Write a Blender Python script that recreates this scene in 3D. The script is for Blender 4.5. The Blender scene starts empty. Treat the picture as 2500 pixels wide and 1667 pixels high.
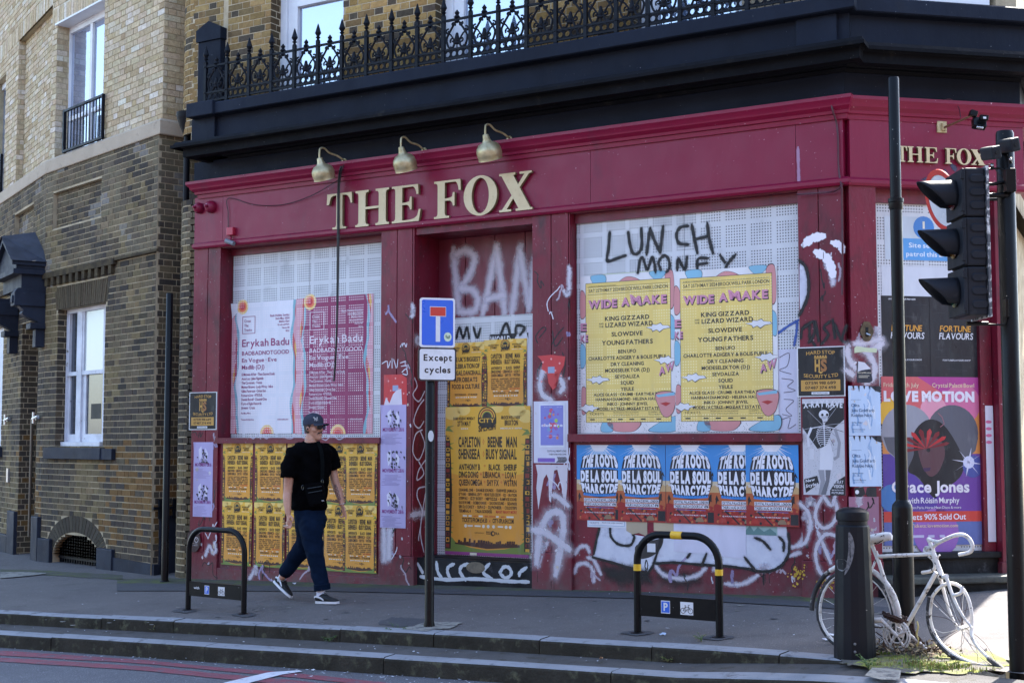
import bpy, math, random
from mathutils import Vector, Matrix, noise
R = math.radians
S = bpy.context.scene
# ---------------------------------------------------------------- camera, sky, sun, exposure
F = 3400.0                                   # focal length in photo pixels (photo 2500 x 1667)
PITCH = math.atan(250 / F)
CP, SP = math.cos(PITCH), math.sin(PITCH)
EYE = 1.45
cd = bpy.data.cameras.new('camera')
cd.sensor_width = 36.0
cd.lens = 36.0 * F / 2500
cd.clip_start = 0.1
cd.clip_end = 1000
cam = bpy.data.objects.new('camera', cd)
S.collection.objects.link(cam)
cam.location = (0, 0, EYE)
cam.rotation_euler = (R(90) + PITCH, 0, 0)
S.camera = cam
S.render.resolution_x, S.render.resolution_y = 1024, 682
SUN_DIR = Vector((0.573, 0.819, 0)).normalized()
SUN_EL = R(48)
SUN_AZ = math.atan2(SUN_DIR.x, SUN_DIR.y)
w = bpy.data.worlds.new('World')
S.world = w
w.use_nodes = True
nt = w.node_tree
bg = nt.nodes['Background']
sky = nt.nodes.new('ShaderNodeTexSky')
sky.sky_type = 'NISHITA'
sky.sun_disc = False
sky.sun_elevation = SUN_EL
sky.sun_rotation = SUN_AZ
sky.air_density = 1.0
sky.dust_density = 1.6
sky.ozone_density = 1.0
nt.links.new(sky.outputs[0], bg.inputs[0])
bg.inputs[1].default_value = 0.15
sd = bpy.data.lights.new('sun', 'SUN')
sd.energy = 5.0
sd.angle = R(0.5)
sd.color = (1.0, 0.95, 0.87)
sun = bpy.data.objects.new('sun', sd)
S.collection.objects.link(sun)
tosun = Vector((SUN_DIR.x * math.cos(SUN_EL), SUN_DIR.y * math.cos(SUN_EL), math.sin(SUN_EL)))
sun.rotation_euler = tosun.to_track_quat('Z', 'Y').to_euler()
sun.location = tosun * 40
S.view_settings.view_transform = 'Standard'
S.view_settings.look = 'None'
S.view_settings.gamma = 1
S.view_settings.use_curve_mapping = False
S.view_settings.exposure = 2.36
S.cycles.max_bounces = 8
S.cycles.transparent_max_bounces = 24
# ---------------------------------------------------------------- helpers
def ray(px, py):
 x = (px - 1250) / F
 u = -(py - 833.5) / F
 return (x, CP - SP * u, SP + CP * u)
def gz(X, Y):                                 # height of the sloping pavement
 X = max(-14, min(9, X)); Y = max(3, min(20, Y))
 return 0.17 + 0.0517 * (X - 2.81) + 0.03 * (Y - 11.75)
def gpt(px, py, dz=0.0):                      # pixel -> point on the pavement plane
 r = ray(px, py)
 a = 0.17 - 0.0517 * 2.81 - 0.03 * 11.75 + dz
 t = (a - EYE) / (r[2] - 0.0517 * r[0] - 0.03 * r[1])
 return Vector((t * r[0], t * r[1], EYE + t * r[2]))
def project(p):
 d = (p[0], p[1], p[2] - EYE)
 f = d[1] * CP + d[2] * SP
 up = -d[1] * SP + d[2] * CP
 return 1250 + F * d[0] / f, 833.5 - F * up / f, f
class Frame:                                  # vertical plane: origin, direction u (to the right), outward normal n
 def __init__(s, ox, oy, ux, uy, z0=0.0):
  l = math.hypot(ux, uy)
  s.o = (ox, oy); s.u = (ux / l, uy / l); s.n = (s.u[1], -s.u[0]); s.z0 = z0
 def P(s, u, z, out=0.0):
  return (s.o[0] + u * s.u[0] + out * s.n[0], s.o[1] + u * s.u[1] + out * s.n[1], z)
 def px(s, px, py, out=0.0):
  r = ray(px, py)
  ox, oy = s.o[0] + out * s.n[0], s.o[1] + out * s.n[1]
  t = (ox * s.n[0] + oy * s.n[1]) / (r[0] * s.n[0] + r[1] * s.n[1])
  return ((t * r[0] - ox) * s.u[0] + (t * r[1] - oy) * s.u[1], EYE + t * r[2])
 def pu(s, px, py=900, out=0.0): return s.px(px, py, out)[0]
 def pz(s, px, py, out=0.0): return s.px(px, py, out)[1]
 def jamb(s, u, out=0.0):                   # frame on a left reveal, running inward, facing +u
  p = s.P(u, 0, out)
  return Frame(p[0], p[1], -s.n[0], -s.n[1])
COL = S.collection
def empty(name, loc, label=None, cat=None, group=None, rz=0.0):
 o = bpy.data.objects.new(name, None)
 o.empty_display_size = 0.1
 COL.objects.link(o); o.location = loc; o.rotation_euler = (0, 0, rz)
 return tag(o, label, cat, group)
def tag(o, label=None, cat=None, group=None, kind=None):
 if label: o['label'] = label
 if cat: o['category'] = cat
 if group: o['group'] = group
 if kind: o['kind'] = kind
 return o
def copy_tree(o, parent=None):
 c = o.copy(); COL.objects.link(c)
 if parent is not None: c.parent = parent
 for ch in list(o.children): copy_tree(ch, c)
 return c
class MB:
 def __init__(s):
  s.v = []; s.f = []; s.mi = []; s.uv = []; s.tint = []; s.has_uv = False; s.has_tint = False
 def add(s, vs, fs, m=0, uvs=None, tint=None):
  b = len(s.v)
  s.v.extend([tuple(x) for x in vs])
  for k, f in enumerate(fs):
   s.f.append(tuple(b + i for i in f)); s.mi.append(m)
   if uvs is not None:
    s.has_uv = True; s.uv.append([uvs[i] for i in f])
   else: s.uv.append(None)
   if tint is not None: s.has_tint = True
   s.tint.append(tint)
 def box(s, c0, c1, m=0, tint=None):
  x0, y0, z0 = c0; x1, y1, z1 = c1
  s.add([(x0,y0,z0),(x1,y0,z0),(x1,y1,z0),(x0,y1,z0),(x0,y0,z1),(x1,y0,z1),(x1,y1,z1),(x0,y1,z1)],
              [(0,3,2,1),(4,5,6,7),(0,1,5,4),(1,2,6,5),(2,3,7,6),(3,0,4,7)], m, tint=tint)
 def fbox(s, fr, u0, u1, z0, z1, o0, o1, m=0, tint=None, uv=False):   # box in a frame, o0 back, o1 front
  P = fr.P
  vs = [P(u0,z0,o1),P(u1,z0,o1),P(u1,z1,o1),P(u0,z1,o1),P(u0,z0,o0),P(u1,z0,o0),P(u1,z1,o0),P(u0,z1,o0)]
  uvs = [(u0,z0),(u1,z0),(u1,z1),(u0,z1)]*2 if uv else None
  s.add(vs, [(0,1,2,3),(1,5,6,2),(5,4,7,6),(4,0,3,7),(3,2,6,7),(4,5,1,0)], m, uvs, tint)
 def quad(s, fr, u0, u1, z0, z1, o, m=0):
  P = fr.P
  s.add([P(u0,z0,o),P(u1,z0,o),P(u1,z1,o),P(u0,z1,o)], [(0,1,2,3)], m, [(u0,z0),(u1,z0),(u1,z1),(u0,z1)])
 def fprism(s, fr, pts, o0, o1, m=0, caps=True):    # polygon (u,z) extruded from o0 (back) to o1 (front)
  n = len(pts)
  vs = [fr.P(u, z, o1) for u, z in pts] + [fr.P(u, z, o0) for u, z in pts]
  fs = [(i, i + n, (i + 1) % n + n, (i + 1) % n) for i in range(n)]
  s.add(vs, fs, m)
  if caps:
   from mathutils.geometry import tessellate_polygon
   t = tessellate_polygon([[Vector((u, z, 0)) for u, z in pts]])
   s.add(vs[:n], [tuple(x) for x in t], m); s.add(vs[n:], [tuple(x) for x in t], m)
 def fflat(s, fr, pts, o, m=0):
  from mathutils.geometry import tessellate_polygon
  t = tessellate_polygon([[Vector((u, z, 0)) for u, z in pts]])
  s.add([fr.P(u, z, o) for u, z in pts], [tuple(x) for x in t], m, [(u, z) for u, z in pts])
 def tube(s, path, r, n=8, m=0, closed=False, caps=True, flat=1.0):
  path = [Vector(p) for p in path]; N = len(path)
  rs = r if isinstance(r, (list, tuple)) else [r] * N
  vs = []; prev = None
  for i, p in enumerate(path):
   if closed: t = path[(i + 1) % N] - path[i - 1]
   else: t = path[min(i + 1, N - 1)] - path[max(i - 1, 0)]
   t.normalize()
   if prev is None:
    a = Vector((0, 0, 1)) if abs(t.z) < 0.9 else Vector((1, 0, 0))
    x = a.cross(t).normalized()
   else: x = (prev - t * prev.dot(t)).normalized()
   prev = x; y = t.cross(x)
   for k in range(n):
    a = 2 * math.pi * k / n
    vs.append(p + x * (math.cos(a) * rs[i]) + y * (math.sin(a) * rs[i] * flat))
  fs = []
  for i in range(N if closed else N - 1):
   j = (i + 1) % N
   for k in range(n):
    k2 = (k + 1) % n
    fs.append((i*n+k, i*n+k2, j*n+k2, j*n+k))
  if caps and not closed:
   fs.append(tuple(range(n))[::-1]); fs.append(tuple((N-1)*n + k for k in range(n)))
  s.add(vs, fs, m)
 def lathe(s, prof, c=(0,0,0), n=24, m=0, axis=None, caps=True):     # prof: (r, h) from bottom to top
  ax = Vector(axis or (0,0,1)).normalized()
  a = Vector((1,0,0)) if abs(ax.x) < 0.8 else Vector((0,1,0))
  x = (a - ax * a.dot(ax)).normalized(); y = ax.cross(x); c = Vector(c)
  vs = []
  for r_, h in prof:
   for k in range(n):
    t = 2 * math.pi * k / n
    vs.append(c + ax * h + x * (r_ * math.cos(t)) + y * (r_ * math.sin(t)))
  fs = []
  for i in range(len(prof) - 1):
   for k in range(n):
    k2 = (k + 1) % n
    fs.append((i*n+k, i*n+k2, (i+1)*n+k2, (i+1)*n+k))
  if caps:
   fs.append(tuple(range(n))[::-1]); fs.append(tuple((len(prof)-1)*n + k for k in range(n)))
  s.add(vs, fs, m)
 def ball(s, c, r, m=0, n=12):
  rx, ry, rz = r if isinstance(r, (tuple, list)) else (r, r, r)
  vs = []; h = n // 2
  for i in range(h + 1):
   p = math.pi * i / h
   for k in range(n):
    t = 2 * math.pi * k / n
    vs.append((c[0]+rx*math.sin(p)*math.cos(t), c[1]+ry*math.sin(p)*math.sin(t), c[2]-rz*math.cos(p)))
  fs = [(i*n+k, i*n+(k+1)%n, (i+1)*n+(k+1)%n, (i+1)*n+k) for i in range(h) for k in range(n)]
  s.add(vs, fs, m)
 def build(s, name, mats, parent=None, smooth=None, loc=None, bevel=0):
  if not s.f: return None
  if parent is not None and loc is None:
   off = Vector((0,0,0)); p = parent
   while p is not None: off += Vector(p.location); p = p.parent
   pos = Vector((0,0,0))
  else:
   if loc is None:
    xs = [v[0] for v in s.v]; ys = [v[1] for v in s.v]; zs = [v[2] for v in s.v]
    loc = ((min(xs)+max(xs))/2, (min(ys)+max(ys))/2, min(zs))
   off = Vector(loc); pos = off
  me = bpy.data.meshes.new(name)
  me.from_pydata([(v[0]-off.x, v[1]-off.y, v[2]-off.z) for v in s.v], [], s.f)
  for mt in (mats if isinstance(mats, (list, tuple)) else [mats]): me.materials.append(mt)
  me.polygons.foreach_set('material_index', s.mi)
  if s.has_uv:
   L = me.uv_layers.new(name='UVMap'); data = []
   for f, q in zip(s.f, s.uv):
    for k in range(len(f)): data.extend(q[k] if q else (0, 0))
   L.data.foreach_set('uv', data)
  if s.has_tint:
   ca = me.color_attributes.new('tint', 'FLOAT_COLOR', 'CORNER'); data = []
   for f, t in zip(s.f, s.tint):
    t = t or (1,1,1)
    for k in range(len(f)): data.extend((t[0], t[1], t[2], 1))
   ca.data.foreach_set('color', data)
  if smooth:
   me.polygons.foreach_set('use_smooth', [True] * len(me.polygons))
   me.update()
   me.set_sharp_from_angle(angle=R(smooth))
  me.update()
  o = bpy.data.objects.new(name, me)
  COL.objects.link(o)
  if parent is not None: o.parent = parent
  o.location = pos
  if bevel:
   b = o.modifiers.new('bevel', 'BEVEL'); b.width = bevel; b.segments = 2; b.limit_method = 'ANGLE'
  return o
def cat_rom(pts, n=8, closed=False):
 pts = [Vector(p) for p in pts]; out = []; N = len(pts)
 for i in range(N if closed else N - 1):
  if closed: p0, p1, p2, p3 = pts[i-1], pts[i], pts[(i+1)%N], pts[(i+2)%N]
  else: p0, p1, p2, p3 = pts[max(i-1,0)], pts[i], pts[i+1], pts[min(i+2,N-1)]
  for k in range(n):
   t = k / n
   out.append(0.5*((2*p1)+(p2-p0)*t+(2*p0-5*p1+4*p2-p3)*t*t+(3*p1-p0-3*p2+p3)*t*t*t))
 if not closed: out.append(pts[-1])
 return out
# ---------------------------------------------------------------- materials
def lin(c):
 c /= 255.0
 return c / 12.92 if c <= 0.04045 else ((c + 0.055) / 1.055) ** 2.4
def sr(r, g, b): return (lin(r), lin(g), lin(b))
MATS = {}
def NN(nt, t, **k):
 n = nt.nodes.new(t)
 for a, b in k.items(): setattr(n, a, b)
 return n
def mth(nt, op, a, b=None, c=None, clamp=False):
 n = NN(nt, 'ShaderNodeMath', operation=op); n.use_clamp = clamp
 for i, x in enumerate((a, b, c)):
  if x is None: continue
  if isinstance(x, (int, float)): n.inputs[i].default_value = x
  else: nt.links.new(x, n.inputs[i])
 return n.outputs[0]
def mixc(nt, f, a, b, mode='MIX'):
 n = NN(nt, 'ShaderNodeMix', data_type='RGBA', blend_type=mode)
 for i, x in ((0, f), (6, a), (7, b)):
  if isinstance(x, (int, float)): n.inputs[i].default_value = x
  elif isinstance(x, tuple): n.inputs[i].default_value = (*x[:3], 1)
  else: nt.links.new(x, n.inputs[i])
 return n.outputs[2]
def noise_f(nt, vec, scale, detail=4, rough=0.6, lo=0.35, hi=0.65, dist=0.0):
 n = NN(nt, 'ShaderNodeTexNoise'); n.inputs['Scale'].default_value = scale
 n.inputs['Detail'].default_value = detail; n.inputs['Roughness'].default_value = rough
 n.inputs['Distortion'].default_value = dist
 if vec is not None: nt.links.new(vec, n.inputs['Vector'])
 m = NN(nt, 'ShaderNodeMapRange'); m.inputs[1].default_value = lo; m.inputs[2].default_value = hi
 nt.links.new(n.outputs[0], m.inputs[0])
 return m.outputs[0]
def base(name):
 m = bpy.data.materials.new(name); m.use_nodes = True
 nt = m.node_tree
 p = nt.nodes['Principled BSDF']
 g = NN(nt, 'ShaderNodeNewGeometry')
 return m, nt, p, g.outputs['Position']
def perf_mask(nt, pitch=0.24, dp=0.0255, nd=8, r=0.0064):
 uv = NN(nt, 'ShaderNodeUVMap'); uv.uv_map = 'UVMap'
 s = NN(nt, 'ShaderNodeSeparateXYZ'); nt.links.new(uv.outputs[0], s.inputs[0])
 ds = []; ins = []
 for o in (s.outputs[0], s.outputs[1]):
  a = mth(nt, 'ADD', o, 100.0)
  b = mth(nt, 'MODULO', a, pitch)
  c = mth(nt, 'DIVIDE', b, dp)
  ins.append(mth(nt, 'LESS_THAN', c, float(nd)))
  d = mth(nt, 'SUBTRACT', mth(nt, 'FRACT', c), 0.5)
  ds.append(mth(nt, 'MULTIPLY', d, d))
 dist = mth(nt, 'SQRT', mth(nt, 'ADD', ds[0], ds[1]))
 hole = mth(nt, 'LESS_THAN', dist, r / dp)
 return mth(nt, 'MULTIPLY', mth(nt, 'MULTIPLY', ins[0], ins[1]), hole)
def mat(name, col, rough=0.6, col2=None, nscale=3.0, lo=0.35, hi=0.65, metal=0.0, bump=0.0, bscale=40.0,
  dirt=None, dscale=6.0, dlo=0.55, dhi=0.75, spec=0.5, spots=None, sscale=60, slo=0.68, shi=0.72,
  perf=None, stretch=None, low_dirt=None, coat=0.0, fine=0.0):
 if name in MATS: return MATS[name]
 m, nt, p, pos = base(name)
 vec = pos
 if stretch:
  mp = NN(nt, 'ShaderNodeMapping'); mp.inputs['Scale'].default_value = stretch
  nt.links.new(pos, mp.inputs[0]); vec = mp.outputs[0]
 c = col
 c = mixc(nt, noise_f(nt, vec, nscale, 6, 0.6, lo, hi), col, col2 or tuple(x * 0.82 for x in col))
 if fine: c = mixc(nt, noise_f(nt, pos, bscale * 1.7, 3, 0.7, 0.3, 0.7), c, tuple(x * (1 - fine) for x in col))
 if perf is not None:
  pc, amt = perf
  mk = perf_mask(nt)
  if amt < 1: mk = mth(nt, 'MULTIPLY', mk, noise_f(nt, pos, 1.6, 3, 0.6, 0.62 - amt * 0.4, 0.7 - amt * 0.25))
  c = mixc(nt, mk, c, pc)
 if dirt: c = mixc(nt, noise_f(nt, vec, dscale, 8, 0.65, dlo, dhi), c, dirt)
 if low_dirt:                                # splash dirt close to the pavement: (colour, height)
  s = NN(nt, 'ShaderNodeSeparateXYZ'); nt.links.new(pos, s.inputs[0])
  gg = mth(nt, 'ADD', mth(nt, 'MULTIPLY', s.outputs[0], 0.0517), mth(nt, 'MULTIPLY', s.outputs[1], 0.03))
  h = mth(nt, 'SUBTRACT', mth(nt, 'SUBTRACT', s.outputs[2], gg), 0.17 - 0.0517*2.81 - 0.03*11.75)
  f = mth(nt, 'SUBTRACT', 1.0, mth(nt, 'DIVIDE', h, low_dirt[1]), clamp=True)
  f = mth(nt, 'MULTIPLY', f, noise_f(nt, pos, 9, 8, 0.7, 0.25, 0.7))
  c = mixc(nt, f, c, low_dirt[0])
 if spots: c = mixc(nt, noise_f(nt, pos, sscale, 2, 0.5, slo, shi), c, spots)
 if isinstance(c, tuple): p.inputs['Base Color'].default_value = (*c, 1)
 else: nt.links.new(c, p.inputs['Base Color'])
 rn = mth(nt, 'MULTIPLY_ADD', noise_f(nt, pos, 5, 5, 0.6, 0.3, 0.7), 0.16, max(0.02, rough - 0.08), clamp=True)
 nt.links.new(rn, p.inputs['Roughness'])
 p.inputs['Metallic'].default_value = metal
 p.inputs['Specular IOR Level'].default_value = spec
 p.inputs['Coat Weight'].default_value = coat
 if bump:
  n = NN(nt, 'ShaderNodeTexNoise'); n.inputs['Scale'].default_value = bscale; n.inputs['Detail'].default_value = 6
  nt.links.new(vec, n.inputs['Vector'])
  b = NN(nt, 'ShaderNodeBump'); b.inputs['Strength'].default_value = min(1, bump * 1.0); b.inputs['Distance'].default_value = 0.01
  nt.links.new(n.outputs[0], b.inputs['Height']); nt.links.new(b.outputs[0], p.inputs['Normal'])
 MATS[name] = m
 return m
def ink(rgb, perf=None, rough=0.5, k=1.0):      # flat printed colour on paper, from the colour the print has
 nm = 'print_%d_%d_%d' % rgb + ('_p' if perf else '')
 c = tuple(x * k for x in sr(*rgb))
 return mat(nm, c, rough, tuple(x * 0.84 + .02 for x in c), 4, bump=0.9, bscale=6, perf=perf, spec=0.3, stretch=(1, 1, .4), dirt=tuple(x * .7 + .09 for x in c), dscale=9, dlo=.58, dhi=.8)
def glow_free_glass(name, tintc, mixf=0.35):
 if name in MATS: return MATS[name]
 m, nt, p, pos = base(name)
 p.inputs['Base Color'].default_value = (*tintc, 1); p.inputs['Roughness'].default_value = 0.25
 g = NN(nt, 'ShaderNodeBsdfGlossy'); g.inputs['Roughness'].default_value = 0.01
 g.inputs['Color'].default_value = (0.9, 0.93, 0.97, 1)
 n = NN(nt, 'ShaderNodeTexNoise'); n.inputs['Scale'].default_value = 1.6
 b = NN(nt, 'ShaderNodeBump'); b.inputs['Strength'].default_value = 0.12; b.inputs['Distance'].default_value = 0.02
 nt.links.new(pos, n.inputs['Vector']); nt.links.new(n.outputs[0], b.inputs['Height']); nt.links.new(b.outputs[0], g.inputs['Normal'])
 mx = NN(nt, 'ShaderNodeMixShader'); mx.inputs[0].default_value = mixf
 nt.links.new(p.outputs[0], mx.inputs[1]); nt.links.new(g.outputs[0], mx.inputs[2])
 nt.links.new(mx.outputs[0], nt.nodes['Material Output'].inputs[0])
 MATS[name] = m
 return m
def spray_mat(name, col, soft=0.5, dens=1.0, rough=0.55):    # paint stroke: alpha falls off across the ribbon (u of the UV map)
 if name in MATS: return MATS[name]
 m, nt, p, pos = base(name)
 p.inputs['Base Color'].default_value = (*col, 1); p.inputs['Roughness'].default_value = rough
 uv = NN(nt, 'ShaderNodeUVMap'); uv.uv_map = 'UVMap'
 s = NN(nt, 'ShaderNodeSeparateXYZ'); nt.links.new(uv.outputs[0], s.inputs[0])
 d = mth(nt, 'ABSOLUTE', mth(nt, 'MULTIPLY_ADD', s.outputs[0], 2.0, -1.0))
 d = mth(nt, 'MAXIMUM', d, s.outputs[1])
 d = mth(nt, 'ADD', d, mth(nt, 'MULTIPLY', mth(nt, 'SUBTRACT', noise_f(nt, pos, 90 if soft > 0.2 else 30, 3, 0.7, 0, 1), 0.5), soft * 0.7 + 0.12))
 r = NN(nt, 'ShaderNodeMapRange', interpolation_type='SMOOTHSTEP')
 r.inputs[1].default_value = 1.0 - 0.04; r.inputs[2].default_value = max(0.0, 0.9 - soft)
 r.inputs[3].default_value = 0.0; r.inputs[4].default_value = dens
 nt.links.new(d, r.inputs[0]); nt.links.new(r.outputs[0], p.inputs['Alpha'])
 MATS[name] = m
 return m
# ---------------------------------------------------------------- lettering (Blender's own built-in font, outlines turned into mesh)
GL = {}
def glyph(ch, bold):
 bold = round(bold / .015) * .015
 k = (ch, bold)
 if k in GL: return GL[k]
 cu = bpy.data.curves.new('glyph', 'FONT'); cu.body = ch; cu.resolution_u = 3; cu.offset = bold; cu.fill_mode = 'FRONT'
 ob = bpy.data.objects.new('glyph', cu); COL.objects.link(ob)
 dg = bpy.context.evaluated_depsgraph_get()
 me = ob.evaluated_get(dg).to_mesh()
 vs = [(v.co.x, v.co.y) for v in me.vertices]; fs = [tuple(p.vertices) for p in me.polygons]
 ob.evaluated_get(dg).to_mesh_clear()
 bpy.data.objects.remove(ob); bpy.data.curves.remove(cu)
 if vs:
  x0 = min(v[0] for v in vs); x1 = max(v[0] for v in vs)
 else: x0 = 0; x1 = 0
 GL[k] = ([(v[0] - x0, v[1]) for v in vs], fs, x1 - x0)
 return GL[k]
CAPH = {}
def caph(bold):
 if bold not in CAPH:
  vs = glyph('H', bold)[0]; CAPH[bold] = (min(v[1] for v in vs), max(v[1] for v in vs))
 return CAPH[bold]
def text_geo(s, bold=0.02, gap=0.09, space=0.28):
 vs = []; fs = []; x = 0.0; b0, b1 = caph(bold); h = b1 - b0
 for ch in s:
  if ch == ' ': x += space; continue
  g = glyph(ch, bold); b = len(vs)
  vs += [(x + v[0] / h, (v[1] - b0) / h) for v in g[0]]
  fs += [tuple(b + i for i in f) for f in g[1]]
  x += g[2] / h + gap
 return vs, fs, max(0.001, x - gap)
def put_text(mb, fr, s, u0, u1, z0, z1, out, m=0, bold=0.02, align='fit', ratio=1.0, gap=0.09, warp=None, thick=0.0, space=0.28):
 vs, fs, W = text_geo(s, bold, gap, space)
 h = z1 - z0
 if align == 'fit': sx = (u1 - u0) / W; x0 = u0
 else:
  sx = h * ratio
  if align != 'n': sx = min(sx, (u1 - u0) / W)
  x0 = {'l': u0, 'n': u0, 'c': (u0 + u1 - W * sx) / 2, 'r': u1 - W * sx}[align]
 P = []
 for x, y in vs:
  q = (x0 + x * sx, z0 + y * h)
  if warp: q = warp(*q)
  P.append(q)
 mb.add([fr.P(q[0], q[1], out) for q in P], fs, m)
def ribbon(mb, fr, pts, wd, out, m=0, n=6, taper=0.0, px=True, smooth=True):     # stroke on a wall; pts are photo pixels of the stroke's middle line
 if px: pts = [fr.px(a, b, out) for a, b in pts]
 P = [Vector((a, b, 0)) for a, b in pts]
 if smooth and len(P) > 2: P = cat_rom(P, n)
 elif len(P) == 2: P = [P[0].lerp(P[1], k / 4) for k in range(5)]
 N = len(P); L = [0.0]
 for i in range(1, N): L.append(L[-1] + (P[i] - P[i-1]).length)
 T = max(L[-1], 1e-6); hw = wd / 2
 # round ends
 d0 = (P[0] - P[1]).normalized(); d1 = (P[-1] - P[-2]).normalized()
 P = [P[0] + d0 * hw] + P + [P[-1] + d1 * hw]; L = [-hw] + L + [T + hw]
 vs = []; uv = []; fs = []
 for i, p in enumerate(P):
  t = P[min(i+1, len(P)-1)] - P[max(i-1, 0)]; t.normalize(); nn = Vector((-t.y, t.x, 0))
  e = 1.0 if i in (0, len(P)-1) else 0.0
  ww = hw * (1 - taper * max(0, min(1, L[i] / T))) * (.45 if e else .86 if i in (1, len(P)-2) else 1) * (1 + .22 * math.sin(i * 1.7 + len(pts)) * math.sin(i * .6 + 1))
  for sgn, uu in ((-1, 0.0), (0, 0.5), (1, 1.0)):
   q = p + nn * ww * sgn
   vs.append(fr.P(q.x, q.y, out)); uv.append((uu, e))
 for i in range(len(P) - 1):
  a = i * 3
  fs += [(a, a+1, a+4, a+3), (a+1, a+2, a+5, a+4)]
 mb.add(vs, fs, m, uv)
for _c in sorted(set("ABCDEFGHIJKLMNOPQRSTUVWXYZabcdefghijklmnopqrstuvwxyz0123456789.,·&'£()/-+:|!%@óí")):
 for _b in (0, .015, .03, .045): glyph(_c, _b)
# ---------------------------------------------------------------- brickwork
BRK = bpy.data.meshes.new('brick')
BRK.from_pydata([(0,0,0),(1,0,0),(1,0,1),(0,0,1),(0,1,0),(1,1,0),(1,1,1),(0,1,1)], [], [(0,1,2,3),(1,5,6,2),(4,0,3,7),(3,2,6,7),(4,5,1,0)])
def brick_material(name, from_object):
 m, nt, p, pos = base(name)
 if from_object:
  oi = NN(nt, 'ShaderNodeObjectInfo'); c = oi.outputs['Color']
 else:
  a = NN(nt, 'ShaderNodeAttribute'); a.attribute_name = 'tint'; c = a.outputs['Color']
 c = mixc(nt, noise_f(nt, pos, 22, 6, 0.7, 0.3, 0.75), c, (0.55, 0.52, 0.5), 'MULTIPLY')
 c = mixc(nt, noise_f(nt, pos, 70, 3, 0.7, 0.62, 0.72), c, (0.03, 0.027, 0.025))
 nt.links.new(c, p.inputs['Base Color']); p.inputs['Roughness'].default_value = 0.9
 p.inputs['Specular IOR Level'].default_value = 0.2
 n = NN(nt, 'ShaderNodeTexNoise'); n.inputs['Scale'].default_value = 55; n.inputs['Detail'].default_value = 5
 b = NN(nt, 'ShaderNodeBump'); b.inputs['Strength'].default_value = 0.6; b.inputs['Distance'].default_value = 0.008
 nt.links.new(pos, n.inputs['Vector']); nt.links.new(n.outputs[0], b.inputs['Height']); nt.links.new(b.outputs[0], p.inputs['Normal'])
 return m
BM_OBJ = brick_material('brick_single', True); BM_ALL = brick_material('brick_many', False)
BRK.materials.append(BM_OBJ)
def brick_field(L, fr, u0, u1, z0, z1, out, pal, rng, holes=(), arch=None, pitch=0.0752, off=0.0, zgrid=0.0):
 """collect bricks (frame,u0,u1,z0,z1,out,colour) in L; holes are (ua,ub,za,zb); arch is f(z)->list of (ua,ub)"""
 k0 = int(math.floor((z0 - zgrid) / pitch)); k1 = int(math.ceil((z1 - zgrid) / pitch))
 for k in range(k0, k1):
  a = zgrid + k * pitch + 0.005; b = a + pitch - 0.0105
  if b < z0 + 0.01 or a > z1 - 0.01: continue
  a = max(a, z0); b = min(b, z1); mid = (a + b) / 2
  cuts = [(h[0], h[1]) for h in holes if h[2] - 0.02 < mid < h[3] + 0.02]
  if arch: cuts += arch(mid)
  segs = [(u0, u1)]
  for c0, c1 in cuts:
   ns = []
   for s0, s1 in segs:
    if c1 <= s0 or c0 >= s1: ns.append((s0, s1))
    else:
     if c0 > s0: ns.append((s0, c0))
     if c1 < s1: ns.append((c1, s1))
   segs = ns
  x = math.floor(u0 / 0.3375) * 0.3375 + (0.169 if k % 2 else 0.0) + off - 0.34
  st = True
  while x < u1:
   l = 0.215 if st else 0.1025
   for s0, s1 in segs:
    b0 = max(x, s0); b1 = min(x + l, s1)
    if b1 - b0 > 0.025:
     jz = rng.uniform(-0.0012, 0.0012)
     L.append((fr, b0 + rng.uniform(0, .0015), b1 - rng.uniform(0, .0015), a + jz, b + jz, out + rng.uniform(0.0, 0.0045), pal((b0+b1)/2, mid, rng)))
   x += l + 0.01; st = not st
def build_bricks(L, parent, limit=300):
 sc = []
 for i, q in enumerate(L):
  fr = q[0]; c = fr.P((q[1]+q[2])/2, (q[3]+q[4])/2, q[5]); x, y, f = project(c)
  d = Vector((-c[0], -c[1], EYE - c[2])).normalized()
  area = (q[2]-q[1]) * (q[4]-q[3]) / f / f * max(0, d.x*fr.n[0] + d.y*fr.n[1])
  if not (5 < x < 2495 and 5 < y < 1660): area *= 0.01
  sc.append((-area, i))
 sc.sort(); top = set(i for _, i in sc[:limit])
 mb = MB()
 base_off = parent.location
 for i, (fr, b0, b1, a, b, o, c) in enumerate(L):
  if i in top:
   ob = bpy.data.objects.new('brick', BRK); COL.objects.link(ob); ob.parent = parent
   p = fr.P(b0, a, o)
   ob.location = (p[0]-base_off[0], p[1]-base_off[1], p[2]-base_off[2])
   ob.rotation_euler = (0, 0, math.atan2(fr.u[1], fr.u[0])); ob.scale = (b1-b0, 0.03, b-a)
   ob.color = (*c, 1)
  else:
   P = fr.P
   mb.add([P(b0,a,o),P(b1,a,o),P(b1,b,o),P(b0,b,o),P(b0,a,o-.03),P(b1,a,o-.03),P(b1,b,o-.03),P(b0,b,o-.03)],
                   [(0,1,2,3),(1,5,6,2),(4,0,3,7),(3,2,6,7),(4,5,1,0)], tint=c)
 o = mb.build('brickwork', BM_ALL, parent)
 if o: o['kind'] = 'stuff'
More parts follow.
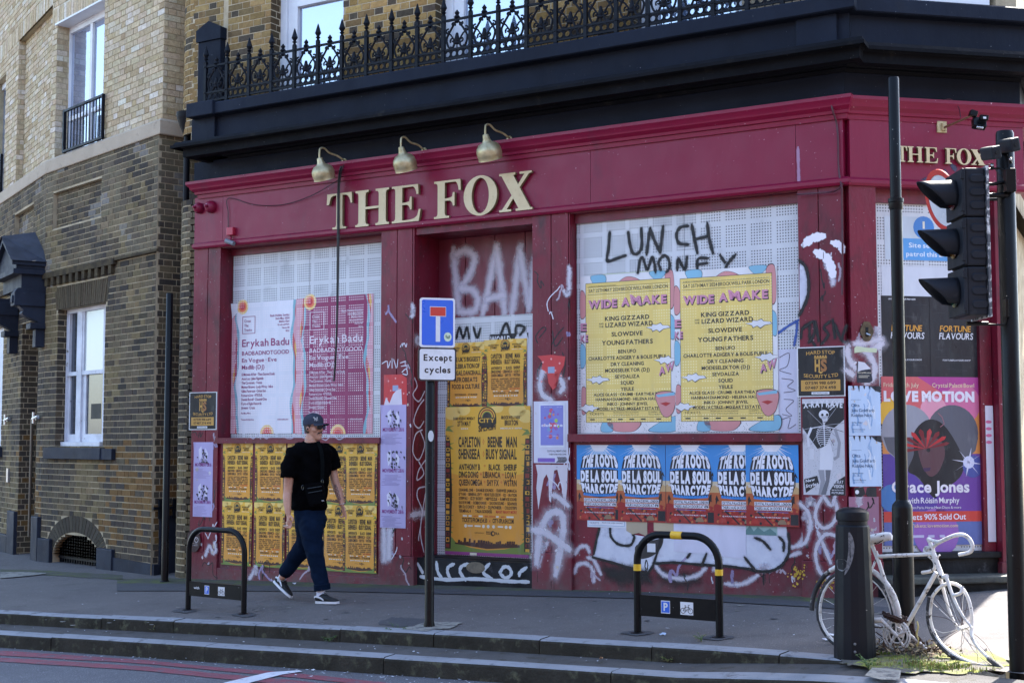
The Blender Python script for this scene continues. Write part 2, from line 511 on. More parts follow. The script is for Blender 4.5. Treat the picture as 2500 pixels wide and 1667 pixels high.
def backing(mb, fr, u0, u1, z0, z1, out, holes=(), depth=0.0, m=0):
 us = sorted(set([u0, u1] + [min(max(h[i], u0), u1) for h in holes for i in (0, 1)]))
 zs = sorted(set([z0, z1] + [min(max(h[i], z0), z1) for h in holes for i in (2, 3)]))
 for i in range(len(us)-1):
  for j in range(len(zs)-1):
   cu, cz = (us[i]+us[i+1])/2, (zs[j]+zs[j+1])/2
   if any(h[0] < cu < h[1] and h[2] < cz < h[3] for h in holes): continue
   mb.quad(fr, us[i], us[i+1], zs[j], zs[j+1], out, m)
 if depth:
  for a, b, c, d in holes:
   P = fr.P
   for q in (((a,c),(a,d)), ((b,d),(b,c)), ((a,d),(b,d)), ((b,c),(a,c))):
    (x0, y0), (x1, y1) = q
    mb.add([P(x0,y0,out), P(x1,y1,out), P(x1,y1,out-depth), P(x0,y0,out-depth)], [(0,1,2,3)], m)
def sweep(mb, prof, path_fn, m=0, close_ends=True):      # prof: [(out,z)], path_fn(out)->list of xy
 cols = [path_fn(o) for o, z in prof]
 n = len(cols[0]); vs = []
 for (o, z), pts in zip(prof, cols): vs += [(x, y, z) for x, y in pts]
 fs = [(i*n+k, i*n+k+1, (i+1)*n+k+1, (i+1)*n+k) for i in range(len(prof)-1) for k in range(n-1)]
 mb.add(vs, fs, m)
 if close_ends:
  for k in (0, n-1):
   idx = [i*n+k for i in range(len(prof))]
   mb.add([vs[i] for i in idx], [tuple(range(len(idx)))], m)
# ---------------------------------------------------------------- the ground
rng = random.Random(7)
M_PAVE = mat('asphalt_pavement', sr(108, 103, 102), 0.85, sr(94, 90, 90), 1.3, bump=0.9, bscale=130, dirt=sr(80, 76, 74), dscale=2.2, dlo=0.56, dhi=0.72, spots=sr(152, 148, 144), sscale=85, slo=0.66, shi=0.72, fine=0.42, spec=0.3)
M_PATCH = mat('asphalt_patch', sr(72, 72, 76), 0.85, sr(80, 80, 84), 2.0, bump=0.8, bscale=120, fine=0.3, spots=sr(110, 112, 112), sscale=120, slo=0.68, shi=0.71, spec=0.3)
M_MOSSY = mat('mossy_asphalt', sr(86, 84, 80), 0.9, sr(80, 86, 62), 3.0, bump=0.9, bscale=110, dirt=sr(88, 98, 52), dscale=5, dlo=0.5, dhi=0.7, fine=0.3, spec=0.2)
M_MOSS2 = mat('moss_ground', sr(108, 103, 100), 0.95, sr(96, 92, 84), 3, bump=1.0, bscale=90, dirt=sr(112, 116, 56), dscale=4, dlo=0.46, dhi=0.60, fine=0.4, spots=sr(140, 150, 60), sscale=40, slo=.60, shi=.68, spec=0.15)
M_TREAD = mat('asphalt_tread', sr(92, 89, 88), 0.9, sr(74, 72, 70), 2.5, bump=0.9, bscale=110, dirt=sr(60, 56, 48), dscale=7, dlo=0.55, dhi=0.7, fine=0.35, spec=0.2)
M_ROAD = mat('asphalt_road', sr(102, 101, 106), 0.8, sr(88, 88, 94), 1.5, bump=1.0, bscale=100, spots=sr(150, 152, 160), sscale=110, slo=0.62, shi=0.68, fine=0.45, spec=0.35)
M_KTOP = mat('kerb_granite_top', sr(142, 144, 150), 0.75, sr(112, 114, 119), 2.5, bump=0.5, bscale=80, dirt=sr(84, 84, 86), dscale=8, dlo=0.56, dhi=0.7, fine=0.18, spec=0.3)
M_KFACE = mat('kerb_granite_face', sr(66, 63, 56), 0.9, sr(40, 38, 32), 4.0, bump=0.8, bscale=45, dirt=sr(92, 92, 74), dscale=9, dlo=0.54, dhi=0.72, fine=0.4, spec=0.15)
M_RED = mat('red_line_paint', sr(140, 74, 84), 0.75, sr(122, 66, 76), 2.0, bump=0.8, bscale=100, dirt=sr(98, 84, 92), dscale=12, dlo=0.5, dhi=0.66, fine=0.3, spec=0.3)
M_WHITEL = mat('white_line_paint', sr(205, 205, 212), 0.7, sr(178, 178, 186), 3.0, bump=0.8, bscale=100, dirt=sr(120, 120, 128), dscale=14, dlo=0.58, dhi=0.7, fine=0.15, spec=0.3)
M_CONC = mat('concrete_patch', sr(150, 146, 138), 0.9, sr(120, 117, 110), 6.0, bump=0.8, bscale=50, fine=0.25, dirt=sr(94, 92, 90), dscale=10, dlo=0.5, dhi=0.6, spec=0.2)
K1 = [(-14, 19.3), (-9, 16.15), (-4.944, 13.604), (-1.332, 11.463), (1.147, 9.877), (2.084, 9.176), (2.7, 8.6), (3.4, 7.75), (4.1, 6.4), (4.5, 4.5)]
K2 = [(-14, 18.75), (-9, 15.6), (-4.695, 12.933), (-1.258, 10.845), (1.097, 9.40), (1.86, 8.80), (2.45, 8.2), (3.05, 7.4), (3.65, 6.1), (4.0, 4.4)]
def dens(poly, step=0.15):
 P = cat_rom([(x, y, 0) for x, y in poly], 40); out = [P[0]]; acc = 0
 for a, b in zip(P, P[1:]):
  acc += (b - a).length
  if acc >= step: out.append(b); acc = 0
 out.append(P[-1]); return out
def offs(P, d):                                # move a line backwards (towards the building) by d
 o = []
 for i, p in enumerate(P):
  t = P[min(i+1, len(P)-1)] - P[max(i-1, 0)]; t.normalize()
  o.append(p + Vector((-t.y, t.x, 0)) * d)
 return o
def resample(P, n):
 L = [0]
 for a, b in zip(P, P[1:]): L.append(L[-1] + (b - a).length)
 out = []; j = 0
 for k in range(n):
  s = L[-1] * k / (n - 1)
  while j < len(P) - 2 and L[j+1] < s: j += 1
  f = (s - L[j]) / max(1e-9, L[j+1] - L[j]); out.append(P[j].lerp(P[j+1], min(1, f)))
 return out
def ramp(X): return -0.10 + 0.075 * max(0, min(1, (X - 1.2) / 0.9)) + 0.025 * max(0, min(1, (X - 2.1) / 0.5))
def strip(mb, A_, B_, fa, fb, nsub=1, m=0, wob=0.0):
 n = len(A_); rows = []
 for k in range(nsub + 1):
  t = k / nsub
  rows.append([(a.x+(b.x-a.x)*t, a.y+(b.y-a.y)*t, (fa(a.lerp(b, t)) if fa is fb else fa(a)*(1-t)+fb(b)*t) + wob*(noise.noise((a.x*1.3, a.y*1.3, t*3))) * (1 if 0 < k < nsub else 0)) for a, b in zip(A_, B_)])
 vs = [v for r_ in rows for v in r_]
 mb.add(vs, [(k*n+i, k*n+i+1, (k+1)*n+i+1, (k+1)*n+i) for k in range(nsub) for i in range(n-1)], m)
N1 = 160
k1 = resample(dens(K1), N1); k2 = resample(dens(K2), N1)
k1b = offs(k1, 0.15); k2b = offs(k2, 0.15)
far = [p + Vector((0.55, 0.85, 0)) * 14 for p in k1b]
g0 = lambda p: gz(p.x, p.y)
mb = MB(); strip(mb, k1b, far, g0, g0, 30)
tag(mb.build('pavement', M_PAVE, loc=(0, 0, 0)), 'grey asphalt pavement in front of the boarded up pub', kind='structure')
mb = MB(); gl_ = lambda p: gz(p.x, p.y) + ramp(p.x) - 0.004; strip(mb, k2b, k1, gl_, gl_, 4, wob=0.006)
tag(mb.build('lower_pavement_step', M_TREAD, loc=(0, 0, 0)), 'narrow asphalt ledge between the two kerbs', kind='structure')
roadz = lambda p: gz(p.x, p.y) - 0.225
mb = MB(); near = [Vector((p.x * 2.0 - 3, -60, 0)) for p in k2]
mid = [p + Vector((-0.5, -0.85, 0)) * 3.2 for p in k2]
strip(mb, mid, k2, roadz, roadz, 16)
strip(mb, near, mid, lambda p: gz(p.x, 3) - 0.26, roadz, 14)
tag(mb.build('road', M_ROAD, loc=(0, 0, 0)), 'asphalt road with double red lines', kind='structure')
mb = MB(); mb.add([(-400,-400,-1.5),(400,-400,-1.5),(400,400,-1.5),(-400,400,-1.5)], [(0,1,2,3)])
tag(mb.build('ground', M_PAVE, loc=(0, 0, -1.5)), kind='structure')
def kerb(name, P, zf, depth, x_end, lab, seed, step=0.92):
 root = empty(name, (0, 0, 0)); root['kind'] = 'structure'; root['label'] = lab
 rg = random.Random(seed)
 L = [0]
 for a, b in zip(P, P[1:]): L.append(L[-1] + (b - a).length)
 def at(s):
  j = 0
  while j < len(P) - 2 and L[j+1] < s: j += 1
  f = (s - L[j]) / (L[j+1] - L[j]); p = P[j].lerp(P[j+1], f); t = (P[j+1] - P[j]).normalized()
  return p, Vector((-t.y, t.x, 0))
 s = 0.2
 while s < L[-1] - 1:
  l = step * rg.uniform(0.94, 1.06); e = s + l - 0.008; dz = rg.uniform(-0.003, 0.003); dx = rg.uniform(-0.004, 0.004)
  if at(s)[0].x > x_end: break
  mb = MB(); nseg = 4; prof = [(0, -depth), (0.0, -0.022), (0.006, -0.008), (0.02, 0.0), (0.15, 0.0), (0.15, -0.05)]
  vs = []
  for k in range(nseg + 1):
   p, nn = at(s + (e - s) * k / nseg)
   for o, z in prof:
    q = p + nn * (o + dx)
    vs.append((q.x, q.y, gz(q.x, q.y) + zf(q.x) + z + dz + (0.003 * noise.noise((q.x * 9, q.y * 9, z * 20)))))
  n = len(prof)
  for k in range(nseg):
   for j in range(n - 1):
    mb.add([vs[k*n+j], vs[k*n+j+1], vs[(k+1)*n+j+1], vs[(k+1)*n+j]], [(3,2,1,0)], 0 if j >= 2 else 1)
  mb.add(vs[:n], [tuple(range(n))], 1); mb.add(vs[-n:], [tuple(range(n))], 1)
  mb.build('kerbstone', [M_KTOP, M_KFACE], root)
  s += l
 return root
kerb('upper_kerb', k1, lambda x: 0.002, 0.16, 2.0, 'upper granite kerb along the pavement edge', 3)
kerb('lower_kerb', k2, lambda x: ramp(x) + 0.002, 0.22, 9, 'lower granite kerb along the road', 5, 1.9)
def gpoly(pts, dz, lift=0.004, sub=24):            # polygon of pixels on the pavement plane, as a strip between two pixel lines
 top, bot = pts
 A_ = resample([gpt(x, y, dz) for x, y in top], sub); B_ = resample([gpt(x, y, dz) for x, y in bot], sub)
 mb = MB(); f = lambda p: gz(p.x, p.y) + dz + lift
 strip(mb, B_, A_, f, f, 3); return mb
def uneven(pts, a, seed):
 rg = random.Random(seed); P = []
 for (x0, y0), (x1, y1) in zip(pts, pts[1:]):
  for k in range(8): P.append((x0+(x1-x0)*k/8 + rg.uniform(-a, a), y0+(y1-y0)*k/8 + rg.uniform(-a, a) * 0.5))
 return P + [pts[-1]]
def patch(name, top, bot, m, lab, dz=0.0, lift=0.004, jag=0.0, seed=1, sub=60):
 if jag: top = uneven(top, jag, seed); bot = uneven(bot, jag, seed + 1)
 o = gpoly((top, bot), dz, lift, sub).build(name, m, loc=(0, 0, 0)); tag(o, lab, kind='structure'); return o
patch('pavement_edge_strip', [(285,1412),(465,1412),(780,1419),(1310,1428),(2000,1449),(2060,1452)], [(285,1425),(465,1426),(800,1434),(1650,1450),(1850,1462),(2040,1474)], M_MOSSY, 'mossy asphalt strip along the foot of the pub wall', jag=2, seed=5)
patch('asphalt_repair_strip', [(285,1425),(465,1426),(800,1434),(1650,1450),(1850,1462),(2040,1474),(2200,1486)], [(285,1443),(465,1443),(800,1444),(1650,1464),(2010,1484),(2160,1500)], M_PATCH, 'dark smooth asphalt repair strip along the pub front', lift=0.008)
patch('mossy_gutter', [(0,1389),(130,1394),(300,1404)], [(0,1400),(130,1405),(300,1416)], M_MOSSY, 'mossy strip at the foot of the brick building', jag=2, seed=9)
patch('stone_threshold', [(0,1398),(60,1398),(112,1400)], [(0,1413),(60,1408),(112,1402)], M_CONC, 'pale stone slab at the doorstep of the brick building', lift=0.012)
patch('concrete_footing_patch', [(985,1535),(1048,1519),(1128,1521)], [(985,1536),(1035,1542),(1100,1534),(1128,1522)], M_CONC, 'pale concrete patch round the sign post foot', jag=2.5, seed=4, lift=0.008)
patch('asphalt_stain', [(925,1518),(960,1507),(1040,1510)], [(925,1524),(960,1529),(1040,1530)], M_PATCH, 'dark stain on the pavement beside the sign post', jag=3, seed=8)
patch('moss_patch', [(2050,1612),(2110,1592),(2200,1572),(2300,1574),(2400,1590),(2466,1612)], [(2052,1618),(2120,1632),(2220,1641),(2330,1643),(2420,1636),(2468,1626)], M_MOSS2, 'yellow green moss on the pavement under the white bicycle', lift=0.004, jag=9, seed=2)
for q, (x, y, wd) in enumerate(((450,1490,30),(595,1500,30),(1555,1545,42),(1750,1556,42))):
 patch('asphalt_patch', [(x-wd,y),(x,y-6),(x+wd,y-2)], [(x-wd,y+2),(x,y+8),(x+wd,y+2)], M_PATCH, 'small dark repair in the pavement round a stand foot', jag=2, seed=20+q, sub=30, lift=0.006)
rgp = random.Random(41); mbg = MB()
for k in range(70):
 c = gpt(rgp.uniform(20, 2000), rgp.uniform(1455, 1530)); c.z = gz(c.x, c.y) + .005; r_ = rgp.uniform(.010, .03); mbg.add([(c.x + r_*math.cos(t)*rgp.uniform(.7, 1.2), c.y + r_*math.sin(t)*rgp.uniform(.7, 1.2), c.z) for t in range(6)], [tuple(range(6))], 0 if rgp.random() < .6 else 1)
tag(mbg.build('pavement_stains', [M_CONC, M_PATCH], loc=(0, 0, 0)), 'pale and dark gum spots trodden into the pavement', 'stain', kind='stuff')
# road markings
def rmark(top, bot, m, lab, seed):
 o = gpoly((uneven(top, 1.0, seed), uneven(bot, 1.0, seed+1)), -0.225, 0.005, 80).build('road_marking', m, loc=(0,0,0)); tag(o, lab, kind='structure')
rmark([(-40,1584),(0,1588),(361,1612),(500,1626),(737,1645),(900,1662),(1100,1684)], [(-40,1596),(0,1600),(361,1621),(500,1634),(737,1656),(900,1673),(1100,1696)], M_RED, 'upper one of the two red lines on the road', 1)
rmark([(-40,1602),(0,1605),(361,1627),(500,1641),(737,1663),(900,1680),(1100,1702)], [(-40,1612),(0,1615),(361,1638),(500,1653),(737,1676),(900,1694),(1100,1716)], M_RED, 'lower one of the two red lines on the road', 3)
o = gpoly(([(470,1696),(549,1668),(655,1643),(730,1638)], [(540,1700),(612,1668),(690,1648),(738,1641)]), -0.225, 0.010, 30).build('road_marking', M_WHITEL, loc=(0,0,0)); tag(o, 'white painted line crossing the red lines at the road edge', kind='structure')
patch('tactile_slab', [(2115,1650),(2130,1635),(2170,1637),(2200,1642)], [(2112,1654),(2150,1664),(2196,1666)], M_CONC, 'pale ribbed slab set into the mossy pavement', lift=0.016)
# ---------------------------------------------------------------- the brick building on the left
M_MORT_N = mat('mortar_pale', sr(166, 152, 124), 0.95, sr(142, 130, 106), 5, bump=0.5, bscale=60, spec=0.1)
M_MORT_D = mat('mortar_grimy', sr(182, 167, 140), 0.95, sr(146, 133, 111), 3, bump=0.5, bscale=60, dirt=sr(172, 158, 132), dscale=2, spec=0.1)
M_STONE = mat('pale_stone', sr(176, 160, 140), 0.85, sr(158, 144, 126), 2.5, bump=0.4, bscale=40, dirt=sr(120, 110, 98), dscale=7, dlo=0.6, dhi=0.75, fine=0.1, spec=0.25)
M_WFRAME = mat('white_window_paint', sr(222, 224, 228), 0.45, sr(205, 207, 212), 3, bump=0.15, bscale=25, spec=0.4)
M_WOLD = mat('worn_white_paint', sr(212, 214, 222), 0.6, sr(186, 188, 196), 4, bump=0.4, bscale=40, dirt=sr(110, 104, 96), dscale=14, dlo=0.64, dhi=0.7, spec=0.3)
M_BLUEP = mat('blue_grey_paint', sr(44, 50, 63), 0.6, sr(33, 37, 48), 3, bump=0.4, bscale=35, dirt=sr(64, 68, 76), dscale=9, dlo=0.62, dhi=0.76, spec=0.12)
M_DARKP = mat('near_black_paint', sr(11, 12, 16), 0.4, sr(16, 17, 21), 3, bump=0.2, bscale=30, spec=0.5)
M_IRON = mat('black_iron', sr(15, 18, 25), 0.45, sr(22, 25, 32), 8, bump=0.3, bscale=60, spec=0.12)
M_VOID = mat('dark_interior', sr(16, 17, 20), 0.9, sr(10, 11, 13), 2)
M_STEEL = mat('brushed_steel', sr(190, 194, 200), 0.3, sr(170, 174, 180), 20, metal=0.8)
M_LEAD = mat('lead_sheet', sr(48, 53, 66), 0.7, sr(38, 42, 52), 5, bump=0.4, bscale=20, spec=0.4)
G_SKY = glow_free_glass('window_glass_sky', sr(96, 112, 146), 0.42)
G_DARK = glow_free_glass('window_glass_dark', sr(52, 58, 68), 0.10)
G_BLIND = glow_free_glass('window_glass_blind', sr(176, 184, 186), 0.10)
L1c = gpt(376, 1403)
L1 = Frame(L1c.x, L1c.y, .663, -.749)
UB = L1.pu(113, 700)                            # the bend
_b = L1.P(UB, 0)
L0 = Frame(_b[0], _b[1], .53, -.848)
LR = Frame(L1c.x, L1c.y, .75, .66)
bb = empty('brick_building', (L1c.x, L1c.y, 0), 'brick building left of the pub, pale new bricks above and grimy old bricks below', 'building')
ZB0, ZB1 = 5.085, 5.275
rng = random.Random(11)
def nz(u, z, s, o=0): return noise.noise((u * s + o, z * s, o * 3.1))
def jit(c, r, a=0.12):
 k = 1 + r.uniform(-a, a); return tuple(max(0.004, x * k * (1 + r.uniform(-0.03, 0.03))) for x in c)
def pal_new(u, z, r):
 t = r.random()
 c = sr(200, 182, 152) if t < .45 else sr(190, 171, 138) if t < .7 else sr(208, 194, 170) if t < .9 else sr(176, 156, 122) if t < .96 else sr(218, 208, 192)
 return jit(c, r, .1)
def pal_old(u, z, r):
 t = r.random(); n = nz(u, z, .8, 3) + nz(u, z, 2.3, 7) * .5
 if n > 0.16: c = sr(124, 109, 80) if t < .5 else sr(110, 97, 72) if t < .85 else sr(82, 73, 59)
 elif n > -0.12: c = sr(104, 93, 74) if t < .5 else sr(92, 82, 66) if t < .85 else sr(64, 59, 54)
 else: c = sr(84, 76, 65) if t < .5 else sr(72, 66, 60) if t < .85 else sr(96, 86, 69)
 if z > 3.7 and nz(u, z, 1.4, 12) > 0.02: c = tuple(a * .5 + b * .5 for a, b in zip(c, sr(122, 112, 92)))
 w_ = r.random()
 if nz(u, z, 1.7, 20) > 0.30 and z > 3.5 and w_ < .6: c = tuple(a * .55 + b * .45 for a, b in zip(c, sr(150, 148, 146)))
 if 0.2 < z < 1.6 and u > -1.5 and w_ < (.34 + nz(u, z, 1.1, 5)) * min(1, (1.6 - z) * 1.6): c = tuple(a * .45 + b * .55 for a, b in zip(c, sr(136, 98, 42)))
 return jit(c, r, .11)
BR = []
# ---- openings (u0,u1,z0,z1) in L1
q0 = L1.px(141, 53); q1 = L1.px(257, -10)
W_UP = (q0[0], q1[0], ZB1, 7.12)
PN = (L1.pu(134, 520), L1.pu(252, 520), L1.pz(190, 545), L1.pz(134, 470) - .02)        # shallow blind panel
WLz1 = L1.pz(250, 738); WLz0 = L1.pz(250, 1091)
W_LO = (L1.pu(139, 900), L1.pu(255, 900), WLz0, WLz1)
ca = (L1.pu(128, 1360) + L1.pu(243, 1360)) / 2; ra = (L1.pu(243, 1360) - L1.pu(128, 1360)) / 2
za = L1.pz(185, 1299); zsp = za - 0.30
def arch(z):
 if z > za or z < -0.22: return []
 if z < zsp: return [(ca - ra, ca + ra)]
 h = math.sqrt(max(0, 1 - ((z - zsp) / (za - zsp)) ** 2)); return [(ca - ra * h, ca + ra * h)]
ZS = 3.70
brick_field(BR, L1, UB, 0, ZB1, 8.3, 0.0, pal_new, rng, [W_UP])
ARCH_B = (W_LO[0] - .06, W_LO[1] + .04, WLz1, WLz1 + .30)
AR2 = [ca - ra - .12, ca + ra + .12, -0.3, za + .24]
def arch2(z):
 R2 = ra + .26
 if z < zsp: return arch(z)
 if z > za + .22: return []
 h = math.sqrt(max(0, 1 - ((z - zsp) / (za + .22 - zsp)) ** 2)); return [(ca - R2 * h, ca + R2 * h)]
brick_field(BR, L1, UB, 0, -0.3, ZS, 0.0, pal_old, rng, [W_LO, ARCH_B], arch2)
brick_field(BR, L1, UB, 0, ZS, ZB0, 0.03, pal_old, rng, [PN])
brick_field(BR, L1, PN[0], PN[1], PN[2], PN[3], -0.03, pal_old, rng)
# L0
q = L0.px(47, 100)
RC = (q[0], -0.02, ZB1 + .0, q[1])
W0 = (-3.6, L0.pu(12, 300), ZB1, L0.pz(10, 185))
brick_field(BR, L0, -4.2, 0, ZB1, 8.9, 0.0, pal_new, rng, [RC, W0])
brick_field(BR, L0, RC[0], RC[1], ZB1, RC[3], -0.10, pal_new, rng)
DU = (L0.pu(47, 1100), L0.pu(88, 1100)); DZ1 = L0.pz(67, 770) - .1
W00 = (-3.8, L0.pu(7, 900), WLz0, WLz1)
PN0 = (L0.pu(40, 550), L0.pu(87, 550), L0.pz(60, 590), L0.pz(60, 515))
brick_field(BR, L0, -4.2, 0, -0.5, ZS, 0.0, pal_old, rng, [(DU[0], DU[1], -1, DZ1), W00])
brick_field(BR, L0, -4.2, 0, ZS, ZB0, 0.03, pal_old, rng, [PN0])
brick_field(BR, L0, PN0[0], PN0[1], PN0[2], PN0[3], -0.04, pal_old, rng)
# return face
brick_field(BR, LR, 0, 1.6, ZB1, 8.3, 0.0, pal_new, rng)
brick_field(BR, LR, -.02, 1.6, -0.2, ZB0, 0.0, pal_old, rng)
# reveals
brick_field(BR, L1.jamb(W_UP[0]), 0, .20, ZB1, 7.12, 0.0, pal_new, rng, off=.1)
brick_field(BR, L1.jamb(W_LO[0]), 0, .16, WLz0, WLz1, 0.0, pal_old, rng, off=.1)
brick_field(BR, L0.jamb(DU[0]), 0, .55, -0.4, DZ1, 0.0, pal_old, rng, off=.05)
brick_field(BR, L0.jamb(RC[0]), 0, .10, ZB1, RC[3], 0.0, pal_new, rng, off=.05)
# soldier courses and gauged arches
def soldiers(fr, u0, u1, z0, z1, out, pal, lean=0.0, w=.065, tint=None):
 n = max(1, round((u1 - u0) / (w + .008))); s = (u1 - u0) / n; mb = MB()
 for k in range(n):
  a = u0 + k * s; t = (k + .5) / n - .5; d = lean * t
  c = tint(rng) if tint else pal(a, z0, rng)
  P = fr.P; o = out + rng.uniform(-.002, .003)
  vs = [P(a+.004, z0, o), P(a+s-.004, z0, o), P(a+s-.004+d, z1, o), P(a+.004+d, z1, o)]
  vs += [P(a+.004, z0, o-.03), P(a+s-.004, z0, o-.03), P(a+s-.004+d, z1, o-.03), P(a+.004+d, z1, o-.03)]
  mb.add(vs, [(0,1,2,3),(1,5,6,2),(4,0,3,7),(3,2,6,7),(4,5,1,0)], tint=c)
 o = mb.build('soldier_course', BM_ALL, bb); o['kind'] = 'stuff'
soldiers(L1, ARCH_B[0], ARCH_B[1], ARCH_B[2], ARCH_B[3], .004, pal_old, lean=.16, w=.05, tint=lambda r: jit(sr(84, 74, 58), r, .2))
soldiers(L1, UB, W_UP[1] + .1, 7.12, 7.34, .006, pal_new)
soldiers(L0, -4.0, -.01, RC[3], RC[3] + .22, .006, pal_new)
mb = MB(); nA = 26                                # splayed bricks round the basement arch
for k in range(nA):
 t0 = math.pi * (k + .06) / nA; t1 = math.pi * (k + .94) / nA
 pts = [(ca - ra * math.cos(t0), zsp + (za - zsp) * math.sin(t0)), (ca - (ra + .22) * math.cos(t0), zsp + (za + .21 - zsp) * math.sin(t0)),
           (ca - (ra + .22) * math.cos(t1), zsp + (za + .21 - zsp) * math.sin(t1)), (ca - ra * math.cos(t1), zsp + (za - zsp) * math.sin(t1))]
 c = jit(sr(74, 68, 58), rng, .2); P = L1.P
 mb.add([P(u, z, .003) for u, z in pts] + [P(u, z, -.05) for u, z in pts], [(0,3,2,1),(0,1,5,4),(1,2,6,5),(2,3,7,6),(3,0,4,7)], tint=c)
o = mb.build('arch_bricks', BM_ALL, bb); o['kind'] = 'stuff'
build_bricks(BR, bb, 300)
# mortar / backing
mb = MB()
backing(mb, L1, UB, 0, ZB1, 10.5, -.003, [W_UP], .3, 0)
backing(mb, L0, -9, 0, ZB1, 10.5, -.003, [RC, W0], .14, 0)
mb.quad(L0, RC[0], RC[1], ZB1, RC[3], -.103, 0)
backing(mb, LR, 0, 3, ZB1, 10.5, -.003, [], 0, 0)
backing(mb, L1, UB, 0, ZS, ZB0, .028, [PN], .08, 1)
backing(mb, L1, UB, 0, -.9, ZS, -.002, [W_LO, (ca-ra, ca+ra, -.9, zsp)] + [(ca - ra*math.sqrt(1-(k/8)**2), ca + ra*math.sqrt(1-(k/8)**2), zsp + (za-zsp)*(k-1)/8, zsp + (za-zsp)*k/8) for k in range(1, 8)], .3, 1)
mb.quad(L1, PN[0], PN[1], PN[2], PN[3], -.033, 1)
backing(mb, L0, -9, 0, ZS, ZB0, .028, [PN0], .09, 1); mb.quad(L0, PN0[0], PN0[1], PN0[2], PN0[3], -.043, 1)
backing(mb, L0, -9, 0, -.9, ZS, -.002, [(DU[0], DU[1], -.9, DZ1), W00], .7, 1)
backing(mb, LR, -.045, 3, -.5, ZB0, -.002, [], 0, 1)
mb.build('wall', [M_MORT_N, M_MORT_D], bb)
mb = MB()                                          # dark room boxes behind the openings
mb.quad(L1, W_UP[0]-.3, W_UP[1]+.3, 5, 7.5, -.6, 0); mb.quad(L1, W_LO[0]-.3, W_LO[1]+.3, 1, 3.6, -.5, 0); mb.quad(L1, ca-ra-.2, ca+ra+.2, -.6, za+.2, -.45, 0)
mb.quad(L0, -4.5, W0[1]+.3, 5, 8, -.6, 0); mb.quad(L0, DU[0]-.3, DU[1]+.3, -.6, DZ1+.2, -.9, 0)
for zt in (10.5,): mb.add([L0.P(-9, zt, 0), L1.P(UB, zt, 0), L1.P(0, zt, 0), LR.P(3, zt, 0), L0.P(-9, zt, -6)], [(0,1,2,3,4)], 0)
mb.build('interior', M_VOID, bb)
# stone band
def band_path(d):
 a = L0.P(-9, 0, d); c = L1.P(UB, 0, d); e = L1.P(0, 0, d); e2 = (e[0] + d*.2, e[1]); g = LR.P(3, 0, d)
 k = Vector((e[0], e[1], 0)) + Vector((L1.u[0], L1.u[1], 0)) * d * .9
 return [(a[0], a[1]), (c[0], c[1]), (k.x, k.y), (g[0], g[1])]
mb = MB(); sweep(mb, [(-.02, ZB0), (.05, ZB0), (.055, ZB0+.01), (.055, ZB1-.03), (.03, ZB1), (-.02, ZB1)], band_path)
mb.build('stone_band', M_STONE, bb)
mb = MB()                                           # string course with its dentils
mb.fbox(L1, UB, L1.pu(286, 648), ZS-.045, ZS+.03, -.01, .055); mb.fbox(L0, -3.9, 0, ZS-.045, ZS+.03, -.01, .055)
mb.fbox(L1, L1.pu(286, 648), 0, ZS, ZS+.03, -.01, .045)
mb.build('string_course', mat('old_brick_course', sr(84, 74, 56), .95, sr(58, 52, 44), 8, bump=.6, bscale=50, spec=.1), bb)
u = UB + .06
while u < L1.pu(282, 650):
 mb = MB(); mb.fbox(L1, u, u + .085, ZS - .15, ZS - .046, -.02, .05); mb.build('dentil', mat('old_brick_course', (0,0,0)), bb); u += .19
# upper window with Juliet balcony
wn = MB(); o = -.17; u0, u1 = L1.pu(163, 200, o), W_UP[1]
z0, z1 = ZB1, 7.10
for a, b, c, d in ((u0, u0+.07, z0, z1), (u1-.07, u1, z0, z1), (u0+.07, u1-.07, z1-.09, z1), (u0+.07, u1-.07, z0, z0+.08)):
 wn.fbox(L1, a, b, c, d, o-.06, o)
um = L1.pu(221, 150, o)
wn.fbox(L1, um-.035, um+.035, z0+.08, z1-.09, o-.06, o-.002)
wn.fbox(L1, u0+.07, um-.035, 5.80, 5.86, o-.05, o-.006); wn.fbox(L1, um+.035, u1-.07, 5.80, 5.86, o-.05, o-.006)
wf = wn.build('window', M_WFRAME, bb, bevel=.004)
g = MB(); g.quad(L1, u0+.06, u1-.06, z0+.05, z1-.08, o-.035); g.build('pane', G_SKY, wf)
g = MB(); g.fbox(L1, u0+.25, um+.1, z1-.03, z1-.012, o, o+.012); g.build('vent', M_WFRAME, wf)
mb = MB(); mb.fbox(L1, W_UP[0]-.02, W_UP[1], 7.095, 7.118, -.2, .03); mb.build('lintel_soffit', M_WFRAME, bb)
jb = empty('balcony_guard', (0,0,0)); jb.parent = bb; jb.location = (0,0,0)
def juliet(fr, ua, ub, za_, zb_, out, nb):
 mb = MB()
 mb.fbox(fr, ua, ub, zb_-.014, zb_+.014, out-.02, out+.02); mb.fbox(fr, ua, ub, za_-.014, za_+.014, out-.02, out+.02)
 mb.fbox(fr, ua-.04, ua, za_-.02, zb_+.02, out-.02, out+.02); mb.fbox(fr, ub, ub+.02, za_-.02, zb_+.02, out-.02, out+.02)
 r = mb.build('balcony_rail', M_IRON, bb)
 for k in range(nb):
  x = ua + (ub-ua)*(k+1)/(nb+1); m2 = MB(); m2.fbox(fr, x-.0065, x+.0065, za_+.015, zb_-.015, out-.0065, out+.0065); m2.build('baluster', M_IRON, r)
bpy.data.objects.remove(jb)
juliet(L1, L1.pu(158, 340, .04), L1.pu(250, 300, .04), 5.30, 5.84, .04, 11)
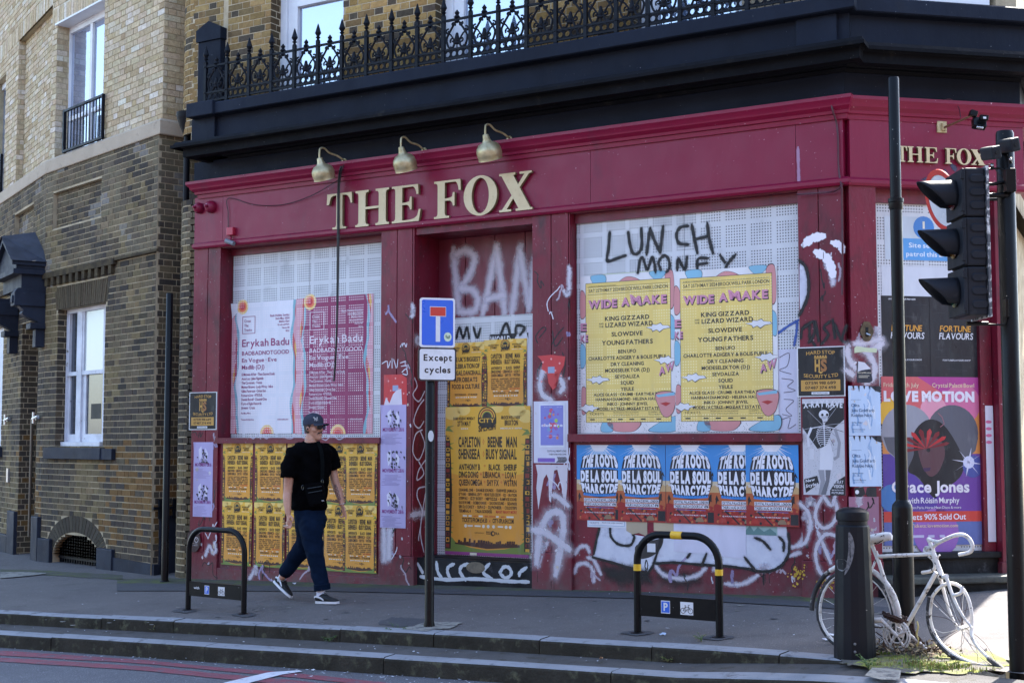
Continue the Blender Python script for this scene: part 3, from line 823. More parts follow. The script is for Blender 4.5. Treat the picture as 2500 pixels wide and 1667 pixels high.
# far left upper window
mb = MB(); o = -.1
mb.fbox(L0, W0[1]-.09, W0[1]-.01, ZB1, W0[3], o-.05, o); mb.fbox(L0, -3.6, W0[1]-.09, W0[3]-.09, W0[3], o-.05, o)
wf = mb.build('window', M_WFRAME, bb); g = MB(); g.quad(L0, -3.6, W0[1]-.05, ZB1, W0[3]-.05, o-.03); g.build('pane', G_SKY, wf)
juliet(L0, W0[1]-1.0, W0[1]+.02, 5.30, 5.84, .04, 9)
# lower sash window
o = -.12; mb = MB()
u0 = L1.pu(158, 900, o); u1 = L1.pu(254, 900, o)+.02; z0, z1 = WLz0+.015, WLz1
um = L1.pu(190, 900, o); un = L1.pu(196, 900, o)
zm = L1.pz(225, 908, o)
mb.fbox(L1, u0, u1, z0-.02, z0+.05, o-.06, o+.05)
for a, b, c, d in ((u0, u0+.06, z0+.05, z1), (u1-.05, u1, z0+.05, z1), (u0+.06, u1-.05, z1-.05, z1), (um-.04, un+.03, z0+.05, z1-.05)): mb.fbox(L1, a, b, c, d, o-.06, o)
wf = mb.build('window', M_WOLD, bb, bevel=.004)
mb = MB()
for a, b in ((u0+.06, um-.04), (un+.03, u1-.05)):
 mb.fbox(L1, a, b, zm-.025, zm+.025, o-.05, o-.008); mb.fbox(L1, a, a+.035, zm+.025, z1-.05, o-.05, o-.012); mb.fbox(L1, b-.035, b, zm+.025, z1-.05, o-.05, o-.012)
 w2 = .09 if a > um else .05
 mb.fbox(L1, a, a+w2, z0+.05, zm-.025, o-.06, o-.03); mb.fbox(L1, b-.04, b, z0+.05, zm-.025, o-.06, o-.03); mb.fbox(L1, a+w2, b-.04, z0+.05, z0+.15, o-.06, o-.03)
mb.build('sash', M_WOLD, wf)
g = MB(); g.quad(L1, un+.05, u1-.07, zm, z1-.04, o-.03); g.build('blind_pane', G_BLIND, wf)
g = MB(); g.quad(L1, un+.1, u1-.08, z0+.1, zm, o-.05); g.quad(L1, u0+.08, um-.05, z0+.1, z1-.05, o-.05); g.build('pane', G_DARK, wf)
mb = MB(); a, b = L1.pu(214, 980, o), L1.pu(238, 980, o); mb.quad(L1, a, b, L1.pz(225, 1022, o), L1.pz(225, 985, o), o-.048, 0)
mb.build('sign_reflection', mat('painted_sign_reflection', sr(58, 56, 48), .7), wf)  # reflection of a sign, painted as a flat patch on the glass
mb = MB(); mb.fbox(L1, L1.pu(105, 1100, .07), L1.pu(243, 1100, .07), WLz0-.155, WLz0-.01, -.1, .07); mb.fbox(L1, L1.pu(243, 1100, .055), L1.pu(272, 1100, .055), WLz0-.155, WLz0-.02, -.01, .055)
mb.build('window_sill', M_BLUEP, bb, bevel=.006)
mb = MB(); mb.fbox(L0, -3.6, W00[1], WLz0, WLz1, -.14, -.08); mb.build('window', M_WOLD, bb)
mb = MB(); mb.fbox(L0, -3.6, W00[1]+.12, WLz0-.155, WLz0-.01, -.05, .06); mb.build('window_sill', M_BLUEP, bb)
# basement grille
root = MB(); root.fbox(L1, ca-ra, ca+ra, za-.36, za-.33, -.11, -.08); root.fbox(L1, ca-ra, ca+ra, -.20, -.17, -.11, -.08)
gr = root.build('basement_grille', M_IRON, bb)
for k in range(19):
 x = ca - ra + 2*ra*(k+.5)/19; t = abs((x-ca)/ra); top = zsp + (za-zsp)*math.sqrt(max(0, 1-t*t)) - .01
 m2 = MB(); m2.fbox(L1, x-.012, x+.012, -.25, top, -.105, -.085); m2.build('grille_bar', M_IRON, gr)
# painted plinth
def pl(fr, a, b, za_, o):
 mb = MB(); mb.fbox(fr, a, b, -1.0, za_, -.05, o); mb.build('plinth', M_BLUEP, bb, bevel=.01)
pl(L1, ca+ra+.002, ca+ra+.42, L1.pz(245, 1338, .05), .05)
mb = MB(); mb.fprism(L1, [(ca+ra+.42, -1), (.05, -1), (.05, L1.pz(378, 1378, .03)), (ca+ra+.42, L1.pz(270, 1360, .03))], -.04, .03); mb.build('plinth', M_BLUEP, bb, bevel=.01)
pl(L1, UB+.02, ca-ra-.003, L1.pz(120, 1316, .05), .05)
pl(L1, ca-ra, ca+ra, -.24, -.02)
pl(L0, DU[1]+.01, .02, L0.pz(92, 1262, .05), .05)
pl(L0, DU[0]-.45, DU[0]-.01, L0.pz(20, 1246, .05), .05)
pl(L0, -4.2, DU[0]-.46, .15, .05)
pl(LR, .05, 1.6, .62, .02)
mb = MB(); mb.fbox(L0, DU[0], DU[1], -.6, L0.pz(67, 1372, 0), -.6, .02); mb.build('doorstep', M_CONC, bb, bevel=.01)
# door
o = -.5; mb = MB(); mb.fbox(L0, DU[0], DU[1], -.4, DZ1, o-.05, o); dr = mb.build('door', M_DARKP, bb)
mb = MB(); zt = L0.pz(80, 955, o)
mb.fbox(L0, DU[0], DU[1], zt-.03, zt+.05, o, o+.04); mb.fbox(L0, DU[1]-.16, DU[1]-.06, zt+.05, DZ1, o, o+.03); mb.fbox(L0, DU[0]+.05, DU[0]+.12, -.3, DZ1, o, o+.03); mb.build('door_frame', M_BLUEP, dr)
hx = L0.pu(76, 1100, -.12); mb = MB(); p0 = L0.P(hx, L0.pz(76, 1022, -.12), -.12); p1 = L0.P(hx, L0.pz(76, 1310, -.12), -.12)
mb.tube([p0, p1], .022, 8); mb.build('pull_handle', mat('dull_bronze_bar', sr(98, 90, 82), .4, metal=.5), dr, smooth=40)
for (pxx, pyy, oo) in ((86, 1022, 0.05), (16, 1026, 0.05)):
 a, b = L0.px(pxx, pyy, oo); mb = MB()
 mb.tube([L0.P(a-.14, b, oo), L0.P(a+.14, b+.03, oo)], .02, 8); mb.tube([L0.P(a-.10, b-.06, oo), L0.P(a-.10, b+.09, oo)], .02, 8); mb.tube([L0.P(a+.02, b, oo), L0.P(a+.02, b, -.02)], .02, 8)
 mb.build('bracket', M_STEEL, bb, smooth=40)
a, b = L0.px(17, 1158, .03); mb = MB(); mb.fbox(L0, a-.05, a+.05, b-.11, b+.09, 0, .03); mb.build('entry_phone', M_STEEL, bb)
# door canopy: pediment on two consoles
PO = .46; ue = -.02; uap = L0.pu(6, 600, PO); half = ue - uap
z_c = L0.pz(69, 626, PO); z_ap = L0.pz(6, 588, PO)
def canopy_piece(pts, o0, o1, name, m, par=bb, **k):
 mb = MB(); mb.fprism(L0, pts, o0, o1); return mb.build(name, m, par, **k)
cz = z_c; hw = half
cn = canopy_piece([(uap-hw, cz-.10), (ue, cz-.10), (ue+.04, cz-.04), (ue+.04, cz), (uap, z_ap-.02), (uap-hw-.04, cz), (uap-hw-.04, cz-.04)], 0, PO-.06, 'door_canopy', M_BLUEP)
canopy_piece([(ue+.07, cz), (ue+.07, cz+.05), (uap, z_ap+.05), (uap-hw-.07, cz+.05), (uap-hw-.07, cz), (uap, z_ap-.03)], 0.002, PO, 'pediment_moulding', M_BLUEP, cn)
canopy_piece([(uap-hw-.06, cz-.115), (ue+.06, cz-.115), (ue+.06, cz-.05), (uap-hw-.06, cz-.05)], 0.004, PO-.02, 'pediment_moulding', M_BLUEP, cn)
mb = MB()
P = L0.P
mb.add([P(ue+.10, cz+.055, 0), P(ue+.10, cz+.055, PO+.02), P(uap, z_ap+.06, PO+.02), P(uap, z_ap+.16, 0), P(uap-hw-.1, cz+.055, PO+.02), P(uap-hw-.1, cz+.055, 0),
  P(ue+.02, cz+.20, 0)], [(0,1,2,6), (6,2,3), (3,2,4,5)])
mb.build('canopy_roof', M_LEAD, cn)
mb = MB(); mb.fbox(L0, uap-hw, ue, cz-.30, cz-.116, 0, PO-.14); mb.build('frieze_board', M_BLUEP, cn)
z1c = cz - .30; z0c = L0.pz(100, 800, .05)
def console(u0, u1):
 prof = [(PO-.10, z1c), (PO-.06, z1c-.05), (PO-.10, z1c-.22), (PO-.16, z1c-.28)]
 H = z1c - .28 - z0c
 for t in [i/14 for i in range(15)]:
  prof.append((.10 + (PO-.30)*(1-t)**1.2 + .075*math.sin(t*math.pi*2.0 + .3), z1c - .30 - H*t))
 prof.append((.0, z0c)); prof.append((.0, z1c))
 mb = MB(); n = len(prof)
 vs = [L0.P(u0, z, o) for o, z in prof] + [L0.P(u1, z, o) for o, z in prof]
 mb.add(vs, [(i, (i+1) % n, (i+1) % n + n, i + n) for i in range(n)])
 from mathutils.geometry import tessellate_polygon
 t = tessellate_polygon([[Vector((a, b, 0)) for a, b in prof]])
 mb.add(vs[:n], [tuple(x) for x in t]); mb.add(vs[n:], [tuple(x) for x in t])
 c = mb.build('console', M_BLUEP, cn)
 mb = MB(); mb.fbox(L0, u0-.03, u1+.03, z1c-.24, z1c-.06, .01, PO-.05); mb.fbox(L0, u0-.04, u1+.04, z0c-.02, z0c+.06, .0, .2); mb.fbox(L0, u0, u1, z0c-.26, z0c-.02, .0, .12)
 mb.fbox(L0, u0+.03, u1-.03, z1c-.20, z1c-.10, PO-.05, PO-.03); mb.build('console_block', M_BLUEP, c, bevel=.008)
cu1 = -.02; console(cu1-.17, cu1); console(L0.pu(30, 700, .1)-.17, L0.pu(30, 700, .1))
# iron clamp on the return face
mb = MB(); z = L1.pz(380, 1240); mb.fbox(LR, -.05, .9, z-.015, z+.015, .03, .06)
for k in range(4): mb.fbox(LR, .02+k*.09, .06+k*.09, z-.12, z+.1, .03, .06)
mb.build('iron_clamp', M_IRON, bb)
# ---------------------------------------------------------------- the corner pub
CRIM = sr(128, 20, 55); CRIM2 = sr(113, 19, 49)
M_CRIM = mat('crimson_paint', CRIM, 0.38, CRIM2, 1.6, bump=0.12, bscale=30, dirt=sr(92, 34, 52), dscale=3.0, dlo=0.60, dhi=0.80, spots=sr(190, 150, 160), sscale=45, slo=0.745, shi=0.76, spec=0.3, fine=0.08, stretch=(1, 1, .35))
M_CRIM_L = mat('crimson_paint_grimy', sr(116, 21, 44), 0.45, sr(98, 19, 38), 2.0, bump=0.3, bscale=30, dirt=sr(66, 26, 34), dscale=5.0, dlo=0.50, dhi=0.72, spots=sr(170, 150, 156), sscale=50, slo=0.72, shi=0.74, spec=0.35, stretch=(1, 1, .45), low_dirt=(sr(92, 74, 76), .32))
M_CRIM_D = mat('crimson_boards', sr(112, 28, 48), 0.45, sr(96, 26, 42), 3, bump=0.2, bscale=40, stretch=(3, 3, .5), dirt=sr(80, 30, 44), dscale=4, spec=0.45)
M_NAVY = mat('dark_navy_paint', sr(31, 37, 50), 0.6, sr(25, 30, 41), 1.5, bump=0.35, bscale=24, dirt=sr(33, 37, 46), dscale=5, dlo=0.58, dhi=0.75, spots=sr(120, 125, 132), sscale=50, slo=0.765, shi=0.775, spec=0.08, stretch=(1, 1, .6))
M_BLACK = mat('black_cornice_paint', sr(19, 20, 25), 0.6, sr(15, 16, 20), 2, bump=0.4, bscale=30, dirt=sr(40, 38, 36), dscale=6, dlo=0.60, dhi=0.74, spots=sr(120, 120, 120), sscale=60, slo=0.755, shi=0.77, spec=0.06, stretch=(1, 1, .5))
M_BRASS = mat('aged_brass', sr(186, 174, 140), 0.42, sr(150, 136, 100), 12, metal=0.6, bump=0.1, bscale=60)
M_CREAM = mat('cream_gold_letter', sr(206, 188, 148), 0.45, sr(196, 176, 136), 6, bump=0.1, spec=0.4, dirt=sr(170, 150, 116), dscale=20, dlo=.6, dhi=.75)
M_LEDGE = mat('cream_letter_side', sr(120, 104, 74), 0.6)
M_PERF = mat('perforated_white_steel', sr(206, 208, 212), 0.42, sr(190, 192, 198), 2.0, bump=0.1, bscale=12, perf=(sr(78, 78, 84), 1), dirt=sr(150, 152, 156), dscale=4, dlo=0.60, dhi=0.78, spec=0.5)
M_BLACKG = mat('black_step_paint', sr(17, 18, 21), 0.5, sr(40, 42, 46), 4, bump=0.4, bscale=30, dirt=sr(80, 80, 84), dscale=9, dlo=.6, dhi=.75, spec=0.15)
M_MORT_F = mat('mortar_fox', sr(190, 176, 150), 0.95, sr(160, 146, 122), 5, bump=0.5, bscale=60, spec=0.1)
M_CABLE = mat('black_cable', sr(22, 22, 26), 0.5)
M_CABLE_R = mat('cable_dark_red', sr(74, 30, 44), 0.5)
A = Frame(2.838, 11.75, .852, -.523)
B = Frame(2.838, 11.75, .979, .205)
pub = empty('pub_building', (2.838, 11.75, 0.15), 'crimson corner pub building with boarded windows and a dark navy cornice', 'building')
AL = -7.50                                           # left end of the shopfront
BE = B.pu(2486, 300); BL = B.pu(2455, 900, .07)                                 # end of the chamfered corner front
_e = B.P(BE, 0); Cf = Frame(_e[0], _e[1], .42, .907); _l = B.P(BL, 0, -.05); Cl = Frame(_l[0], _l[1], .42, .907)
rng = random.Random(21)
# generic corner path for a moulding standing out by d
Q_ = A.px(2109, 92, .5); R_ = (2.988, 11.33)
Qv = Vector(A.P(Q_[0], 0, .5)) ; Cv = Vector((2.838, 11.75, 0))
def cpath(d, left_ext=True, lu=None, cut=True):
 t = d / .5
 q = Cv.lerp(Vector((Qv.x, Qv.y, 0)), t)
 Bd = d * .88
 b0 = B.P(q.x*0 + (Vector((q.x, q.y, 0)) - Cv).dot(Vector((B.u[0], B.u[1], 0))) + d * .24, 0, Bd)
 e = B.P(BE + d * .2, 0, Bd); g = Cf.P(4, 0, d)
 l = (lu if lu is not None else AL) - (d if left_ext else 0)
 a = A.P(l, 0, d); a0 = A.P(l, 0, -.45)
 return [(a0[0], a0[1]), (a[0], a[1]), (q.x, q.y), (b0[0], b0[1]), (e[0], e[1]), (g[0], g[1])]
def mould(name, prof, m, par=pub, lu=None, end=None, **k):
 if end: lu = A.pu(end[0], end[1], max(p[0] for p in prof)) + max(p[0] for p in prof)
 mb = MB(); sweep(mb, prof, lambda d: cpath(d, lu=lu)); return mb.build(name, m, par, **k)
zA = lambda y, out: A.pz(1650, y, out)
Z_FB, Z_FT = 3.655, 4.225
FO = .07                                             # the shopfront stands this far out of the brick line
# fascia boards
mb = MB(); mb.fbox(A, AL, A.pu(474, 500)*0 + AL + .02, Z_FB, Z_FT, -.3, FO)
def fascia_board(fr, a, b):
 mb = MB(); mb.fbox(fr, a, b, Z_FB + .03, Z_FT, -.30, FO); mb.build('fascia_board', M_CRIM, pub)
for a, b in ((AL, A.pu(555, 500)-.002), (A.pu(555, 500)+.002, A.pu(1450, 400)-.002), (A.pu(1450, 400)+.002, A.pu(1950, 400)-.002), (A.pu(1950, 400)+.002, .012)): fascia_board(A, a, b)
fascia_board(B, .02, BE)
mould('fascia_cornice', [(0, Z_FT-.02), (FO+.02, Z_FT-.02), (FO+.025, Z_FT+.02), (FO+.045, Z_FT+.025), (FO+.05, Z_FT+.05), (FO+.085, Z_FT+.08), (FO+.09, Z_FT+.10), (FO+.12, Z_FT+.135), (FO+.12, Z_FT+.165), (0, Z_FT+.175)], M_CRIM, end=(452, 460), smooth=30)
mould('fascia_bottom_rail', [(0, Z_FB-.02), (FO+.03, Z_FB-.02), (FO+.045, Z_FB), (FO+.045, Z_FB+.03), (FO+.02, Z_FB+.05), (0, Z_FB+.05)], M_CRIM, end=(468, 610), smooth=30)
# frieze, cornice, parapet, coping
ZF2 = zA(233, .06); Zc0 = zA(206, .38); Zc1 = zA(181, .42); Zc2 = zA(166, .5); Zp = zA(90, .30); Zt = zA(54, .30)
mould('frieze', [(-.1, Z_FT+.176), (.03, Z_FT+.176), (.03, ZF2+.02), (-.1, ZF2+.02)], M_NAVY, end=(474, 430))
mould('cornice', [(0, ZF2), (.05, ZF2), (.06, ZF2+.03), (.10, ZF2+.035), (.12, ZF2+.07), (.19, ZF2+.075), (.20, ZF2+.10), (.28, ZF2+.105), (.30, Zc0-.015), (.40, Zc0-.01), (.40, Zc1), (.42, Zc1+.01), (.425, Zc1+.03), (.455, Zc1+.05), (.46, Zc1+.07), (.50, Zc2-.03), (.50, Zc2), (0, Zc2+.05)], M_BLACK, end=(415, 352), smooth=25)
mould('parapet', [(-.3, Zc2-.05), (.17, Zc2-.05), (.17, Zp+.02), (-.3, Zp+.02)], M_NAVY, end=(470, 300))
mould('coping', [(-.32, Zp), (.285, Zp), (.30, Zp+.01), (.30, Zt-.015), (.285, Zt), (-.32, Zt)], M_NAVY, end=(457, 280))
for a, b in ((A.pu(470, 300, .2), A.pu(526, 300, .2)), (A.pu(1944, 60, .2), A.pu(2043, 60, .2))):
 mb = MB(); mb.fbox(A, a, b, Zc2, Zp, .1, .215); mb.build('parapet_block', M_NAVY, pub, bevel=.006)
mb = MB(); mb.fbox(A, A.pu(453, 270, .34), A.pu(517, 270, .34), Zp-.005, Zt+.02, -.1, .335); mb.build('coping_block', M_NAVY, pub, bevel=.01)
# gabled end pier
o = .10; u0 = A.pu(482, 200, o); u1 = A.pu(537, 200, o); zc = A.pz(520, 98, o); zk = A.pz(510, 66, o); zap = A.pz(507, 54, o)
mb = MB(); mb.fbox(A, u0, u1, Zt, zc, .0, o); mb.build('end_pier', M_NAVY, pub, bevel=.008)
mb = MB(); zl = A.pz(482, 78, o)
mb.fprism(A, [(u0-.015, zc-.001), (u1+.015, zc-.001), (u1+.015, zl), ((u0+u1)/2, zap), (u0-.015, zl)], -.0, o+.02); mb.build('pier_cap', M_NAVY, pub, bevel=.008)
# brick upper storey
BO = .02; ZTOP = 9.5
w = []
for a, b in ((685, 838), (1087, 1284), (1566, 1812)): w.append((A.pu(a-24, 60, BO), A.pu(b, 60, BO), Zt-.6, 8.6))
BF = []
def pal_fox(u, z, r):
 t = r.random(); n = nz(u, z, 1.2, 3)
 c = sr(172, 142, 90) if t < .4 else sr(154, 124, 76) if t < .7 else sr(132, 108, 72) if t < .86 else sr(84, 74, 62)
 if u < -6.3: c = tuple(a * .75 + b * .25 for a, b in zip(c, sr(90, 88, 76)))
 return jit(c, r, .14)
SL = A.pu(543, 200, BO); SR_ = A.pu(555, 200, BO)
brick_field(BF, A, -7.62, -.9, Zt-.1, 7.6, BO, pal_fox, rng, w + [(SL, SR_, 0, 20)])
def arc_bricks(z0, z1, pal, rad=.33, cu=-7.62, co=BO-.33):
 mb = MB(); k = 0; z = z0
 while z < z1:
  a = -.40 + (.18 if k % 2 else 0.0)
  while a < math.pi/2 + .3:
   a1 = a + (.33 if k % 2 else .31)
   c = pal(-7.6, z, rng); vs = []
   for rr in (rad + rng.uniform(-.002, .003), rad - .04):
    for t in (a, (a+a1)/2, a1-.03):
     vs += [A.P(cu - rr*math.sin(t), z+.005, co + rr*math.cos(t)), A.P(cu - rr*math.sin(t), z+.066, co + rr*math.cos(t))]
   mb.add(vs, [(2,0,1,3),(4,2,3,5),(3,1,7,9),(5,3,9,11),(0,2,8,6),(2,4,10,8),(0,6,7,1),(4,5,11,10)], tint=c)
   a = a1
  z += .0752; k += 1
 o_ = mb.build('corner_brickwork', BM_ALL, pub); o_['kind'] = 'stuff'
 mb = MB(); P0 = [A.P(cu - (rad-.004)*math.sin(t*math.pi/20), 0, co + (rad-.004)*math.cos(t*math.pi/20)) for t in range(11)]
 P0.append(A.P(cu - rad + .012, 0, co - 2.5))
 vs = [(x, y, z0) for x, y, _ in P0] + [(x, y, z1) for x, y, _ in P0]; n = len(P0)
 mb.add(vs, [(i, i+n, i+n+1, i+1) for i in range(n-1)]); mb.build('corner_wall', M_MORT_F if z0 > 3 else M_MORT_D, pub)
arc_bricks(5.0, 7.9, pal_fox); arc_bricks(-.2, 4.2, pal_old)
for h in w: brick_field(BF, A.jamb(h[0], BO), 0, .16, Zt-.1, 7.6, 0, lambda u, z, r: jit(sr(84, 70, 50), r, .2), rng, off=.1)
build_bricks(BF, pub, 300)
mb = MB(); backing(mb, A, -7.63, 0, Zt-.5, ZTOP, BO-.002, w, .3)
backing(mb, B, 0, BE, Zt-.5, ZTOP, BO-.002, [(.15, BE-.2, Zt, 8.6)], .3); backing(mb, Cf, 0, 4, Z_FB, ZTOP, -.1); backing(mb, Cl, 0, 4, -1, Z_FB, 0)
mb.add([A.P(-7.6, ZTOP, -.1), A.P(0, ZTOP, -.1), B.P(BE, ZTOP, -.1), Cf.P(4, ZTOP, -.1), A.P(-7.6, ZTOP, -7)], [(0,1,2,3,4)])
mb.quad(A, -7.6, 0, -.5, Z_FB, -.75); mb.quad(B, -.1, BL, -.5, Z_FB, -.9)
a = A.P(-7.6, 0, -7); mb.add([(a[0], a[1], -1), (a[0], a[1], ZTOP), (*Cf.P(4, 0, -.1)[:2], ZTOP), (*Cf.P(4, 0, -.1)[:2], -1)], [(0,1,2,3)])
l0 = A.P(-7.93, 0, -.4); mb.add([(l0[0], l0[1], -1), (l0[0], l0[1], ZTOP), (a[0], a[1], ZTOP), (a[0], a[1], -1)], [(0,1,2,3)])
mb.build('wall', M_MORT_F, pub)
mb = MB()
for h in w: mb.quad(A, h[0]-.5, h[1]+.5, Zt-.5, 9, BO-.55)
mb.quad(B, 0, BE, Zt-.5, 9, BO-.5); mb.build('interior', M_VOID, pub)
# first-floor sash windows
for i, ((a, b), gl, zr) in enumerate(zip(((685, 838), (1087, 1284), (1566, 1812)), (722, 1128, 1602), (12, None, None))):
 o = BO - .16; u0 = A.pu(a, 60, o); u1 = A.pu(b, 60, BO) + .02; ug = A.pu(gl, 60, o)
 mb = MB(); z0 = Zt - .5
 mb.fbox(A, u0, u0+.09, z0, 8.5, o-.09, o); mb.fbox(A, u1-.1, u1, z0, 8.5, o-.09, o)
 wf = mb.build('window', M_WFRAME, pub, bevel=.004)
 mb = MB(); mb.fbox(A, u0+.09, ug, z0, 8.5, o-.09, o-.03); mb.fbox(A, u1-.16, u1-.1, z0, 8.5, o-.09, o-.03)
 zr = A.pz(760, 8, o) if i == 0 else 6.9 - .0
 mb.fbox(A, ug, u1-.16, zr, zr+.07, o-.08, o-.02)
 mb.build('sash', M_WFRAME, wf)
 mb = MB(); mb.quad(A, ug-.02, u1-.14, z0, 8.5, o-.07); mb.build('pane', G_SKY, wf)
mb = MB(); mb.fbox(B, .2, BE-.25, Zt-.02, 8.4, BO-.1, BO-.02); mb.build('window', M_WFRAME, pub)
# soffits above shopfront openings, pilasters
PIL = [(AL, A.pu(535, 900, FO)), (A.pu(928, 900, FO), A.pu(1011, 900, FO)), (A.pu(1299, 900, FO), A.pu(1393, 900, FO)), (A.pu(1952, 900, FO), A.pu(2064, 900, FO))]
GRV = [[504], [968, 1006], [1346, 1389], [2004]]
ZPL = .52
def pilaster(fr, u0, u1, grooves, dback, zb, label=None):
 edges = [u0] + grooves + [u1]
 root = None
 mb = MB(); mb.fbox(fr, u0+.004, u1-.004, -.3, Z_FB, -dback, FO-.014)
 root = mb.build('pilaster', M_CRIM_L, pub)
 for a, b in zip(edges, edges[1:]):
  m2 = MB(); m2.fbox(fr, a+.004, b-.004, zb, Z_FB-.002, FO-.02, FO); m2.build('pilaster_board', M_CRIM_L, root, bevel=.003)
 m2 = MB(); m2.fbox(fr, u0-.006, u1+.006, -.3, zb-.004, -.1, FO+.0006); m2.build('pilaster_base', M_CRIM_L, root, bevel=.006)
for (a, b), g, zy, xx, dep in zip(PIL, GRV, (1345, 1355, 1348, 1368), (480, 950, 1340, 2000), (.35, .55, .55, .35)):
 pilaster(A, a, b, [A.pu(x, 900, FO) for x in g], dep, A.pz(xx, zy, FO))
pilaster(B, .0, B.pu(2147, 900, FO), [], .45, B.pz(2100, 1370, FO))
pilaster(B, B.pu(2436, 900, FO), BL, [], .45, B.pz(2470, 1370, FO))
# window 1: screen, head, sill, stall riser
def bay(fr, u0, u1, rec, zs_top, zs_bot, zscreen, screen_m, riser_out):
 o = FO - rec
 mb = MB(); mb.fbox(fr, u0, u1, zscreen, Z_FB, o-.05, o+.03); mb.fbox(fr, u0, u1, Z_FB-.03, Z_FB, o, FO-.01); mb.build('window_head', M_CRIM_D, pub)
 n = 2; 
 for k in range(n):
  a = u0 + (u1-u0)*k/n; b = u0 + (u1-u0)*(k+1)/n
  m2 = MB(); m2.fbox(fr, a+.003, b-.003, zs_top, zscreen, o-.02, o, uv=True); m2.build('steel_screen', M_PERF, pub)
 mb = MB(); mb.fprism(fr, [(u0-.02, zs_bot), (u1+.02, zs_bot), (u1+.02, zs_top), (u0-.02, zs_top)], o, FO+.03)
 mb.build('window_sill', M_CRIM_L, pub, bevel=.01)
 mb = MB(); mb.fbox(fr, u0-.1, u1+.1, -.3, zs_bot, o-.2, riser_out); mb.build('stall_riser', M_CRIM_L, pub)
W1 = (PIL[0][1], PIL[1][0]); W2 = (PIL[2][1], PIL[3][0])
r1 = .20; r2 = .12
bay(A, W1[0], W1[1], r1, A.pz(735, 1068, FO), A.pz(735, 1082, FO), A.pz(735, 610, FO-r1), M_PERF, FO-.03)
bay(A, W2[0], W2[1], r2, A.pz(1700, 1058, FO), A.pz(1700, 1078, FO), A.pz(1700, 520, FO-r2), M_PERF, FO-.035)
for a, b, c, d in ((W1[0], W1[1], A.pz(735, 1398, FO), .005), (W2[0], W2[1], A.pz(1700, 1372, FO), .0346)):
 mb = MB(); mb.fbox(A, a, b, -.3, c, FO-.06, FO-d); mb.build('riser_plinth', M_CRIM_L, pub, bevel=.006)
# doorway: five vertical boards, perforated sheet, black step
DO = FO - .44; d0 = A.pu(1071, 900, DO); d1 = PIL[2][0]
DB = [1071, 1136, 1208, 1282, 1330]
ed = [PIL[1][1]-.2] + [A.pu(x, 620, DO) for x in DB] + [d1 + .4]
zd1 = A.pz(1190, 772, DO)
for a, b in zip(ed, ed[1:]):
 m2 = MB(); m2.fbox(A, a+.004, b-.004, zd1-.1, Z_FB, DO-.04, DO); m2.build('door_board', M_CRIM_D, pub, bevel=.004)
mb = MB(); mb.fbox(A, PIL[1][1]-.2, d1+.3, Z_FB-.09, Z_FB-.02, DO, FO-.02); mb.build('door_soffit', M_CRIM_L, pub)
zst = A.pz(1170, 1352, DO+.1)
mb = MB(); mb.fbox(A, PIL[1][1]-.1, d1+.3, zst-.04, zd1, DO-.03, DO+.012, uv=True); mb.build('steel_screen', M_PERF, pub)
mb = MB(); mb.fbox(A, PIL[1][1]-.1, d1+.1, -.3, A.pz(1170, 1368, FO-.06), DO-.1, FO-.06); mb.fbox(A, PIL[1][1], d1+.05, A.pz(1170, 1368, FO-.06)+.001, zst-.03, DO-.1, FO-.16); mb.build('door_step', M_BLACKG, pub, bevel=.02)
mb = MB(); q = A.px(1160, 1385, FO-.05); mb.fprism(A, [(q[0] + .11*math.cos(t*.4), q[1] + .055*math.sin(t*.4)) for t in range(16)], FO-.065, FO-.055); mb.build('door_step_plate', mat('tarnished_plate', sr(120, 110, 92), .6, sr(90, 82, 70), 20), pub)
# corner front (B): opening with posters, threshold steps
BOo = FO - .14; b0 = B.pu(2147, 900, FO); b1 = B.pu(2407, 900, FO)
mb = MB(); zsc = B.pz(2250, 500, BOo)
mb.fbox(B, b0-.1, b1+.2, zsc, Z_FB, BOo-.03, BOo+.03); mb.build('window_head', M_CRIM_D, pub)
mb = MB(); mb.fbox(B, b0-.1, b1, B.pz(2280, 1345, BOo), zsc, BOo-.03, BOo, uv=True); mb.build('steel_screen', M_PERF, pub)
mb = MB(); mb.fbox(B, b1, B.pu(2435, 900, FO), -.1, Z_FB, BOo-.04, BOo+.05); mb.build('door_frame', M_CRIM_L, pub)
zt1 = B.pz(2280, 1349, FO-.02)
mb = MB(); mb.fbox(B, b0-.05, b1+.2, zt1-.05, zt1, -.3, FO-.02); mb.build('threshold', M_BLACKG, pub, bevel=.006)
mb = MB(); mb.fbox(B, b0-.05, b1+.4, -.2, zt1-.051, -.3, FO-.07); mb.build('riser', M_BLACKG, pub)
mb = MB(); zs2 = B.pz(2300, 1410, FO+.25); mb.fbox(B, b0-.05, BL+.1, zs2-.06, zs2, -.1, FO+.20)
mb.build('stone_step', mat('worn_black_stone', sr(58, 58, 56), .7, sr(84, 86, 78), 5, bump=.6, bscale=30, dirt=sr(40, 40, 42), dscale=8, spec=.3), pub, bevel=.015)
mb = MB(); mb.fbox(B, b0-.05, BL+.1, -.3, zs2-.061, -.1, FO+.15); mb.build('step_riser', M_BLACKG, pub)
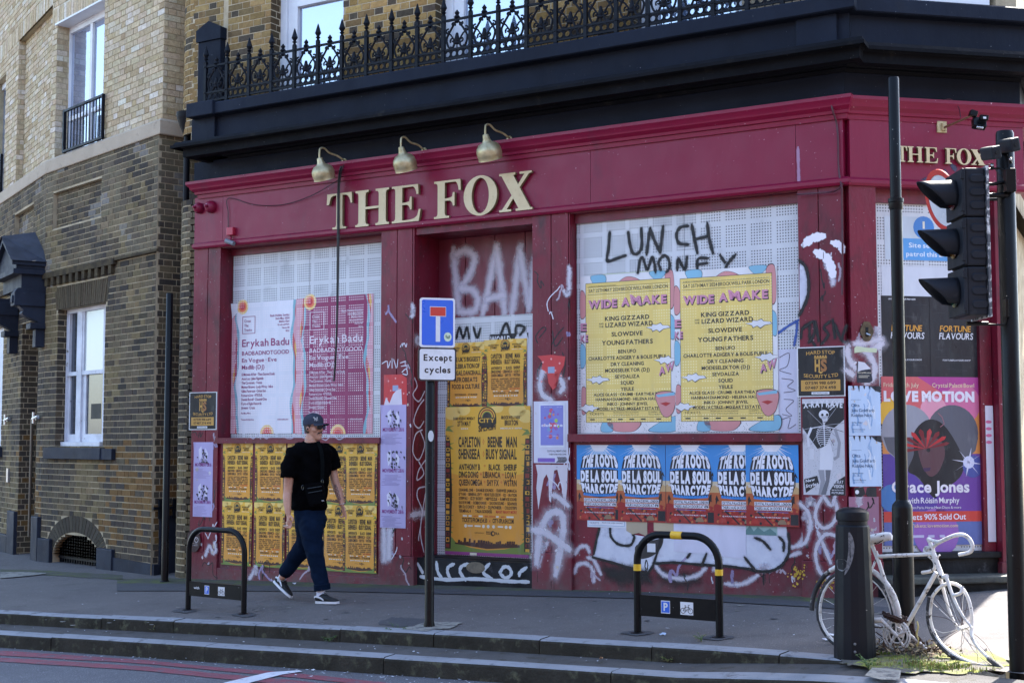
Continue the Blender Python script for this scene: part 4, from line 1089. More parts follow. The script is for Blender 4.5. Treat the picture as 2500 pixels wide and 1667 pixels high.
# escutcheon
def escutcheon():
 a, b = B.px(2115, 809, FO); pts = [(a + .055*math.cos(t)*(1+.12*math.cos(4*t)), b + .088*math.sin(t)*(1-.06*math.cos(4*t))) for t in [i*2*math.pi/24 for i in range(24)]]
 mb = MB(); mb.fprism(B, pts, FO, FO+.012); ob = mb.build('keyhole_plate', mat('dark_bronze', sr(96, 84, 66), .45, sr(62, 54, 44), 20, metal=.6, bump=.2), pub, bevel=.003)
 mb = MB(); mb.fbox(B, a-.013, a+.013, b-.045, b+.035, FO+.012, FO+.014); mb.build('keyhole', M_VOID, ob)
 mb = MB(); mb.tube([B.P(a-.012, b-.02, FO+.02), B.P(a+.02, b-.035, FO+.03)], .008, 6); mb.build('key_stub', M_STEEL, ob)
escutcheon()
# ---------------------------------------------------------------- serif lettering
def bez(p0, p1, p2, n=6): return [((1-t)**2*p0[0]+2*t*(1-t)*p1[0]+t*t*p2[0], (1-t)**2*p0[1]+2*t*(1-t)*p1[1]+t*t*p2[1]) for t in [i/n for i in range(n+1)]]
def serif_letter(ch):                                # polygons in a cap height of 1; returns list of (outline, width)
 s = .055; k = .03
 def stem(x0, x1, w0, w1):                        # a stem with slab serifs top and bottom, bracketed
  return [(w0, 0), (w1, 0), (w1, s)] + bez((x1+.05, s), (x1, s+.01), (x1, s+.10), 4) + bez((x1, 1-s-.10), (x1, 1-s-.01), (x1+.05, 1-s), 4) + [(w1, 1-s), (w1, 1), (w0, 1), (w0, 1-s)] + bez((x0-.05, 1-s), (x0, 1-s-.01), (x0, 1-s-.10), 4) + bez((x0, s+.10), (x0, s+.01), (x0-.05, s), 4) + [(w0, s)]
 if ch == 'T':
  p = [(.18, 0), (.58, 0), (.58, s)] + bez((.52, s), (.47, s+.01), (.47, s+.1), 4) + [(.47, 1-s)] + bez((.56, 1-s), (.68, 1-s-.02), (.715, .70), 5) + [(.76, .70), (.745, 1), (.015, 1), (0, .70), (.045, .70)] + bez((.08, .72), (.10, 1-s-.02), (.20, 1-s), 5) + [(.29, 1-s)] + bez((.29, s+.1), (.29, s+.01), (.24, s), 4) + [(.18, s)]
  return [p], .76
 if ch == 'H':
  return [stem(.08, .26, 0, .34), stem(.60, .78, .52, .86), [(.255, .47), (.605, .47), (.605, .535), (.255, .535)]], .86
 if ch == 'E':
  p = [(0, 0), (.70, 0), (.745, .32), (.70, .32)] + bez((.66, .16), (.60, s+.005), (.44, s), 5) + [(.27, s), (.27, .47)] + bez((.38, .47), (.46, .45), (.475, .33), 4) + [(.515, .33), (.515, .68), (.475, .68)] + bez((.455, .56), (.40, .53), (.27, .53), 4)[0:] + [(.27, 1-s), (.42, 1-s)] + bez((.55, 1-s), (.62, .90), (.64, .73), 5) + [(.69, .73), (.68, 1), (0, 1), (0, 1-s)] + bez((.04, 1-s), (.09, 1-s-.01), (.09, 1-s-.1), 4) + bez((.09, s+.1), (.09, s+.01), (.04, s), 4) + [(0, s)]
  return [p], .745
 if ch == 'F':
  p = [(0, 0), (.38, 0), (.38, s)] + bez((.32, s), (.27, s+.01), (.27, s+.1), 4) + [(.27, .46)] + bez((.38, .46), (.46, .44), (.475, .31), 4) + [(.515, .31), (.515, .67), (.475, .67)] + bez((.455, .56), (.40, .52), (.27, .52), 4) + [(.27, 1-s), (.40, 1-s)] + bez((.54, 1-s), (.60, .90), (.62, .71), 5) + [(.67, .71), (.66, 1), (0, 1), (0, 1-s)] + bez((.04, 1-s), (.09, 1-s-.01), (.09, 1-s-.1), 4) + bez((.09, s+.1), (.09, s+.01), (.04, s), 4) + [(0, s)]
  return [p], .67
 if ch == 'O':
  n = 28; o_ = [(.42+.42*math.cos(2*math.pi*i/n), .5+.53*math.sin(2*math.pi*i/n)) for i in range(n)]
  i_ = [(.42+.215*math.cos(2*math.pi*i/n), .5+.465*math.sin(2*math.pi*i/n)) for i in range(n)]
  return [('ring', o_, i_)], .84
 if ch == 'X':
  a = [(0, 1), (.42, 1), (.42, 1-s), (.365, 1-s-.01), (.80, s+.01), (.86, s), (.86, 0), (.43, 0), (.43, s), (.50, s+.01), (.06, 1-s-.01), (0, 1-s)]
  b = [(.53, 1), (.83, 1), (.83, 1-s), (.765, 1-s-.01), (.48, .56), (.445, .50), (.67, .90), (.60, 1-s), (.53, 1-s)]
  b = [(.53, 1), (.84, 1), (.84, 1-s), (.775, 1-s-.005), (.50, .555), (.455, .625), (.655, 1-s-.005), (.53, 1-s)]
  c = [(0, 0), (.31, 0), (.31, s), (.195, s+.005), (.385, .36), (.345, .44), (.075, s+.005), (0, s)]
  return [a, b, c], .86
def sign_letters(fr, ch_px, name_root, out, depth, size):
 for ch, x0, x1, zt_, zb_ in ch_px:
  shapes, W = serif_letter(ch); mb = MB()
  mp = lambda p: (x0 + p[0] / W * (x1 - x0), zb_ + p[1] * (zt_ - zb_))
  for i, sh in enumerate(shapes):
   dd = .0006 * i
   if sh[0] == 'ring':
    _, o_, i_ = sh; n = len(o_); oo = [mp(p) for p in o_]; ii = [mp(p) for p in i_]
    vs = [fr.P(*p, out+depth) for p in oo] + [fr.P(*p, out+depth) for p in ii] + [fr.P(*p, out) for p in oo] + [fr.P(*p, out) for p in ii]
    mb.add(vs, [(k, (k+1) % n, (k+1) % n + n, k + n) for k in range(n)], 0)
    mb.add(vs, [(k, k+2*n, (k+1) % n + 2*n, (k+1) % n) for k in range(n)] + [(k+n, (k+1) % n + n, (k+1) % n + 3*n, k + 3*n) for k in range(n)], 1)
   else:
    pts = [mp(p) for p in sh]; n = len(pts)
    from mathutils.geometry import tessellate_polygon
    t = tessellate_polygon([[Vector((a_, b_, 0)) for a_, b_ in pts]])
    vs = [fr.P(*p, out+depth+dd) for p in pts]; mb.add(vs, [tuple(x) for x in t], 0)
    vs += [fr.P(*p, out) for p in pts]; mb.add(vs, [(k, k+n, (k+1) % n + n, (k+1) % n) for k in range(n)], 1)
  mb.build('letter', [M_CREAM, M_LEDGE], name_root)
LO = FO + .045
LT = [('T', 798, 860, 507, 558), ('H', 868, 950, 460, 556), ('E', 957, 1027, 450, 544), ('F', 1060, 1125, 436, 535), ('O', 1132, 1214, 427, 525), ('X', 1219, 1300, 414, 520)]
def lz(x, y): return A.pz(x, y, LO)
rows = []
zt_m = [A.pz(x, y, LO) for x, y in ((830, 474), (905, 464), (990, 452), (1095, 440), (1260, 419))]
ZT = sum(zt_m)/5; ZBm = [A.pz(x, y, LO) for x, y in ((830, 560), (905, 553), (990, 543), (1095, 532), (1260, 512))]; ZBt = sum(ZBm)/5
sg = empty('pub_sign_lettering', A.P(A.pu(1050, 490, LO), ZBt, LO), 'large cream serif letters THE FOX on the crimson fascia above the doorway', 'sign lettering')
sign_letters(A, [(c, A.pu(a, 490, LO), A.pu(b, 490, LO), ZT, ZBt) for c, a, b, _, _ in LT], sg, FO+.012, .035, 1)
LT2 = [('T', 2192, 2216), ('H', 2217, 2254), ('E', 2259, 2291), ('F', 2309, 2336), ('O', 2337, 2372), ('X', 2372, 2406)]
zt2 = B.pz(2300, 361, LO); zb2 = B.pz(2300, 399, LO)
sg2 = empty('pub_sign_lettering', B.P(B.pu(2300, 380, LO), zb2, LO), 'small cream serif letters THE FOX on the corner fascia behind the traffic light', 'sign lettering')
sign_letters(B, [(c, B.pu(a, 380, LO), B.pu(b, 380, LO), zt2, zb2) for c, a, b in LT2], sg2, FO+.01, .03, 1)
# ---------------------------------------------------------------- iron railing on the coping
RO = .20
rail = empty('iron_railing', A.P(-4, Zt, RO), 'ornate black cast iron railing with scrolls and spikes along the balcony edge', 'railing')
ZR0 = Zt; hR = A.pz(502, 165, RO) - Zt                # top rail height above the coping
u = A.pu(502, 200, RO); uR = A.pu(2030, 40, RO); pitchR = (A.pu(893, 150, RO) - u) / 7.0 if False else (A.pu(1149, 60, RO) - u) / 11.0
def rp(m, fr, pts, r, n=5): m.tube([fr.P(a, b, RO) for a, b in pts], r, n)
post_me = bay_me = None
zt_r = ZR0 + hR
mb = MB(); mb.fbox(A, u, uR, zt_r-.011, zt_r+.011, RO-.011, RO+.011); mb.build('top_rail', M_IRON, rail)
zl1, zl2 = ZR0 + hR*.33, ZR0 + hR*.12
for z in (zl1, zl2):
 mb = MB(); mb.fbox(A, u, uR, z-.010, z+.010, RO-.010, RO+.010); mb.build('lower_rail', M_IRON, rail)
def finial(m, x, z, s):
 prof = [(0.010, 0), (.022, .004), (.010, .02), (.024, .035), (.012, .045), (.030, .075), (.022, .10), (.008, .15), (.0, .17)]
 m.lathe([(r_*s, h*s) for r_, h in prof], A.P(x, z, RO), 8)
def arc(cx, cz, r_, a0, a1, n=10): return [(cx + r_*math.cos(R(a0+(a1-a0)*i/n)), cz + r_*math.sin(R(a0+(a1-a0)*i/n))) for i in range(n+1)]
def spiral(cx, cz, r0, r1, a0, a1, n=14): return [(cx + (r0+(r1-r0)*i/n)*math.cos(R(a0+(a1-a0)*i/n)), cz + (r0+(r1-r0)*i/n)*math.sin(R(a0+(a1-a0)*i/n))) for i in range(n+1)]
def make_post(x):
 m = MB(); m.fbox(A, x-.018, x+.018, ZR0, zt_r+.05, RO-.018, RO+.018)
 for z in (zl1, zt_r, ZR0+.02): m.lathe([(.012, -.016), (.026, -.008), (.026, .008), (.012, .016)], A.P(x, z, RO), 8)
 finial(m, x, zt_r+.05, 1.15)
 return m.build('railing_post', M_IRON, rail, loc=None)
def make_bay(x0, x1):
 c = (x0+x1)/2; w_ = (x1-x0)/2; m = MB(); H = zt_r - zl1
 for s in (-1, 1):
  pts = [(c + s*.012, zt_r-.015), (c + s*w_*.28, zt_r-H*.18), (c + s*w_*.62, zl1+H*.58), (c + s*w_*.84, zl1+H*.36), (c + s*w_*.66, zl1+H*.08), (c + s*w_*.34, zl1+H*.06), (c + s*w_*.16, zl1+H*.24)]
  m.tube([A.P(p.x, p.y, RO) for p in cat_rom([(a, b, 0) for a, b in pts], 5)], .011, 6)
  rp(m, A, spiral(c + s*w_*.30, zt_r-H*.16, .004, .026, 0, 400*s), .009)
  rp(m, A, spiral(c + s*w_*.74, zl1+H*.62, .004, .030, 90, 90+380*s), .009)
  rp(m, A, spiral(c + s*w_*.36, zl1+H*.30, .004, .030, 200, 200-380*s), .009)
  rp(m, A, [(c + s*w_*.14, zl1+H*.26), (c + s*w_*.5, zl1+H*.5), (c + s*w_*.9, zl1+H*.62)], .009)
 m.ball(A.P(c, zl1+H*.34, RO), (.026, .018, .044), n=8); m.ball(A.P(c, zl1+H*.20, RO), (.042, .018, .020), n=8)
 m.ball(A.P(c, zl1+H*.46, RO), (.018, .014, .028), n=8)
 m.lathe([(.008, -.04), (.026, -.025), (.015, 0), (.034, .02), (.016, .045), (.026, .065), (.0, .10)], A.P(c, zt_r, RO), 8)
 rp(m, A, [(c, zl1+.01), (c, zl1+H*.2)], .007)
 for k in range(4):                                # ring border
  xx = x0 + (x1-x0)*(k+.5)/4; rr = (zl1-zl2)/2*.72
  rp(m, A, arc(xx, (zl1+zl2)/2, rr, 0, 360, 10), .009)
  rp(m, A, [(xx-(x1-x0)/8, zl2+.01), (xx-rr*.7, (zl1+zl2)/2-rr*.7)], .005); rp(m, A, [(xx+(x1-x0)/8, zl2+.01), (xx+rr*.7, (zl1+zl2)/2-rr*.7)], .005)
  rp(m, A, [(xx-(x1-x0)/8, zl1-.01), (xx-rr*.7, (zl1+zl2)/2+rr*.7)], .005); rp(m, A, [(xx+(x1-x0)/8, zl1-.01), (xx+rr*.7, (zl1+zl2)/2+rr*.7)], .005)
  rp(m, A, [(xx+(x1-x0)/8, zl2-.03), (xx+(x1-x0)/8, zl1+.035)], .0055)
 return m.build('scrollwork', M_IRON, rail, smooth=50)
p0_ = make_post(u); b0_ = make_bay(u+.014, u+pitchR-.014); k = 1
du = Vector((A.u[0], A.u[1], 0)) * pitchR
while u + pitchR * k < uR + .01:
 c = p0_.copy(); COL.objects.link(c); c.location = p0_.location + du * k
 if u + pitchR * (k+1) < uR + .01: c = b0_.copy(); COL.objects.link(c); c.location = b0_.location + du * k
 k += 1
# ---------------------------------------------------------------- posters, signs and graffiti on the pub
class Poster:                                        # x 0..1 to the right, y 0..1 downwards on the sheet
 def __init__(s, fr, u0, u1, z0, z1, out, skew=0.0):
  s.fr, s.u0, s.u1, s.z0, s.z1, s.out, s.skew = fr, u0, u1, z0, z1, out, skew
  s.w = abs(u1 - u0); s.h = z1 - z0; s.parts = {}; s.mats = {}
 def uz(s, x, y): return s.u0 + x * (s.u1 - s.u0), s.z1 - y * s.h + s.skew * x
 def P(s, x, y, o=0.0):
  u, z = s.uz(x, y); return s.fr.P(u, z, s.out + o)
 def _mb(s, part, m):
  if part not in s.parts: s.parts[part] = MB(); s.mats[part] = []
  if m not in s.mats[part]: s.mats[part].append(m)
  return s.parts[part], s.mats[part].index(m)
 def poly(s, pts, m, lay=1, part='picture'):
  mb, i = s._mb(part, m)
  from mathutils.geometry import tessellate_polygon
  t = tessellate_polygon([[Vector((a, b, 0)) for a, b in pts]])
  uv = [s.uz(a, b) for a, b in pts]
  mb.add([s.P(a, b, lay * .0006) for a, b in pts], [tuple(x) for x in t], i, uv)
 def rect(s, x0, y0, x1, y1, m, lay=1, part='picture'): s.poly([(x0, y1), (x1, y1), (x1, y0), (x0, y0)], m, lay, part)
 def disc(s, cx, cy, r, m, lay=1, part='picture', n=20, sy=1.0, a0=0, a1=360):
  k = s.w / s.h
  s.poly([(cx + r * math.cos(R(a0 + (a1 - a0) * i / n)), cy - r * k * sy * math.sin(R(a0 + (a1 - a0) * i / n))) for i in range(n + (0 if a1 - a0 == 360 else 1))], m, lay, part)
 def ring(s, cx, cy, r, t, m, lay=1, part='picture', n=20, a0=0, a1=360, sy=1.0):
  k = s.w / s.h * sy
  pts = [(cx + (r + t/2) * math.cos(R(a0 + (a1-a0)*i/n)), cy - (r + t/2) * k * math.sin(R(a0 + (a1-a0)*i/n))) for i in range(n+1)]
  pin = [(cx + (r - t/2) * math.cos(R(a0 + (a1-a0)*i/n)), cy - (r - t/2) * k * math.sin(R(a0 + (a1-a0)*i/n))) for i in range(n+1)]
  mb, ix = s._mb(part, m)
  mb.add([s.P(a, b, lay*.0006) for a, b in pts + pin], [(i, i+1, i+n+2, i+n+1) for i in range(n)], ix, [s.uz(a, b) for a, b in pts+pin])
 def line(s, pts, wd, m, lay=1, part='picture'):        # wd in units of the sheet's width
  k = s.w / s.h; q = [Vector((x, y / k, 0)) for x, y in pts]; L = []; Rr = []
  for i, p in enumerate(q):
   t = (q[min(i+1, len(q)-1)] - q[max(i-1, 0)]).normalized(); nn = Vector((-t.y, t.x, 0)) * wd / 2
   L.append(p + nn); Rr.append(p - nn)
  mb, ix = s._mb(part, m); a = [(v.x, v.y * k) for v in L + Rr]; n = len(q)
  mb.add([s.P(x, y, lay*.0006) for x, y in a], [(i, i+1, i+n+1, i+n) for i in range(n-1)], ix, [s.uz(x, y) for x, y in a])
 def text(s, t, x0, x1, yt, yb, m, lay=3, bold=0.02, align='fit', ratio=0.8, gap=0.09, warp=None, part='lettering', rot=False, space=.28):
  vs, fs, W = text_geo(t, bold, gap, space)
  h = yb - yt
  if align == 'fit': sx = (x1 - x0) / W; xs = x0
  else:
   sx = h * s.h / s.w * ratio
   if align in 'clr': sx = min(sx, (x1 - x0) / W)
   xs = {'l': x0, 'c': (x0 + x1 - W * sx) / 2, 'r': x1 - W * sx}[align]
  P = []
  for x, y in vs:
   q = (xs + x * sx, yb - y * h)
   if warp: q = warp(*q)
   P.append(q)
  mb, ix = s._mb(part, m)
  mb.add([s.P(a, b, lay*.0006) for a, b in P], fs, ix, [s.uz(a, b) for a, b in P])
 def vtext(s, t, x0, x1, yt, yb, m, lay=3, bold=0.01, up=True, part='lettering'):     # running upwards, cap height x0..x1
  vs, fs, W = text_geo(t, bold)
  mb, ix = s._mb(part, m)
  P = [((x1 - y * (x1 - x0)), yb - x / W * (yb - yt)) if up else ((x0 + y * (x1 - x0)), yt + x / W * (yb - yt)) for x, y in vs]
  mb.add([s.P(a, b, lay*.0006) for a, b in P], fs, ix, [s.uz(a, b) for a, b in P])
 def sheet(s, name, m, label, cat, group=None, outline=None, thick=.0015, curl=0.0):
  mb = MB(); nx, ny = 10, 16; rg = random.Random(hash(label) & 255 if False else len(label) * 7 + int(s.w * 1000))
  if outline:
   mb.fprism(_PF(s), outline, -thick, 0)
   mb.has_uv = False
  else:
   vs = []; uv = []
   for j in range(ny + 1):
    for i in range(nx + 1):
     x, y = i / nx, j / ny
     e = min(x, 1 - x, y, 1 - y)
     c = curl * max(0, .10 - x - y) if curl else 0
     vs.append(s.P(x, y, (-.0006 if e > 0 else .0) + c)); uv.append(s.uz(x, y))
   mb.add(vs, [((j+1)*(nx+1)+i, (j+1)*(nx+1)+i+1, j*(nx+1)+i+1, j*(nx+1)+i) for j in range(ny) for i in range(nx)], 0, uv)
   rim = [(0, 0), (1, 0), (1, 1), (0, 1)]
   for a, b in zip(rim, rim[1:] + rim[:1]):
    mb.add([s.P(*a, 0), s.P(*b, 0), s.P(*b, -thick), s.P(*a, -thick)], [(0,1,2,3)], 0, [s.uz(*a), s.uz(*b), s.uz(*b), s.uz(*a)])
  root = mb.build(name, m)
  tag(root, label, cat, group)
  for part, b in s.parts.items():
   o_ = b.build(part, s.mats[part], root)
   if part in ('lettering', 'picture', 'logo'): o_['kind'] = 'stuff'
  return root
class _PF:
 def __init__(s, p): s.p = p
 def P(s, x, y, o=0): return s.p.P(x, y, o)
def on(fr, x0, x1, y0, y1, out, xm=None):               # poster from photo pixels: left, right, top, bottom (measured at the middle)
 xm = xm or (x0 + x1) / 2
 return Poster(fr, fr.pu(x0, (y0+y1)/2, out), fr.pu(x1, (y0+y1)/2, out), fr.pz(xm, y1, out), fr.pz(xm, y0, out), out)
def Z(x0, y0, k, pts): return [(x0 + a / k, y0 + b / k) for a, b in pts]
PW = (sr(228, 226, 226), 1)
SCR1 = FO - r1 + .002; SCR2 = FO - r2 + .002
# ---- two festival posters on the left window
def wavy(x, a, f, ph, n=26): return [(x + a * math.sin(f * i / n + ph) + a * .5 * math.sin(2.3 * f * i / n + ph * 2), i / n) for i in range(n + 1)]
def tracks(fr, x0, x1, y0, y1, out, bg, fg, lab, seed):
 p = on(fr, x0, x1, y0, y1, out)
 pf = (sr(236, 226, 230), .8)
 ms = [ink(c, perf=pf) for c in ((226, 178, 96), (196, 76, 84), (128, 176, 190), (214, 156, 168))]
 def side(x, sgn, ph):
  for k, (mm, dx) in enumerate(zip(ms, (.0, .035, .065, .02))):
   e = wavy(x - sgn * dx, .022, 11, ph + k * .5); lim = 1 if sgn > 0 else 0
   p.poly([(max(0, min(1, a)), b) for a, b in e] + [(lim, 1), (lim, 0)], mm, 1 + [2, 1, 0, 3][k] * .34)
 side(.97, 1, seed); side(.035, -1, seed + 2)
 for cx, cy, rr in ((.16, .03, .085), (.55, 1.0, .10)):
  a0, a1 = (180, 360) if cy < .02 else (0, 180) if cy > .98 else (0, 360)
  for q, cc in enumerate(((232, 200, 130), (226, 120, 80), (200, 60, 70))): p.disc(cx, cy, rr * (1 - q * .28), ink(cc, perf=pf), 2.2 + q * .3, a0=a0, a1=a1)
 T = ink(fg); X0, X1 = .16, .86
 Y = lambda z: (z - 510) / 900
 bx0, by0, bx1, by1 = .16, Y(605), .355, Y(725)
 for a, b, c, d in ((bx0, by0, bx1, by0+.004), (bx0, by1-.004, bx1, by1), (bx0, by0, bx0+.008, by1), (bx1-.008, by0, bx1, by1)): p.rect(a, b, c, d, T, 3, 'logo')
 for i, t in enumerate(('Cross', 'The', 'Tracks')): p.text(t, bx0+.03, bx1-.02, Y(628+i*31), Y(646+i*31), T, 3, .012, 'l', .95, part='logo')
 for i, (t, h) in enumerate((('Bank Holiday Sunday', 15), ('26th May 2024', 15), ('Midday-10pm', 13), ('Brockwell Park', 12), ('Herne Hill', 12), ('SE24', 12))): p.text(t, .4, X1, Y(602+i*22), Y(602+h+i*22), T, 3, .01, 'r', .95)
 p.text('Erykah Badu', X0, X1, Y(764), Y(815), T, 3, .016)
 p.text('BADBADNOTGOOD', X0, X1, Y(846), Y(874), T, 3, .014)
 p.text('En Vogue · Eve', X0, .68, Y(894), Y(922), T, 3, .014)
 p.text('Madlib (DJ)', X0, .50, Y(941), Y(970), T, 3, .014)
 for i, t in enumerate(('El Michels Affair · Thee Sacred Souls', 'Ama Lou · Jalen Ngonda', 'The Cavemen. · Venna', 'Mansur Brown · Lady Wray · Iniko', 'Gilles Peterson · Orion Sun', 'Romare Live · 47SOUL', 'Dennis Bovell · Channel One', '15 yrs of Eglo Records', 'Jitwam · Cruza')):
  p.text(t, X0, X1, Y(996+i*28.5), Y(1014+i*28.5), T, 3, .012, 'l', .80)
 p.text('Plus Many More', X0, X1, Y(1264), Y(1276), T, 3, .008, 'l', .8)
 p.text('Tickets On Sale Now', X0, .5, Y(1308), Y(1320), T, 3, .008, 'l', .8); p.text('xthetracks.com', .5, X1, Y(1308), Y(1320), T, 3, .008, 'r', .85)
 p.vtext('Cross The Tracks', .05, .085, .28, .56, T if seed > 3 else ink((150, 60, 110)), 3, .012)
 return p.sheet('festival_poster', ink(bg, perf=pf), lab, 'poster', 'pair of music festival posters on the left window', curl=.25 if seed < 3 else 0)
tracks(A, 565, 729, 736, 1058, SCR1, (222, 222, 230), (150, 56, 108), 'white festival poster with purple lettering pasted on the left steel screen', 1)
tracks(A, 727, 911, 723, 1059, SCR1 + .004, (146, 52, 96), (226, 214, 224), 'purple festival poster with white lettering pasted on the left steel screen', 5)
# ---- yellow reggae festival posters
BRN = ink((52, 44, 34)); CSY = ink((230, 176, 62)); CSO = ink((224, 156, 60)); CSP = ink((238, 202, 112)); GRN = ink((120, 138, 66)); REDP = ink((198, 70, 48)); WHP = ink((230, 222, 200)); DBR = ink((78, 50, 40)); DRD = ink((140, 56, 44))
def splash(p, variant=0):
 W_, H_ = 510., 865.; X = lambda v: (v - 455) / W_; Y = lambda v: (v - 480) / H_
 rg = random.Random(4)
 p.poly([(0, .45), (0, 1), (1, 1), (1, .45), (.8, .47), (.5, .44), (.2, .48)], CSO, .3)
 for cx, cy, r_ in ((.08, .04, .10), (.22, .02, .08), (.85, .03, .10), (.95, .07, .09), (.62, .01, .07)):
  p.poly([(max(0, min(1, cx + r_*math.cos(t))), max(0, cy + r_*.5*math.sin(t))) for t in [i*math.pi/8 for i in range(16)]], CSP, .5)
 p.poly([(0, Y(1345)), (1, Y(1345)), (1, Y(1300)), (.93, Y(1270)), (.86, Y(1300)), (.7, Y(1320)), (.5, Y(1330)), (.3, Y(1318)), (.13, Y(1290)), (.08, Y(1260)), (0, Y(1250))], GRN, .8)
 pts = [(.12, Y(1300))]; x = .12                                                # skyline
 while x < .88:
  w_ = rg.uniform(.012, .028); h = rg.uniform(12, 46) * (1 if .2 < x < .5 else .7)
  pts += [(x, Y(1302 - h)), (x + w_, Y(1302 - h))]; x += w_
  pts.append((x, Y(1302 - rg.uniform(4, 14)))); x += .004
 pts += [(.88, Y(1306)), (.5, Y(1322))]
 p.poly(pts, DBR, 1.1)
 for sx in (0, 1):                                                             # speaker towers up both edges
  y = Y(655)
  fx = lambda a: a if sx == 0 else 1 - a
  p.poly([(fx(.0), Y(650)), (fx(.055), Y(655)), (fx(.07), Y(800)), (fx(.085), Y(1000)), (fx(.07), Y(1330)), (fx(0), Y(1330))], BRN, 1.2)
  while y < Y(1320):
   h = rg.uniform(.022, .04)
   p.rect(*sorted((fx(.012), fx(rg.uniform(.04, .06))))[:1], y, max(fx(.012), fx(.052)), y + h * .8, [CSY, DRD, CSO][rg.randrange(3)], 1.5)
   if rg.random() < .5: p.disc(fx(.032), y + h * .4, .014, BRN, 1.8, n=8)
   y += h + .006
  for k in range(7):
   yy = Y(640 + k * 100 + rg.uniform(-20, 20)); p.poly([(fx(.0), yy), (fx(.10), yy + .01), (fx(.05), yy - .02), (fx(.11), yy - .035), (fx(.03), yy - .03)], GRN, 1.0)
 cx = X(710)                                                                   # round badge
 for i, (r_, m) in enumerate(((.106, BRN), (.094, CSY), (.082, DRD), (.070, CSY), (.060, GRN), (.05, BRN))): p.disc(cx, Y(545), r_, m, 2 + i * .2, 'logo', a0=0, a1=180)
 p.rect(cx-.108, Y(545), cx+.108, Y(580), BRN, 3, 'logo'); p.poly([(cx-.108, Y(579)), (cx-.06, Y(606)), (cx+.06, Y(606)), (cx+.108, Y(579))], BRN, 3, 'logo')
 p.text('CITY', cx-.092, cx+.092, Y(550), Y(576), CSY, 6, .03, part='logo')
 p.text('SPLASH', cx-.10, cx+.10, Y(586), Y(624), BRN, 7, .035, part='logo', warp=lambda a, b: (a, b + (a - cx) * -.08))
 T = lambda t, a, b, c, d, m=BRN, bo=.03: p.text(t, X(a), X(b), Y(c), Y(d), m, 3, bo)
 T('BANK HOLIDAY MONDAY', 505, 636, 541, 559); T('27TH MAY', 530, 612, 565, 596); T('2024', 552, 595, 606, 615, WHP)
 T('BROCKWELL PARK', 795, 906, 537, 556); T('BRIXTON', 815, 893, 562, 593); T('MIDDAY-10PM', 790, 915, 606, 615, WHP)
 if variant == 0:
  T('CAPLETON', 537, 669, 660, 722); T('BEENIE', 714, 800, 660, 722); T('MAN', 824, 886, 660, 722); T('SHENSEEA', 537, 669, 732, 793); T('BUSY SIGNAL', 703, 886, 732, 793)
  T('ANTHONY B', 540, 668, 822, 858); T('BLACK', 720, 790, 822, 858); T('SHERIF', 810, 885, 822, 858); T('DING DONG', 540, 658, 867, 904); T('LIBIANCA', 686, 790, 867, 904); T('LOJAY', 818, 885, 867, 904)
  T('QUEEN OMEGA', 540, 682, 914, 950); T('SHY FX', 710, 780, 914, 950); T('WSTRN', 809, 885, 914, 950)
  for a, b in ((689, 690), (689, 762)): p.poly([(X(a-5), Y(b)), (X(a), Y(b-18)), (X(a+5), Y(b)), (X(a), Y(b+18))], REDP, 3); p.poly([(X(a-3), Y(b)), (X(a), Y(b-13)), (X(a+3), Y(b)), (X(a), Y(b+13))], CSY, 3.4)
  for a, b in ((696, 832), (674, 882), (805, 882), (696, 928), (796, 928)): p.ring(X(a), Y(b), .008, .004, REDP, 3, n=8)
  rows = (('CHANNEL ONE', 'DANKIE SOUNDS', 'DUBWISE JAMAICA'), ("D'YANI", 'GENERAL LEVY', 'HEARTLESS CREW', 'IQ', 'IRATION'), ('STEPPAS', 'IZZY BOSSY', 'NEPTIZZLE', 'RAMPAGE SOUND'), ('RAS KWAME', 'ROBBO RANX', 'SAXON SOUND', 'SEANI B'), ('SIR DJ COREY', 'SUPA D', 'DJ PIONEER', 'COLDSTEPS'))
  for i, row in enumerate(rows):
   tot = sum(len(t) for t in row) + 2.4 * (len(row) - 1); x = 540
   for t in row:
    w_ = 346 * len(t) / tot; T(t, x, x + w_, 968 + i*25, 986 + i*25, BRN, .025); x += w_ + 346 * 2.4 / tot
    if x < 880: p.disc(X(x - 346*1.2/tot), Y(977 + i*25), .005, REDP, 3, n=6)
  T('TERMINAL 4', 540, 612, 1093, 1111); T('TALIA GODDESS', 640, 740, 1093, 1111); T('MANY MANY MORE', 764, 886, 1093, 1111, REDP)
  T('60+', 630, 655, 1126, 1136, REDP, .01); T('30,000', 695, 760, 1126, 1136, REDP, .01); T('48+', 792, 820, 1126, 1136, REDP, .01)
  for a, b in ((565, 590), (600, 618), (660, 685), (765, 780), (826, 868)): p.rect(X(a), Y(1126), X(b), Y(1136), WHP, 3)
 else:
  for i, t in enumerate(("THE UK'S BIGGEST", 'CELEBRATION OF', 'REGGAE, DANCEHALL', 'AFROBEATS', 'FOOD & CULTURE')):
   k = len(t) / 17; p.text(t, .5 - .40*k**.4, .5 + .40*k**.4, Y(668 + i*88), Y(728 + i*88), BRN, 3, .03)
 T('TICKETS FROM £54.50', 560, 712, 1142, 1168); T('CITY-SPLASH.COM', 744, 868, 1142, 1168); T('x', 722, 732, 1148, 1164, REDP)
 for a in (582, 690, 718, 750, 824, 848): p.disc(X(a), Y(1190), .017, WHP, 3, n=10)
 for a, b in ((594, 625), (636, 672), (775, 806)): p.rect(X(a), Y(1185), X(b), Y(1194), WHP, 3)
